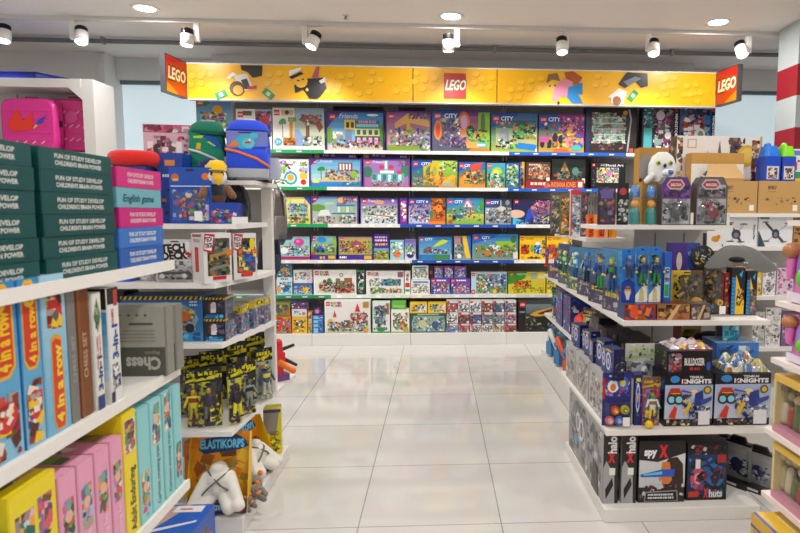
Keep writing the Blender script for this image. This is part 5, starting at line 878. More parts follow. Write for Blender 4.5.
mb = MB(); mb.loft([sring(.13, .1, 0, .9), sring(.13, .1, .1, .9), sring(.12, .09, .2, .9), sring(.09, .06, .255, .9), sring(.03, .03, .27, .9)], ['1a2a5e', '1a2a5e', '1c2c66', '1c2c66'], CL); mb.build('crown', t)
mb = MB(); mb.tube([(-.01, -.056, .08), (-.012, -.052, .16), (-.012, -.044, .24)], .008, 'd8dae0', m=CL); mb.build('band', t)
o = MB().box(-.03, -.001, 0, .03, .001, .028, 'efefec').build('price_card'); tag(o, 'small white price card in front of the black backpack', 'price card', None, (-.79, 2.43, 1.2605), .3)
carton('doll_box', 'pink and white doll box with lattice pattern behind the red ring pillow', 'toy box', (-1.16, 2.66, 1.4405), .19, .1, .24, .15, lambda A: (A.r(0, 0, 1, 1, 'd8b4c0'), [A.r(.08+.2*k, .1, .2+.2*k, .7, ('f0e4e8', 'b86a80', '6a4a58', 'f4eef0')[k]) for k in range(4)], A.s(.05, .1, .95, .8, 'b83a5a f0e8ec 5a4650 e8a8b8 c8485a', 40, (.05, .12)), A.r(0, .86, 1, 1, 'c85a78'), A.s(.02, .86, .98, .99, 'e8d0d8 a83a58', 12, (.06, .12))), 'cfa3b2', lambda A: A.r(.1, .1, .9, .9, 'c48aa0'))
t = thing('toy_box', 'plain navy carton carrying the red ring pillow', 'toy box', None, (-1.235, 2.42, 1.2605)); MB().box(-.085, .01, 0, .085, .16, .225, '1e3f8e').build('carton', t)
t = thing('ring_pillow', 'glossy red ring shaped pillow lying behind the pink game boxes', 'pillow', None, (-1.22, 2.5, 1.4865), .1)
mb = MB(); n = 26
rg = [[((.062+.03*math.cos(2*PI*j/12))*math.cos(2*PI*i/n)*1.1, (.062+.03*math.cos(2*PI*j/12))*math.sin(2*PI*i/n), .032+.032*math.sin(2*PI*j/12)) for j in range(12)] for i in range(n+1)]
mb.loft(rg, 'e0302c', CL, True, False); mb.build('ring', t)
mb = MB(); mb.box(-.045, -.035, .06, -.02, -.01, .0655, 'f4eeee', CL); mb.build('care_label', t)
# --- skateboard packs (shelf four)
z4 = 1.0365
def tdf(A):
    A.r(0, 0, 1, 1, 'e4e2e0'); A.r(.14, .14, .94, .9, '4c4a40'); A.s(.14, .14, .94, .9, '6a7a4a b8642a 8a8a80 c8b03a 3a5a5a 222', 50, (.05, .12)); [A.p([(.2, .24+.13*k), (.86, .32+.13*k), (.88, .38+.13*k), (.22, .31+.13*k)], ('7a8a78', '5a4a3a', 'a8884a')[k]) for k in range(3)]
    A.p([(-.0, .66), (.3, .6), (.42, .98), (.05, 1)], 'c8202a'); A.p([(.03, .69), (.28, .65), (.36, .93), (.09, .96)], 'f2f0ee'); A.t('TECH', .07, .83, .09, '1a1a1a', .25, rot=.12, bold=.05); A.t('DECK', .08, .71, .09, '1a1a1a', .25, rot=.12, bold=.05); A.e(.9, .6, .07, 'e07a3a'); A.r(.3, .06, .78, .13, 'c8202a')
def tds(A): A.r(0, 0, 1, 1, 'dedcda'); A.r(.3, .22, .62, .72, 'c8202a'); A.r(.4, .28, .52, .66, 'd8484a'); A.t('TECH', .16, .82, .06, '886a6a', .6, bold=.03); A.r(.1, .93, .9, .98, 'b8404a')
carton('toy_skateboard_box', 'white toy skateboard box with red stripe on its side, front one of two', 'toy box', (-.846, 2.33, z4), .115, .085, .19, .85, tdf, 'dcdad8', tds, tds, bev=.001, group='toy skateboard boxes')
def tdf2(A): tdf(A); A.r(.2, .2, .94, .62, '3a6ab0'); A.s(.2, .16, .94, .7, '2a6ad0 f0d03a 6ab0d8 e86a2a 3a4a6a', 34, (.05, .12)); A.e_(.8, .78, .12, .14, 'e8d02a'); A.r(.34, .08, .8, .17, 'd8402a')
carton('toy_skateboard_box', 'toy skateboard box with blue and yellow window, behind the front one', 'toy box', (-.782, 2.455, z4), .1, .08, .185, .8, tdf2, 'c9b9b6', tds, lambda A: (A.r(0, 0, 1, 1, 'b8a8a4'), A.s(.05, .1, .95, .6, '7a6a50 c8a05a 4a5a40 a86a4a', 30, (.06, .14)), A.p([(.5, .6), (1, .66), (.95, .95), (.55, .9)], 'e8e4e2'), A.t('DECK', .56, .72, .1, '222', .4)), bev=.001, group='toy skateboard boxes')
def sil(A):
    A.s(.05, .05, .95, .5, 'c8c6c4 8a8684 e8e6e6 6a6462 b0a8a8', 40, (.06, .14)); A.p([(.1, .5), (.95, .6), (.92, .95), (.14, .86)], 'e4e2e2'); A.t('TECH', .16, .7, .17, '1c1a1a', .6, rot=.06, bold=.06); A.t('DECK', .18, .52, .17, '1c1a1a', .64, rot=.06, bold=.06); A.s(.75, .55, .95, .75, 'c8303a', 4, (.04, .1))
t = blister('toy_skateboard_pack', 'silver toy skateboard pack with bold black lettering', 'toy', (-1.015, 2.355, z4), .15, .165, .05, 'cfcdcc', sil, (.05, .04, .95, .42), lambda mb, x, z, w, h, d: (mb.box(x-w*.42, -d*.7, z-.006, x+w*.42, -d*.3, z+.004, '4a4644', PL), [mb.cyl((x+s*w*.3, -d*.75, z-.012), (x+s*w*.3, -d*.3, z-.012), .009, 'd8d8d8') for s in (-1, 1)]), .04)
pouch('toy_skateboard_pack', 'clear bag of toy skateboard parts left of the silver pack', 'toy', (-1.12, 2.37, z4), .1, .1, .05, 0, ('d8d4d4', 'b8303a', 'eee'), 'b8b4b2 8a8482 e0dedc c8909a 55504e', fig=False)
carton('toy_box', 'low bright blue box at the left of the skateboard shelf', 'toy box', (-1.245, 2.36, z4), .11, .1, .04, 0, lambda A: (A.r(0, 0, 1, 1, '2a5ac8'), A.s(.1, .1, .9, .9, 'c85a3a 3a7ae0 8a3a4a', 8, (.2, .5))), '2452c0')
# --- pool toy boxes (shelf three)
z3 = .7905
def chev(A, v0, v1): A.r(0, v0, 1, v1, 'f0c21c'); n = int(1/((v1-v0)*A.H/A.W*1.5)); [A.p([((k)/n, v0), ((k+.5)/n, v0), ((k+.9)/n, v1), ((k+.4)/n, v1)], '2a2620') for k in range(n)]
def pool(A):
    A.g(0, 0, 1, 1, '3a8ac0', '2a6ab0'); A.e_(.55, .5, .4, .38, '8ab0c8'); A.s(.2, .2, .92, .78, '8a9aa8 b8a88a c87a4a e8d8b8 5a7a9a d8c04a 6a8a6a', 80, (.05, .12)); A.e_(.76, .56, .1, .12, 'c8682a'); A.e_(.84, .3, .06, .1, '2a2a3a'); A.s(.0, .02, .98, .2, '2a72b8 5ab0d8 1f5a90', 26, (.06, .14)); chev(A, .93, 1); A.ln(.85, .86, .1, .04, 'c8d8e8', 2); A.e(.06, .55, .2, 'e8c02a'); A.e(.06, .55, .13, '2a4a8a')
carton('toy_box', 'wide blue toy box with a black and yellow striped top edge', 'toy box', (-1.095, 2.4, z3), .315, .14, .183, 0, pool, '2f74b4', group=None, bev=.001)
def face(A): A.r(0, 0, 1, 1, '2a2a36'); chev(A, .9, 1); A.e_(.42, .55, .22, .3, '5a3a44'); A.p([(.34, .3), (.62, .3), (.66, .72), (.5, .8), (.36, .7)], 'e8e6ea'); A.e_(.46, .62, .12, .16, 'd8c8cc'); A.s(.05, .02, .95, .22, '3a9ad8 5ac0f0 2a72b8', 18, (.08, .2)); A.s(.6, .3, .98, .85, '4a4a60 3a3a4a 6a5a7a', 14, (.1, .2))
def faces_(A): A.r(0, 0, 1, 1, '6a7088'); A.s(.05, .05, .95, .95, '5a6a90 8a8aa8 3a9ac8 a8a0b8 444a5c', 30, (.1, .25)); A.r(0, .9, 1, 1, 'c8b03a')
carton('toy_box', 'small black and blue character box, lower of the two stacked', 'toy box', (-.893, 2.4, z3), .084, .1, .09, 0, face, '2c2c3a', faces_, bev=.001, group='small black and blue boxes')
carton('toy_box', 'small black and blue character box, upper of the two stacked', 'toy box', (-.893, 2.402, z3+.0905), .084, .1, .086, 0, face, '2c2c3a', faces_, bev=.001, group='small black and blue boxes')
carton('toy_box', 'black box with yellow lettering at the left of the pool toy shelf', 'toy box', (-1.335, 2.44, z3), .15, .12, .2, 0, lambda A: (A.r(0, 0, 1, 1, '1c1a22'), A.t('GOO!', .2, .74, .12, 'e8d82a', .6, rot=.2, bold=.05), A.s(.1, .1, .9, .6, '3a3a8a c8b82a 222 7a3a8a', 20)), '1c1a22')
for i, (y, h) in enumerate(((2.43, .105), (2.545, .12), (2.66, .125), (2.765, .12))):
    def vis(A, i=i): A.r(0, 0, 1, .72, '6a7a9a'); A.s(.03, .03, .97, .7, '4a6ab0 8a9ab8 e8a04a d8d8e4 2a4a8a c8583a 5ac', 50, (.06, .14)); A.r(0, .72, 1, 1, 'd8c22a' if i else '3a3a44'); A.s(.05, .74, .95, .98, 'f0dc4a b89a1c' if i else '5a5a66 222', 10, (.06, .2))
    carton('toy_box', ('dark topped', 'first yellow topped', 'second yellow topped', 'third yellow topped')[i]+' clear fronted box along the pool toy shelf edge', 'toy box', (-.838+.15*(y-2.43)-.012, y+.05, z3), .1, .1, h, RQ, vis, '8a94a8', left=vis, bev=.001, group='clear fronted boxes')
# --- hero toy bags (shelf two)
z2 = .4305
BP = '23221f 1c1b1d d8cc1c e8dc2a 8a2f2a 2a3a70 6a6a66 3a3936 b8a81c 4a2f5a'
BG = [(-.985, 2.4, .24, .062), (-.925, 2.4, .25, .098), (-.825, 2.43, .255, .062), (-.815, 2.55, .235, .085), (-.795, 2.74, .25, .085)]
BL = ['dark toy bag with a yellow card, leftmost of the front row', 'broad dark toy bag with a blue capped toy, second in the front row', 'narrow bright yellow toy bag at the shelf corner', 'grey and yellow toy bag behind the corner bag', 'clear pale toy bag furthest along the shelf edge']
PLS = [BP, BP, 'e8dc2a d8cc1c 2a3a70 e8dc2a 3a2a2a 6a2f6a e8dc2a 223', BP+' 8a8f90 a8aaa4 77797a', 'a8b0a0 c8c8bc 8a8f8a d8cc3a c84a2a 6a706a 9aa09a 3a4a70 b8bcb4']
for (x, y, h, w), lb, pl_ in zip(BG, BL, PLS): pouch('toy_bag', lb, 'toy', (x, y, z2), w, h, .055, .25 if x < -.9 else .75, ('1e1d1b', 'd8cc1c', '444', 'b8ac1c', '1e1d1b'), pl_, 'bagged hero toys')
for i, (x, y, h) in enumerate(((-1.06, 2.56, .26), (-.965, 2.54, .285), (-.9, 2.66, .3), (-.875, 2.86, .3), (-.99, 2.76, .31))):
    pouch('toy_bag', ('at the far left', 'behind the leftmost front bag', 'behind the yellow corner bag', 'behind the clear pale bag', 'in the middle at the back')[i]+', dark toy bag of the back row', 'toy', (x, y, z2), .09, h, .05, .4, ('1e1d1b', 'd8cc1c', '333', 'c8bc1c'), BP, 'bagged hero toys')
t = thing('toy_blaster', 'red and orange toy blaster sticking out at the far end of the bagged toys', 'toy', None, (-.835, 3.1, z2), .6)
mb = MB(); mb.cap((0, 0, .04), (0, -.01, .2), .03, .022, 'd8262a', n=10); mb.box(-.02, -.03, .08, .03, .02, .15, 'd8262a', PL); mb.build('body', t, .004)
mb = MB(); mb.cap((.0, -.02, .1), (.05, -.08, .06), .018, .016, 'f07a1c', n=10); mb.build('barrel', t)
mb = MB(); mb.cap((.02, 0, .16), (.075, -.02, .18), .01, .009, '26242a', n=8); mb.cap((.03, -.01, .11), (.085, -.03, .075), .01, .008, '26242a', n=8); mb.build('grip', t)
mb = MB(); mb.box(-.03, -.03, 0, .05, .03, .035, '7a4a8a', PL); mb.build('stand', t)
# --- stretchy toys on the base
zb_ = .0705
ELW = flat_mat('stretch_toy_skin', 'e9e4d8', .55, 30, .03); ELG = flat_mat('grey_elastic', '6a6e66', .7, 40, .1)
def elastic(label, loc, rz, tilt, w, h, group):
    t = thing('stretch_toy_box', label, 'toy', group, loc, rz); T = Matrix.Rotation(-tilt, 4, 'X'); OR = 'f0a41c'
    mb = MB(); mb.M = T; mb.box(-w/2, .05, 0, w/2, .055, h, 'e8961c'); A = Art(mb, (-w/2, .05, 0), (w, 0, 0), (0, 0, h)); A.g(0, 0, 1, 1, 'e8b41c', 'ee8f1c', 5); A.s(.02, .3, .98, .95, 'f0c02a e8861c f0b42a', 16, (.08, .2))
    A.p([(.1, .78), (.2, .92), (.5, .95), (.66, 1.0), (.9, .9), (.95, .8), (.8, .76), (.2, .72)], '123a6a'); A.t('ELASTIKORPS', .13, .79, .11, '3ab0e8', .76, bold=.06); A.t('ELASTIKORPS', .135, .795, .1, '8ad8f4', .74, bold=.02); mb.build('backing_tray', t)
    for s in (-1, 1):
        mb = MB(); mb.M = T; x = s*w/2; mb.add([(x, -.03, 0), (x, .055, 0), (x, .055, h), (x, .02, h), (x+.002*s, -.03, 0), (x+.002*s, .055, 0), (x+.002*s, .055, h), (x+.002*s, .02, h)], [(0, 1, 2, 3), (7, 6, 5, 4), (0, 4, 5, 1), (1, 5, 6, 2), (2, 6, 7, 3), (3, 7, 4, 0)], 'f0c01c'); mb.build('tray_side', t)
    mb = MB(); mb.M = T; mb.box(-w/2, -.03, 0, w/2, -.027, h*.14, '3a2f5a'); A = Art(mb, (-w/2, -.03, 0), (w, 0, 0), (0, 0, h*.14)); A.s(.02, .05, .98, .95, 'c8501c e8a01c 2a3a8a 6a2a4a', 18, (.2, .5)); A.t('ELASTIKORPS', .3, .36, .42, '6ac8f0', .5, bold=.05); mb.build('tray_front', t)
    mb = MB(); mb.M = T; k = h*.86; w0 = w; w = w*.86
    mb.ell((0, .0, k*.5), (w*.27, .05, k*.2), 'fff', 14); mb.ell((0, .0, k*.38), (w*.24, .05, k*.16), 'fff', 14); mb.ell((.0, 0, k*.66), (w*.17, .045, k*.1), 'fff', 12)
    for s in (-1, 1):
        mb.cap((s*w*.2, 0, k*.52), (s*w*.42, -.045, k*.2), .03, .024, 'fff', n=12); mb.ell((s*w*.44, -.055, k*.14), (.03, .03, .026), 'fff', 10)
        mb.cap((s*w*.12, 0, k*.3), (s*w*.26, -.055, k*.1), .034, .026, 'fff', n=12)
    o = mb.build('stretch_toy', t); o.data.materials.clear(); o.data.materials.append(ELW); o.data.polygons.foreach_set('material_index', [0]*len(o.data.polygons))
    rm = o.modifiers.new('remesh', 'REMESH'); rm.mode = 'VOXEL'; rm.voxel_size = .006; rm.use_smooth_shade = True
    sm = o.modifiers.new('smooth', 'SMOOTH'); sm.iterations = 5
    mb = MB(); mb.M = T
    k, w = h*.86, w0*.9
    mb.tube([(-w*.34, .03, k*.74), (-w*.12, -.035, k*.6), (w*.1, -.056, k*.44), (w*.34, -.03, k*.28)], .004, '666', m=PL); mb.tube([(w*.3, .03, k*.68), (w*.1, -.046, k*.56), (-w*.12, -.056, k*.42), (-w*.34, -.04, k*.24), (-w*.38, -.045, k*.1)], .004, '666', m=PL)
    o = mb.build('elastic_band', o if 0 else t); o.data.materials.clear(); o.data.materials.append(ELG); o.data.polygons.foreach_set('material_index', [0]*len(o.data.polygons)); return t
elastic('large open yellow box with a white stretchy toy crossed by grey bands, nearest', (-.905, 2.405, zb_+.003),   .1, .16, .235, .315, 'stretchy toy boxes')
elastic('tilted open yellow box with a white stretchy toy, facing the aisle', (-.845, 2.76, zb_+.003), 1.15, .2, .2, .26, 'stretchy toy boxes')
carton('toy_box', 'orange box half hidden left behind the nearest stretchy toy box', 'toy box', (-1.03, 2.53, zb_), .12, .06, .25, -.1, lambda A: (A.g(0, 0, 1, 1, 'd8801c', 'e8742a'), A.s(.1, .3, .9, .9, 'e89a3a d8601c 8a6a9a', 16), A.r(.4, .5, .7, .62, '4a6ab0')), 'd8701c')
carton('toy_box', 'yellow box with a grey end standing furthest back on the base', 'toy box', (-.845, 3.0, zb_), .085, .085, .235, .2, lambda A: (A.r(0, 0, 1, 1, 'd8cc1c'), A.p([(0, .5), (.7, .4), (.9, .98), (0, 1)], '8f8c84'), A.r(0, .93, 1, 1, '4a3a6a'), A.s(.3, .05, .95, .4, '6a6a1c f0e43a a89a1c', 20, (.05, .1)), A.t('GOO', .35, .42, .09, '3a3a14', .5)), 'd0c41c')
def plush(label, loc, rz, c1, c2, k=1.0):
    t = thing('plush_animal', label, 'plush toy', 'small plush animals', loc, rz)
    mb = MB(); mb.ell((0, 0, .032*k), (.032*k, .038*k, .032*k), c1, 12, PU); mb.ell((0, -.03*k, .06*k), (.026*k, .026*k, .024*k), c1, 12, PU)
    for s in (-1, 1): mb.cap((s*.02*k, -.025*k, .02*k), (s*.028*k, -.055*k, .012*k), .013*k, .012*k, c1, PU); mb.ell((s*.02*k, -.02*k, .084*k), .011*k, c2, 8, PU)
    mb.build('body', t); mb = MB(); mb.ell((0, -.052*k, .055*k), (.014*k, .01*k, .01*k), c2, 8, PU); mb.build('muzzle', t)
    mb = MB(); [mb.ell((s*.011*k, -.052*k, .067*k), .0035*k, '111', 6) for s in (-1, 1)]; mb.build('eyes', t)
plush('grey and orange plush animal lying right beside the nearest stretchy toy box', (-.8, 2.5, zb_), .9, '7f7c76', 'f08a2a', .95); plush('grey plush animal with orange ears behind the front plush one', (-.81, 2.57, zb_), .5, '8a867f', 'e8801c', 1.15); plush('orange and grey plush animal nearest the shelf edge', (-.806, 2.43, zb_), 1.2, '76736e', 'e8782a', .7)
# ================================================================ SUITCASE NICHE AT THE BACK LEFT
t = thing('display_niche', 'white niche cabinet with cut corners holding pink suitcases', 'cabinet', None, (-3.3, 5.2, 0))
X0, X1, Z1 = -1.1, .45, 2.4
mb = MB(); q = .11
mb.box(X0, 0, 0, X0+.1, .32, Z1, 'e2dfdc', ME); mb.box(X1-.09, 0, 0, X1, .32, Z1, 'e2dfdc', ME); mb.box(X0+.09, 0, Z1-.07, X1-.1, .32, Z1, 'e2dfdc', ME); mb.box(X0+.09, .47, 0, X1-.1, .32, Z1-.07, 'c9c6c4', ME)
for s, x in ((1, X0+.09), (-1, X1-.09)): mb.add([(a, y, z) for y in (0, .289) for a, z in ((x, Z1-.07), (x+s*.11, Z1-.07), (x, Z1-.17))], [(0, 1, 2), (5, 4, 3), (0, 3, 4, 1), (1, 4, 5, 2), (2, 5, 3, 0)], 'e2dfdc', ME)
mb.build('cabinet_body', t)
for z in (.55, 1.2, 1.8): mb = MB(); mb.box(X0+.101, 0, z-.025, X1-.101, .289, z, 'e2dfdc', ME); mb.build('shelf', t)
mb = MB(); mb.box(-.35, .284, 1.81, -.344, .289, Z1-.08, '555', ME); mb.build('panel_joint', t)
def suitcase(label, loc, rz, w, h, d, c, c2, art):
    t = thing('suitcase', label, 'suitcase', 'pink hard shell suitcases', loc, rz)
    def shell(y0, y1, s): return [[(p[0], y, h/2+p[1]+.015) for p in sring(w*k, h*k, 0, .32, 0, 0, 28)] for y, k in ((y0, .9), (y0+s*.015, .98), (y1, 1))]
    mb = MB(); mb.loft(shell(-d/2, -.006, 1), c, PL); art(Art(mb, (-w*.44, -d/2-.0045, h*.1), (w*.88, 0, 0), (0, 0, h*.82), PL)); mb.build('front_shell', t); mb = MB(); mb.loft([r[::-1] for r in shell(d/2, .006, -1)], c, PL); mb.build('back_shell', t)
    mb = MB(); mb.loft([[(p[0], y, h/2+p[1]+.015) for p in sring(w*.985, h*.985, 0, .32, 0, 0, 28)] for y in (-.006, .006)], '2a2028', PL, True, False); mb.build('zip', t)
    mb = MB()
    for k in range(5): mb.box(-w*.4, -d/2-.004, h*(.22+.14*k), w*.4, -d/2, h*(.25+.14*k), c, PL)
    mb.build('ribs', t, .002)
    mb = MB(); mb.tube([(-.05, 0, h+.012), (-.045, 0, h+.03), (.045, 0, h+.03), (.05, 0, h+.012)], .006, c2); mb.build('carry_handle', t)
    mb = MB(); [mb.cyl((s*w*.38, yy-.012, .0165), (s*w*.38, yy+.012, .0165), .016, '222') for s in (-1, 1) for yy in (-d*.3, d*.3)]; mb.build('wheels', t)
    mb = MB(); mb.box(w*.5, -.02, h*.5, w*.505, .02, h*.62, '222', PL); mb.build('lock', t)
def mot(A): A.p([(.1, .5), (.3, .9), (.42, .6), (.62, .8), (.6, .4), (.2, .35)], 'f0402a'); A.p([(.66, .5), (.8, .55), (.9, .75), (.72, .62)], '3a4ac8'); A.p([(.6, .4), (.72, .5), (.66, .52)], 'f0c83a'); [A.p([(.05+.18*k, .06), (.12+.18*k, .12), (.11+.18*k, .15), (.04+.18*k, .09)], 'f8c0e0') for k in range(5)]
def mot2(A): [A.p([(.1+.17*(k % 5), .15+.3*(k//5)), (.2+.17*(k % 5), .22+.3*(k//5)), (.19+.17*(k % 5), .25+.3*(k//5)), (.09+.17*(k % 5), .18+.3*(k//5))], 'e8a0c8') for k in range(14)]; A.e_(.5, .7, .16, .14, 'd85a9a')
suitcase('bright pink suitcase with a red and blue printed motif, in front', (-3.4, 5.285, 1.8005), .0, .45, .43, .13, 'e83a9a', 'b82a78', mot)
suitcase('deeper pink suitcase with pale dashes, behind and right of the bright one', (-3.13, 5.425, 1.8005), .0, .38, .46, .12, 'd8428a', 'a82a68', mot2)
t = thing('storage_tray', 'dark blue flat tray lying on top of the suitcase niche', 'tray', None, (-3.42, 5.36, Z1+.0005)); mb = MB(); mb.prism([(-.36, -.13), (.1, -.13), (.24, .13), (-.36, .13)], 0, .05, '1f2a86', PL); mb.build('tray_body', t, .006); mb = MB(); mb.prism([(-.37, -.135), (.11, -.135), (.25, .135), (-.37, .135)], .0502, .056, '27339a', PL); mb.build('tray_rim', t)
# ================================================================ RIGHT GONDOLA END
t = thing('gondola_shelving', 'white end shelving on the right packed with action toys', 'shelving', 'white gondola shelving units', (1.1, 2.9, 0))
def RG(mb): mb.M = Matrix.Translation((-1.1, -2.9, 0)); return mb
mb = RG(MB()); mb.box(.705, 2.37, 0, 1.385, 3.13, .06, 'ece9e4', ME); mb.build('base', t, .004)
mb = RG(MB()); mb.box(.872, 3.36, 0, 1.5, 4.88, .17, 'ece9e4', ME); mb.build('base', t, .004)
for z, pts in ((.395, [(.71, 2.39), (1.445, 2.39), (1.445, 3.35), (1.0, 3.35), (.71, 3.35)]), (.5, [(.872, 3.42), (1.15, 3.42), (1.15, 4.75), (.872, 4.75)]), (.82, [(.845, 2.62), (1.535, 2.62), (1.535, 3.35), (1.3, 3.35), (1.3, 4.75), (.86, 4.75)]), (1.165, [(.872, 3.44), (1.125, 3.44), (1.125, 4.32), (.86, 4.32)]), (1.25, [(.815, 3.0), (1.535, 3.0), (1.535, 3.35), (.815, 3.35)])):
    mb = RG(shelf_mb(pts, z)); mb2 = RG(MB()); mb2.prism(pts, z-.022, z, 'efebe4', ME); mb2.build('shelf', t)
mb = RG(MB()); mb.box(1.13, 3.352, .06, 1.535, 3.37, 1.2275, 'b9b6b2', ME); [mb.box(x, 3.35, .1, x+.006, 3.352, 1.2, '666', ME) for x in (1.25, 1.42)]; mb.build('back_panel', t)
mb = RG(MB()); mb.box(1.2, 3.372, .17, 1.225, 4.86, 1.3, 'b5b2ae', ME); mb.build('spine_panel', t)
G5 = 'action toys on the right shelving'
def fr(px0, py0, px1, Y, z):
    a, b = P(px0, py0+15, Y).x, P(px1, py0+15, Y).x; return (a+b)/2, b-a-.003, P((px0+px1)/2, py0, Y).z-z
def rbox(px0, py0, px1, Y, z, d, label, art, base, side=None, name='toy_box', cat='toy box', group=None, rz=0, bev=.001, **k):
    x, w, h = fr(px0, py0, px1, Y, z); return carton(name, label, cat, (x, Y, z), w, d, h, rz, art, base, side, side, group=group, bev=bev, **k)
def mos(pal, bg='444', n=40, sz=(.05, .14)):
    def f(A): A.r(0, 0, 1, 1, bg); A.s(.03, .03, .97, .97, pal, n, sz)
    return f
# top shelf
zt = 1.2505
def pk1(A): A.r(0, 0, 1, 1, '3a2a44'); A.s(.05, .4, .95, .95, '5a4a7a 8a6a9a 2a2a3a b8823a', 24, (.05, .14)); A.p([(.1, .9), (.5, 1), (.9, .9), (.8, .7), (.2, .7)], '6a5a9a')
x, w, h = fr(598, 187, 616.5, 3.04, zt); blister('figure_pack', 'purple figure pack with a red round toy, leftmost on the top right shelf', 'toy', (x, 3.05, zt), w, h, 0, '4a3a5a', pk1, (.08, .05, .92, .7), bits('6a5a8a b83a44 3a2a4a 8a7aa0', 9, .3), .035)
x, w, h = fr(617.5, 183, 629.5, 3.04, zt); blister('figure_pack', 'narrow black figure pack with a red round crest beside the first clear tube', 'toy', (x, 3.05, zt), w, h, 0, '1c1a1c', lambda A: (A.e(.5, .8, .09, 'b83a4a'), A.s(.1, .1, .9, .6, '3a3a3e e8e4e0 555', 14)), (.1, .05, .9, .62), bits('e8e6e2 c8ccca 9a9a9a d8d0b0', 12, .3), .035)
def tube(px0, px1, label):
    x, w, h = fr(px0, 183, px1, 3.04, zt); t = thing('toy_tube', label, 'toy', 'clear toy tubes', (x, 3.04+w/2, zt)); r = w*.5
    mb = MB(); mb.loft([sring(r*1.7, r*1.7, .003, 1), sring(r*1.6, r*1.6, h*.3, 1), sring(r*.9, r*.9, h*.42, 1)], ['2a8a80', '3a9a90'], PL); mb.tube([(-r*.1, -r*.4, h*.1), (r*.15, -r*.4, h*.4)], .006, 'd8dcd8'); mb.build('toy_base', t)
    mb = MB(); mb.ell((0, -r*.2, h*.5), r*.62, 'eda03a', 16); mb.build('ball', t)
    mb = MB(); mb.loft([sring(r*1.4, r*1.4, h*.66, 1), sring(r*1.5, r*1.5, h*.8, 1), sring(r*.8, r*.8, h*.95, 1)], ['2a6ab0', '4a8ac8'], PL); mb.build('toy_top', t)
    mb = MB(); mb.loft([sring(r*1.96, r*1.96, .002, 1, n=24), sring(r*1.96, r*1.96, h*.86, 1, n=24), sring(r*1.5, r*1.5, h*.97, 1, n=24), sring(r*.5, r*.5, h, 1, n=24)], 'fff', CR); mb.build('clear_tube', t)
tube(630, 644, 'clear toy tube with orange ball, left one of two'); tube(646.5, 660.5, 'clear toy tube with orange ball, right one of two')
def cap_pack(px0, px1, c, label, cl):
    x, w, h = fr(px0, 177, px1, 3.04, zt); t = thing('creature_pack', label, 'toy', 'faceted creature packs', (x, 3.04, zt)); D = .07; s = w/2
    prof = [(-s, 0), (s*.82, 0), (s*.82, h*.8), (s*.55, h), (-s*.75, h), (-s, h*.86)]
    mb = MB(); mb.add([(a, .0, b) for a, b in prof]+[(a, D, b) for a, b in prof], [(0, 1, 2, 3, 4, 5)]+[(11, 10, 9, 8, 7, 6)]+[(i, i+6, (i+1) % 6+6, (i+1) % 6) for i in range(6)], '55525a')
    A = Art(mb, (-s, 0, 0), (w, 0, 0), (0, 0, h)); A.r(.02, .02, .88, .55, 'a9a9ac'); A.s(.03, .03, .87, .55, 'c4c4c6 8a8a8e 6a6a70 b4b4b8', 30, (.05, .14)); A.p([(.02, .55), (.88, .55), (.88, .8), (.76, .98), (.14, .98), (.02, .86)], c[0]); A.s(.06, .58, .84, .84, c[1], 26, (.05, .13)); A.p([(.12, .84), (.24, .95), (.6, .95), (.7, .84), (.6, .74), (.24, .74)], 'c8b8b4'); A.p([(.16, .84), (.27, .92), (.57, .92), (.65, .84), (.56, .77), (.27, .77)], 'a83a4a'); A.t('BAKUGAN', .26, .81, .06, 'f0e8e0', .32)
    mb.build('box', t)
    mb = MB(); mb.add([(s*.82, -.001, 0), (s, D*.5, 0), (s, D*.5, h*.72), (s*.82, -.001, h*.8)], [(0, 1, 2, 3)], 'c22a2c'); mb.add([(s*.55, -.001, h), (s*.82, -.001, h*.8), (s, D*.5, h*.72), (s*.75, D*.5, h*.95)], [(0, 1, 2, 3)], 'b02428'); mb.box(s*.8, -.006, .004, s*.98, -.002, h*.26, 'e8e4dc'); mb.build('red_edge', t)
    mb = MB(); mb.ell((-s*.1, -.014, h*.27), (s*.34, .012, h*.2), cl, 12); bits('444 777 aaa 222 '+cl, 12, .3)(mb, -s*.1, h*.27, w*.6, h*.45, .03); mb.build('toy', t)
    mb = MB(); mb.ell((-s*.1, -.002, h*.28), (s*.78, .035, h*.25), 'fff', 18, CR); mb.build('clear_dome', t)
cap_pack(662, 694.5, ('6a2a8a', '8a3aa8 4a2a5a 7a5a9a 333'), 'faceted creature pack with a purple band, left one of two', '55585a')
cap_pack(696.5, 731, ('6a6468', '8a8688 3a3a3c b8b4b4 7a4a8a'), 'faceted creature pack with grey pattern, right one of two', '8a3a40')
o = MB().ell((0, 0, .02), (.032, .024, .02), 'dfe6f0', 14).ell((.008, -.014, .022), (.02, .014, .014), '4a72b8', 10).build('toy_capsule'); tag(o, 'small white and blue capsule on top of the purple banded pack', 'toy', None, (P(670, 176, 3.08).x-.012, 3.085, P(670, 176.5, 3.06).z+.0005))
x, w, h = fr(641, 147, 671, 3.2, zt); t = thing('owl_toy_box', 'golden brown box with a white plush owl looking out', 'toy', None, (x, 3.2, zt))
mb = MB(); mb.box(-w/2, .03, 0, w/2, .12, h, 'b8862c'); mb.box(-w/2, -.03, 0, w/2, .03, h*.55, 'a87828'); A = Art(mb, (-w/2, .03, 0), (w, 0, 0), (0, 0, h)); A.s(0, .5, 1, .9, '8a6a2c c89a3a 6a5a4a', 14); A.p([(-.0, .6), (.4, .6), (.34, .95), (0, .86)], '8f8c8a'); mb.build('box', t)
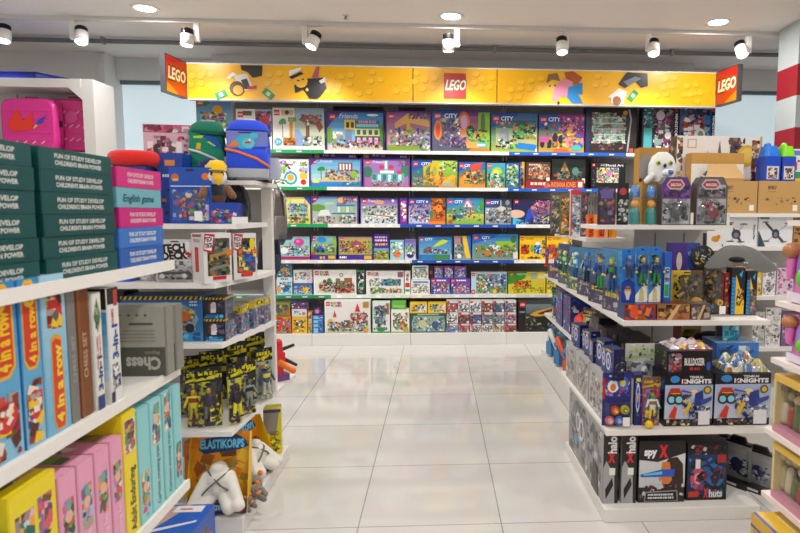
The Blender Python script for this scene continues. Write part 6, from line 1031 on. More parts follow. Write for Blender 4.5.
mb = MB(); mb.loft([sring(.1, .07, h*.55, 1, .035, 0, 14), sring(.155, .07, h*.66, .9, .035, 0, 14), sring(.15, .065, h*.78, .9, .035, 0, 14), sring(.115, .055, h*.88, 1, .035, 0, 14), sring(.05, .03, h*.935, 1, .035, 0, 14)], 'f0efeb', PU); mb.cap((-.03, -.02, h*.62), (-.06, -.03, h*.56), .02, .016, 'e6e5e2', PU); mb.build('owl', t)
mb = MB(); [mb.ell((.035+s*.034, -.034, h*.79), (.013, .007, .013), 'a8b83a', 10) for s in (-1, 1)]; [mb.ell((.035+s*.034, -.041, h*.79), (.006, .004, .006), '111', 8) for s in (-1, 1)]; mb.ell((.035, -.04, h*.755), (.009, .012, .012), '222', 8); mb.build('face', t)
# aisle shelf behind: tall card packs and the orange boxes
zs = 1.1655
SP = [(551, 192, 560, 4.15, '6a6a62 8a8478 c8b890 4a4a5a', '55504a', 'tall grey and tan card pack furthest back on the aisle shelf'), (560.5, 193, 570, 3.9, 'b8923a c8642a 7a6a4a d8c08a', '6a5a3a', 'tall amber card pack second from the back'), (570.5, 190, 581, 3.7, '8ac0d8 dfe8ec b8d0d8 5a8aa8 c8442a', 'd8d8d8', 'tall pale blue card pack with a red frame'), (581.5, 192, 587.5, 3.62, '7a6a7a b86a5a 4a4a5a c8b0b0', '5a4a54', 'slim plum card pack behind the orange boxes')]
for i, (a, y, b, Y, pal, bg, lb) in enumerate(SP):
    def cp(A, pal=pal, bg=bg, i=i):
        A.r(0, 0, 1, 1, bg); A.s(.05, .04, .95, .92, pal, 60, (.04, .1)); 
        if i == 2: A.r(0, .9, 1, 1, 'd8302a'); A.r(0, 0, .12, 1, 'd8302a'); A.s(.2, .1, .9, .8, 'f0f0f0 a8c8d8 6a9ab8', 20)
    rbox(a, y, b, Y, zs, .03, lb, cp, bg, None, 'card_pack', 'toy', 'tall card packs', bev=0)
def ult(A): A.r(0, 0, 1, 1, 'e0561c'); A.r(.6, 0, 1, 1, 'eea84a'); A.tv('ULTRA', .48, .08, .34, '5a1a0c', .8, bold=.03)
rbox(588, 214.5, 597.5, 3.5, zs, .06, 'upright orange box with dark lettering on the aisle shelf', ult, 'e8702a')
def ult2(A): A.r(0, 0, 1, 1, 'e8641c'); A.t('ULT', .08, .2, .6, '6a1c0c', .5, bold=.05); A.r(.62, .05, .95, .95, 'eeb07a')
rbox(598, 226, 608.5, 3.47, zs, .06, 'low orange box lying right of the upright orange box', ult2, 'e8702a')
rbox(609, 226.5, 616.5, 3.47, zs, .05, 'small amber box right of the low orange box', lambda A: (A.r(0, 0, 1, 1, 'f0981c'), A.r(.1, .1, .3, .9, 'c8781c')), 'e8901c')
# shelf three: boxed figures along the aisle edge
zq = .8205
def fbox(y0, y1, h, label, back, figc, low, tilt=0, n=1, x=.875):
    w = y1-y0; t = thing('boxed_figure', label, 'toy', 'boxed figures along the aisle edge', (x, (y0+y1)/2, zq), -RQ+.25)
    mb = MB(); mb.box(-w/2, 0, 0, w/2, .1, h*.38, low[0]); A = Art(mb, (-w/2, 0, 0), (w, 0, 0), (0, 0, h*.38)); A.s(.04, .05, .96, .95, ' '.join(low[1:]), 26, (.08, .24)); A.ln(.15, .62, .5, .2, 'e8c83a'); A.p([(.5, .2), (.96, .3), (.96, .5), (.5, .42)], low[-1]); mb.build('tray', t)
    mb = MB(); mb.box(-w/2, .085, h*.38, w/2, .1, h, back); A = Art(mb, (-w/2, .085, h*.38), (w, 0, 0), (0, 0, h*.62)); A.g(.02, .02, .98, .98, back, '6ab8e8' if back[0] in '123' else back, 4); A.s(.1, .1, .9, .9, back+' 2a4a8a', 8); mb.build('backing_card', t)
    for k in range(n): mb = MB(); figure(figc if k == 0 else (figc[2], figc[0], figc[1], figc[3]))(mb, (k-(n-1)/2)*w*.5, h*.64, w*.5, h*.6, .09); mb.build('toy_figure', t)
    mb = MB(); e = .0015; mb.add([(-w/2, -e, h*.36), (w/2, -e, h*.36), (w/2, -e, h*.8), (-w/2, -e, h*.8), (w/2, .08, h*.97), (-w/2, .08, h*.97)], [(0, 1, 2, 3), (3, 2, 4, 5)], 'fff', CR); mb.build('clear_window', t)
GRN = ('1f4a8a', '2a8a3a', '1a2a4a', 'e8c02a'); DRK = ('2a3a5a', '1c2430', '2a6ad0', '8a9aa0'); TEAL = ('1a8a7a', '2a6a5a', 'd8e02a', 'e8f0d8'); RED = ('2a4ab0', 'b82a2a', 'e8502a', '5a6ac8')
LOW = ('4a4660', '6a5a8a', '8a7a9a', 'c8a8a0', '3a3a5a', 'b8b4c0')
fbox(2.77, 2.99, .3, 'boxed green and navy figure nearest the shelf corner', '2a86d0', GRN, LOW, n=2)
fbox(3.01, 3.26, .3, 'boxed dark armoured figure, second from the corner', '2a7cc8', DRK, LOW, n=2)
fbox(3.3, 3.55, .28, 'boxed blue and white figure, third from the corner', '3a6ab0', ('3a8ac0', '2a4a9a', 'd8e0e4', '8ab0d0'), LOW, n=2, x=.88)
fbox(3.6, 3.85, .27, 'boxed teal and lime figure, fourth from the corner', '2a8a90', TEAL, ('5a6a6a', '8ac83a', 'e8e04a', '2a8a7a', 'c8d0c8'), n=2, x=.88)
fbox(3.9, 4.15, .26, 'boxed dark green figure, fifth from the corner', '3a5a6a', ('1a6a4a', '2a4a3a', '8a9a9a', 'c8c83a'), ('6a6a6a', '2a8a5a', '888', 'ccc'), n=1, x=.885)
fbox(4.2, 4.5, .26, 'boxed red and blue figure furthest back', '5a5a8a', RED, ('6a5a6a', 'a83a4a', '4a5ab8', 'ccc'), n=2, x=.885)
for k, (a, b, c, pal) in enumerate(((624, 656, '2a3a6a', 'c84a2a e8782a 8a3a3a 2a4a9a'), (656.5, 690, '6a3a24', '8a4a2a c89a5a a86a3a 4a2a1c'), (690.5, 711, '6a5a5a', '8a7a7a b8a49a 5a4a4a'))):
    def lowb(A, pal=pal, k=k): A.r(0, 0, 1, 1, pal.split()[2]); A.s(.02, .05, .98, .95, pal, 20, (.2, .5)); (A.e_(.3, .5, .14, .4, 'e0562a') if k == 0 else A.p([(.3, 0), (.6, .95), (.72, .95), (.44, 0)], 'd8b07a'))
    rbox(a, 304, b, 2.645, zq, .11, ('low box with an orange toy lying at the shelf corner', 'low brown box with tan straps lying in the middle', 'low dull pink box lying under the yellow wheel pack')[k], lowb, c, None, group='low boxes lying on the third shelf')
zl3 = P(660, 304, 2.645).z+.0009
def bluec(A): A.g(0, .3, 1, 1, '2f8ad8', '2274c4', 4); A.p([(0, 0), (1, 0), (1, .42), (0, .12)], 'f0eeee'); A.s(.15, .32, .7, .86, '2a8a3a 1c3a2a 3aa04a e8b02a', 22, (.03, .08)); A.p([(.3, .02), (.75, .02), (.7, .2), (.5, .28), (.34, .18)], 'd8c88a'); A.ln(.3, .28, .4, .03, '555555')
for k, (a, b) in enumerate(((637, 649.5), (650.5, 663))):
    x, w, h = fr(a, 247, b, 2.69, zl3); blister('figure_pack', 'tall blue card pack with a white foot, '+('left', 'right')[k]+' one of two', 'toy', (x, 2.705, zl3), w, h, 0, '2a7ed0', bluec, (.15, .3, .8, .84), figure(GRN), .04, 'tall blue card packs')
def beard(A): A.g(0, .3, 1, 1, '2f8ad8', '2274c4', 4); A.p([(0, 0), (1, 0), (1, .36), (.5, .46), (0, .36)], '1f3fa0'); A.e_(.5, .2, .26, .1, 'c89a6a'); A.p([(.3, .2), (.7, .2), (.6, .04), (.4, .04)], 'd8d4c8'); A.r(.26, .24, .74, .28, '7a5a3a')
x, w, h = fr(622.5, 249, 636.5, 2.69, zl3); blister('figure_pack', 'tall blue card pack with a bearded face printed at its foot', 'toy', (x, 2.705, zl3), w, h, 0, '2a7ed0', beard, (.12, .42, .88, .9), figure(DRK), .04)
x, w, h = fr(664, 252, 672, 2.69, zl3); rbox(664, 252, 672, 2.69, zl3, .05, 'narrow blue box with a green and white strip right of the blue card packs', lambda A: (A.r(0, 0, 1, 1, '2a5ab8'), A.r(.05, .1, .75, .7, '8ad0e8'), A.r(.1, .12, .7, .36, '2a9a5a'), A.s(.1, .4, .7, .68, 'eee c8584a 3a8ad8', 10)), '2a4a9a')
def wheelcard(A): A.r(0, 0, 1, 1, '6a5438'); A.r(0, .3, .62, 1, 'e0b824'); A.s(.08, .3, .95, .9, '3a2a1c 6a4a2a 4a3a30 a8883a 222', 40, (.05, .12)); A.s(.05, .05, .6, .25, '3a8ad8 8ab8d8 ccc', 10)
def wheeltoy(mb, x, z, w, h, d):
    mb.tube([(x-w*.3, -d*.4, z+h*.35), (x-w*.1, -d*.5, z), (x+w*.2, -d*.5, z+h*.3)], .012, '4a3a28'); mb.tube([(x-w*.35, -d*.4, z-h*.1), (x, -d*.5, z+h*.1), (x+w*.3, -d*.4, z+h*.05)], .01, '8a6a3a'); bits('4a3a28 6a5030 333 9a7a3a', 12, .2)(mb, x, z+h*.15, w, h*.6, d)
    c = (x+w*.27, -d*.35, z-h*.24); mb.cyl(c, (c[0], -d*.75, c[2]), w*.2, 'eab41c', n=18); mb.cyl((c[0], -d*.75, c[2]), (c[0], -d*.8, c[2]), w*.07, '6a4a1c', n=10); mb.ell((x-w*.15, -d*.4, z-h*.36), (w*.14, d*.2, h*.05), '2a82d8', 10)
x, w, h = fr(673, 271, 705, 2.76, zq); blister('wheel_toy_pack', 'yellow carded dark toy pack with a yellow wheel, wider one', 'toy', (x, 2.79, zq), w, h, 0, '6a5030', wheelcard, (.04, .05, .96, .95), wheeltoy, .06, 'wheel toy packs', True, True)
x, w, h = fr(706.5, 269, 724, 2.76, zq); blister('wheel_toy_pack', 'narrow dark toy pack with a yellow wheel, right of the wider one', 'toy', (x, 2.79, zq), w, h, 0, '3a3028', lambda A: (A.r(0, 0, 1, 1, '4a3c30'), A.s(.05, .05, .95, .95, '6a543a 8a6a3a 2a221c 999', 30)), (.04, .05, .96, .95), wheeltoy, .06, 'wheel toy packs', True, True)
rbox(724.5, 273, 730.5, 2.78, zq, .05, 'slim red figure box between the wheel pack and the blue striped packs', lambda A: (A.r(0, 0, 1, 1, '8a2424'), A.s(.05, .1, .95, .9, 'c8382c 5a2a2a e8a07a 3a3a4a', 20)), '8a2424')
def tallp(A):
    A.r(0, 0, 1, 1, '1c1c22'); A.r(0, .02, .28, .8, '2a9ae0'); [A.r(0, .06+.085*k, .22, .09+.085*k, '126ab0') for k in range(9)]; A.p([(.28, .02), (.95, .02), (.95, .3), (.28, .86)], 'f0c02a'); A.e_(.6, .38, .22, .12, 'd8922a'); A.e_(.6, .5, .16, .07, 'f0dcb0'); A.s(.36, .2, .9, .56, 'e8a82a 8a5a2a 222 f0d04a', 18, (.03, .08)); A.p([(.5, .86), (.8, .96), (.7, .8)], '3aa8e8')
def tallp2(A): tallp(A); A.p([(.28, .02), (.95, .02), (.95, .3), (.28, .6)], '5a5a64'); A.s(.36, .06, .9, .6, '7a6a7a c8a83a 444 a87a8a', 22, (.03, .08))
rbox(731.5, 268, 745.5, 2.76, zq, .06, 'tall black pack with blue stripe and a yellow picture', tallp, '1c1c22', name='figure_box', cat='toy', group='tall blue striped packs')
rbox(746.5, 271, 757.5, 2.76, zq, .06, 'tall black pack with blue stripe and a grey picture', tallp2, '1c1c22', name='figure_box', cat='toy', group='tall blue striped packs')
def purp(A): A.r(0, 0, 1, 1, '3a4a9a'); A.r(.0, 0, .55, 1, '4a2f8a'); A.p([(.1, 0), (.14, .5), (.3, .62), (.5, .5), (.55, 0)], '6a2fa0'); A.e_(.3, .72, .1, .14, 'd8c8b0'); A.s(.6, .1, .98, .95, '2a6ac0 3a5ab0 8ab0d8', 16); A.p([(.2, .2), (.45, .2), (.4, .05), (.24, .05)], 'a82a2a')
x, w, h = fr(670, 243, 700, 2.98, zq); carton('figure_box', 'purple and blue picture box behind the yellow wheel packs', 'toy', (x, 2.98, zq), w, .06, h, 0, purp, '3a3a8a', bev=.001)
o = MB(); o.cyl((0, 0, .06), (0, .012, .06), .06, '3a3a30', n=22); A = Art(o, (-.045, 0, .015), (.09, 0, 0), (0, 0, .09), base=.0006); A.s(.05, .05, .95, .95, 'd8c83a 3a3a34 8a9ad0 e8e4c8', 40, (.06, .14)); o.box(-.03, .001, -.001, .03, .011, .004, '333', PL); o = o.build('round_badge_pack'); x = P(703.5, 256, 2.95).x
tag(o, 'round yellow and black patterned badge right of the purple picture box', 'toy', None, (x, 2.955, P(703.5, 268.5, 2.955).z), 0)
bt_ = P(703.5, 268.5, 2.955).z
carton('toy_box', 'dark box carrying the round patterned badge', 'toy box', (x, 2.93, zq), .1, .07, bt_-.0015-zq, 0, mos('4a3a2a 6a5a4a 333 8a6a4a', '3a2e24'), '33281f')
# grey cape with a dark opening, draped over the tall packs
t = thing('fabric_cape', 'grey felt hooded cape draped over the blue striped packs', 'costume', None, (P(738, 268, 2.86).x, 2.9, P(738, 268, 2.76).z+.004)); mb = MB()
def capef(u, v):
    a = (u-.5)*2.1; r = .03+.15*v; return (math.sin(a)*r*1.25+.03*v*(1 if u > .5 else .4), -math.cos(a)*.075*(.3+v)-.01, .1-.105*v*v-.015*math.sin(u*PI*4)*v+(.0 if u < .5 else -.045*v*(u-.5)*2))
mb.grid(18, 10, capef, '6c6c69', CL); mb.grid(18, 10, lambda u, v: V(capef(u, v))*.97, '3a3a3c', CL, True, True); mb.build('cloth', t)
mb = MB(); mb.ell((-.03, -.075, .028), (.05, .03, .022), '161618', 14, CL); mb.build('hood_opening', t); mb = MB(); [mb.cyl((x, -.1, .018), (x, -.104, .018), .004, 'ddd', n=8) for x in (0, .012)]; mb.build('fasteners', t)
# shelf two ---------------------------------------------------------
zw = .3955
def pale(A): A.r(0, 0, 1, 1, 'b4b0ae'); A.s(.05, .05, .95, .95, 'd8d4d0 9a9a98 c8a8a0 8aa0a8 e4e2de 7a8a80', 46, (.06, .16)); A.s(.3, .2, .8, .7, 'c87a5a 6a9ab0 d8c06a', 12)
for k, (a, b) in enumerate(((2.46, 2.74), (2.76, 3.02), (3.04, 3.25))):
    carton('toy_box', 'pale picture box turned to the aisle on the second shelf, '+('nearest', 'middle', 'furthest')[k]+' of three', 'toy box', (.725, (a+b)/2, zw), b-a, .12, .2, -RQ, pale, 'bab6b2', lambda A: mos('d8d4d0 aaa 8a5a', 'bbb')(A) if 0 else A.r(.05, .05, .95, .95, 'aaa6a4'), group='pale picture boxes', bev=.001)
def spin(A): A.r(0, 0, 1, 1, '1c2a6a'); A.s(.03, .05, .97, .95, '2a4ab0 1a2050 3a6ad0 8a9ad0', 20); A.e_(.4, .55, .28, .3, 'd8d8e4'); A.e_(.4, .55, .2, .22, '2a5ac8'); A.e_(.4, .55, .1, .1, 'e8b83a'); A.ln(.15, .87, .6, .07, 'e8c83a')
for k in range(8):
    y = 2.43+.101*k; hh = (.135, .115, .128, .104, .132, .112, .125, .108)[k]
    carton('spinning_top_pack', ('nearest', 'second', 'third', 'fourth', 'fifth', 'sixth', 'seventh', 'furthest')[k]+' navy spinning top pack in the row on the pale boxes', 'toy', (.742+.008*(k % 3), y+.05, zw+.2005), .085, .05, hh, -RQ+(.16, .05, .2, -.06, .12, 0, .18, .08)[k], spin, '1c2862', lambda A: (A.r(0, 0, 1, 1, '1a1f4a'), A.s(.1, .1, .9, .9, '2a3a8a 555 8a7a3a c8c8d8', 14)), spin, group='navy spinning top packs', bev=.001)
for k in range(4):
    carton('toy_box', 'black box with gold print behind the navy spinning top packs, '+('nearest', 'second', 'third', 'furthest')[k]+' along the aisle', 'toy box', (.862, 2.67+.165*k, zw), .155, .1, .355-.015*(k % 3), -RQ, lambda A: (A.r(0, 0, 1, 1, '17161a'), A.s(.05, .4, .95, .95, '2a2a30 8a7430 3a3a4a c8b04a', 14)), '17161a', mos('222 8a7430 333 c8c8c8', '17161a', 12), group='black boxes behind the spinning tops')
def spinf(A): A.r(0, 0, 1, 1, '2a2f7a'); A.s(.05, .55, .95, .95, '3a4ab0 7a8ad8 e8e4f0 c83a4a', 20); A.e_(.36, .74, .2, .12, 'e8e8f0'); A.e_(.36, .72, .1, .07, 'd8802a'); A.e_(.7, .8, .2, .13, '3a6ad0'); A.e_(.7, .8, .1, .07, 'e8c83a'); A.r(.0, .5, .08, .9, 'b82a3a')
x, w, h = fr(604, 374, 633.5, 2.43, zw)
def tops(mb, x, z, w, h, d):
    for dx, dz, c1, c2 in ((-.1, .1, 'd8452a', 'e8a02a'), (.26, .12, 'c8c82a', '8a9a2a'), (-.3, -.3, 'd85a6a', 'e8a8a8'), (.05, -.3, '3a6ad0', '8ab0e8')):
        c = (x+dx*w, -d*.3, z+dz*h); r = w*.17; mb.cyl(c, (c[0], -d*.6, c[2]), r, c1, n=8); mb.cyl((c[0], -d*.6, c[2]), (c[0], -d*.8, c[2]), r*.6, c2, n=10); mb.cyl((c[0], -d*.8, c[2]), (c[0], -d*.9, c[2]), r*.2, 'eee')
blister('spinning_top_pack', 'spinning top blister pack with four bright tops at the shelf corner', 'toy', (x, 2.455, zw), w, h, 0, '2a2f7a', spinf, (.04, .03, .96, .5), tops, .045, None, True, True)
rbox(634.5, 375, 643, 2.45, zw, .06, 'narrow navy pack beside the four bright spinning tops', spin, '1c2862', name='spinning_top_pack', cat='toy')
x, w, h = fr(644, 378, 661, 2.43, zw); pouch('toy_bag', 'clear bag of bright small toys left of the robot knights boxes', 'toy', (x, 2.43, zw), w+.01, h, .05, 0, ('7a5a3a', 'c8a03a', '3a5ab0', 'd8d4c8'), 'c83a4a 3a9a4a 6a7ac8 e8c83a d8d8d8 2a4a8a c87aa0 8a6a3a')
o = MB().ell((0, 0, .018), .0175, 'f0c81c', 12).build('toy_ball'); tag(o, 'little yellow ball in front of the clear bag of bright toys', 'ball', None, (P(650, 418, 2.4).x, 2.408, zw))
x = P(642, 371, 2.57).x; t = pouch('toy_bag', 'silvery clear bag with a round dark toy lying on the shelf corner packs', 'toy', (.925, 2.56, zw), .16, .33, .07, 0, ('c8cac0', 'a8c08a', 'e0e0dc'), 'a8aaac 7a7c80 d8dadc 55565a c8c8c0 3a3a3e')
def knights(A):
    A.g(0, 0, 1, .82, 'c8d0e4', 'a8b8dc', 4); A.r(0, .8, 1, 1, '16141a'); A.r(0, 0, 1, .14, '1c1a20'); A.e_(.2, .91, .1, .07, '3a8ad0'); A.t('TENKAI', .5, .925, .045, 'e8e6e8', .28, bold=.03); A.t('KNIGHTS', .34, .83, .075, 'f0eeee', .62, bold=.05); A.s(.36, .82, .4, .9, 'c8302a', 3)
    A.p([(.05, .6), (.12, .74), (.3, .74), (.36, .6), (.3, .44), (.12, .44)], 'c83028'); A.r(.1, .62, .34, .66, '1a1a1c'); A.r(.12, .63, .32, .65, 'e8b82a'); A.e(.14, .52, .1, '1c2a3a'); A.e(.14, .52, .065, '8ad0e0'); A.e(.29, .52, .1, '1c2a3a'); A.e(.29, .52, .065, '8ad0e0'); A.p([(.08, .18), (.2, .4), (.26, .36), (.22, .14)], 'd83a24'); A.e(.88, .7, .08, '6a5424'); A.e(.88, .7, .05, 'd8b83a')
    A.e_(.6, .66, .08, .06, 'f0d8a0'); A.s(.36, .3, .78, .62, 'f0c03a e8e8f0 3a4a9a 2a2f6a c8d0e8', 30, (.03, .09)); A.p([(.62, .64), (.78, .7), (.8, .5), (.72, .3), (.6, .34)], '2a3a8a'); A.p([(.72, .5), (.98, .58), (.96, .5), (.8, .42)], '3a4a9a'); A.s(.5, .06, .95, .4, '2a3068 e8eaf4 6a74a8 1a1a2a 9aa8d0', 40, (.03, .09)); A.s(.04, .02, .7, .14, '8a6a4a d8c8a0 3a3a4a', 14); A.r(.7, .03, .94, .3, 'e8e8ea'); A.p([(.38, .24), (.5, .48), (.56, .44), (.44, .22)], 'e8b82a'); A.p([(.32, .68), (.56, .64), (.56, .66), (.34, .72)], '5a4ab8')
def knside(A): A.r(0, 0, 1, 1, '14141c'); A.p([(0, .1), (.5, .2), (1, .9), (.4, .7), (0, .5)], '2a5aa8'); A.s(.05, .1, .95, .8, '1f3a7a 3a7ad0 222 8a9ac0', 16)
rbox(664.5, 374.5, 713.5, 2.43, zw, .2, 'robot knights box with red and yellow blaster picture, left one of two', knights, '16161e', knside, group='robot knights boxes')
rbox(714.5, 373.5, 771, 2.43, zw, .2, 'robot knights box with red and yellow blaster picture, right one of two', knights, '16161e', knside, group='robot knights boxes')
zk = P(690, 374.5, 2.43).z+.0006
def blk(A): A.r(0, 0, 1, 1, '1a171a'); A.s(.02, .1, .32, .9, 'c8584a 5a7ab8 e8a06a 8a2a2a d8d8e8', 20, (.1, .3)); A.t('BULLDOZER', .38, .4, .28, 'd8d4d4', .46, bold=.05); A.ln(.5, .18, .24, .12, 'b83a34'); A.e_(.93, .35, .05, .2, '2a5ab0')
rbox(667, 351, 712, 2.43, zk, .19, 'long black box with pale lettering lying on the left robot knights box', blk, '1a171a', mos('2a2a22 c8b83a 444 8a8a7a', '1a171a', 14))
def flatbag(label, x, y, z, w, d, h, pal, rz=0, K=50):
    t = thing('toy_bag', label, 'toy', 'flat lying toy bags', (x, y, z), rz); c = vor(pal, K)
    def pf(k, up=1): return lambda u, v: ((u-.5)*w*k, (v-.5)*d*k, .001+h*k*up*(math.sin(PI*u)*math.sin(PI*v))**.4*(.62+.2*math.sin(u*17+v*5)+.18*math.sin(v*14-u*9)))
    mb = MB(); mb.grid(26, 16, pf(.94), c, PL, False); mb.grid(4, 4, pf(.94, .02), pal.split()[0], PL, False, True); mb.build('toy_contents', t)
    mb = MB(); mb.grid(24, 14, lambda u, v: (pf(1)(u, v)[0], pf(1)(u, v)[1], pf(1)(u, v)[2]+.003), 'fff', CR); mb.build('clear_bag', t)
flatbag('crumpled clear bag with pink and yellow bits lying on the long black box', P(686, 345, 2.52).x, 2.53, P(690, 351, 2.43).z+.0005, .2, .16, .04, 'a8a4b0 c8c4cc d8a0a8 8a8a98 e8c83a b83a44 e4e4e8', 0, 110)
zk2 = P(742, 373.5, 2.43).z+.0006
flatbag('clear bag of yellow and blue toys lying on the right robot knights box', P(740, 365, 2.52).x, 2.525, zk2, .22, .17, .085, 'c8b84a 3a6ab0 d8d0b0 6a8ab8 e8e4d8 a86a3a 2a4a8a b8c0d0', 0, 140)
carton('toy_box', 'blue soft box lying behind the right toy bag on the robot knights box', 'toy box', (P(733, 350, 2.68).x, 2.635, zw), .2, .16, P(733, 342, 2.66).z-zw, 0, mos('2a5ab8 8ac0e8 3a7ad0 dfe8f0', '3a7ac8'), '2f6cc0', top=lambda A: (A.r(0, 0, 1, 1, '8ab4dc'), A.s(.05, .05, .95, .95, 'a8c8e8 5a8ac8 2a5ab0', 14)))
carton('toy_box', 'cream and red box at the back of the second right shelf', 'toy box', (P(691, 335, 2.95).x, 2.95, zw), .11, .1, P(691, 326, 2.95).z-zw, 0, lambda A: (A.r(0, 0, 1, 1, 'a82424'), A.r(0, .62, 1, 1, 'd8c07a'), A.s(.05, .66, .95, .95, 'c8a84a 3a2a2a e8dca8', 10, (.08, .2))), '8a2222', bev=.001)
t = thing('cap', 'dark cap with a grey brim at the back of the second right shelf', 'hat', None, (P(712, 345, 2.9).x, 2.92, zw)); mb = MB(); mb.loft([sring(.15, .15, .2, 1), sring(.2, .16, .0005, 1)], '1c1c22', CL); mb.ell((0, 0, .24), (.11, .09, .075), '1a1c2a', 16, CL); mb.build('crown', t); mb = MB(); mb.ell((.03, -.075, .2), (.075, .05, .012), '8a8886', 16, CL); mb.build('brim', t)
pouch('toy_bag', 'turquoise wrapped toy right of the dark cap', 'toy', (1.395, 2.68, zw), .085, P(748, 326, 2.68).z-zw, .07, .1, ('6ac8d8', '2a9ab8', 'e8f4f8'), '3ab0c8 2a8ab0 8ad8e8 5a4aa8 e0f0f4 1f7aa0', fig=False)
carton('folder_box', 'yellow edged folder leaning right of the turquoise toy', 'toy box', (1.405, 2.79, zw), .075, .02, P(759, 322, 2.79).z-zw, -.1, lambda A: (A.r(0, 0, 1, 1, '5a4a8a'), A.p([(.7, 0), (1, 0), (1, 1), (.4, 1), (.3, 1)], 'd8b82a')), 'c8a82a')
# base ---------------------------------------------------------------
zbr = .0605
def grey(A): A.g(0, 0, 1, 1, '8f8f90', 'a6a6a6', 4); A.s(.03, .05, .97, .95, 'b4b4b4 7a7a7c c8c8c8 5a5a60 8a8a90', 70, (.06, .2)); A.e_(.3, .62, .06, .16, 'e0e0e0'); A.e_(.3, .62, .04, .11, '8a8a8a'); A.e_(.42, .58, .06, .18, 'dcdcdc'); A.e_(.42, .58, .04, .12, '777'); A.e_(.26, .3, .05, .08, '6a9ad0'); A.p([(.72, 0), (.9, 0), (.86, .4), (.76, .46)], '2a2a2e')
def xh(A): A.r(0, 0, 1, 1, '2a282a'); A.p([(0, 0), (.8, 0), (.75, .4), (.2, .6), (0, .5)], 'a8a8aa'); A.tv('halo', .86, .7, .55, 'e8e6e6', .24, bold=.04); A.t('X', .3, .58, .12, 'd82a30', .5, bold=.06); A.p([(.15, .2), (.6, .36), (.7, .26), (.2, .06)], '1c1c20'); A.r(.4, .4, .8, .5, 'ecece8')
for k, (a, b) in enumerate(((603.5, 619), (622, 637.5))):
    x, w, h = fr(a, 431.5, b, 2.42, zbr); carton('toy_box', 'long flat grey box standing on edge on the base, '+('left one at the aisle', 'right one')[k], 'toy box', (x, 2.42, zbr), w, .66, h-.002, 0, xh, '3a383a', grey, grey, group='long flat grey boxes')
def spy(A): A.g(0, .25, 1, .85, 'c8ccd0', 'e0e0e0', 4); A.p([(0, .7), (.4, .66), (1, .8), (1, 1), (0, 1)], '26242a'); A.t('spy', .1, .77, .12, 'f0f0f0', .28, bold=.05); A.t('X', .42, .75, .17, 'd82a30', .2, bold=.08); A.p([(.5, .24), (.52, .6), (.64, .72), (.82, .74), (.95, .62), (.98, .1), (.6, .1)], '3a2420'); A.p([(.46, .42), (.5, .66), (.66, .66), (.72, .36), (.56, .22)], 'd8803a'); A.p([(.46, .42), (.42, .38), (.48, .34)], 'd8803a'); A.p([(.02, .46), (.5, .54), (.78, .54), (.76, .42), (.4, .42), (.04, .42)], '2a5ac8'); A.p([(.1, .47), (.5, .51), (.5, .46), (.1, .445)], '6ac8f0'); A.s(.02, .08, .98, .3, '3a2a2a 8a2a2a 26242a c8ccd0', 20); A.p([(.12, .02), (.14, .18), (.84, .2), (.86, .02)], '9a9a9a'); A.p([(.14, .03), (.16, .165), (.82, .18), (.84, .03)], '1c1c20'); A.ln(.2, .115, .56, .03, 'e0e0e0', 2)
rbox(639, 441, 686, 2.42, zbr, .2, 'spy toy box with an orange lit face and white lettering', spy, '2a282c', mos('2a282c 444 8a2a2a', '2a282c', 8))
def xhu(A): A.r(0, 0, 1, 1, '14161f'); A.g(.02, .1, .98, .8, '14284a', '1c3a6a', 4); A.e_(.28, .38, .2, .2, 'c8506a'); A.e_(.28, .38, .1, .1, 'f0a0a0'); A.e_(.7, .44, .24, .22, '2a6ab8'); A.e_(.7, .44, .14, .13, '14284a'); A.s(.04, .1, .96, .75, '1a1c2a 2a5a9a 4a8ad0 8a3a5a 0f1420', 40, (.04, .12)); A.t('X', .42, .06, .14, 'd82a2a', .12, bold=.08); A.t('huts', .56, .06, .12, 'd8dce0', .34, bold=.05); A.r(.04, .06, .3, .16, 'c83a2a'); A.s(.05, .8, .95, .97, '8a2a34 3a3a4a c8c8d0 6a2a2a', 14); A.r(.2, .56, .32, .72, 'e8e8ea'); A.r(.74, .66, .96, .8, 'a83024')
rbox(687, 443, 728, 2.43, zbr, .16, 'dark blue game box with glowing red and blue rings, right of the spy box', xhu, '14161f', mos('14161f 2a2a3a 8a2a34', '14161f', 8))
carton('toy_box', 'black box behind the spy box, its top edge showing', 'toy box', (P(664, 436, 2.64).x, 2.64, zbr), .21, .1, P(664, 433, 2.64).z-zbr, 0, mos('2a2a2c 3a3a3c 1a1a1c', '1e1d1f', 10), '1e1d1f')
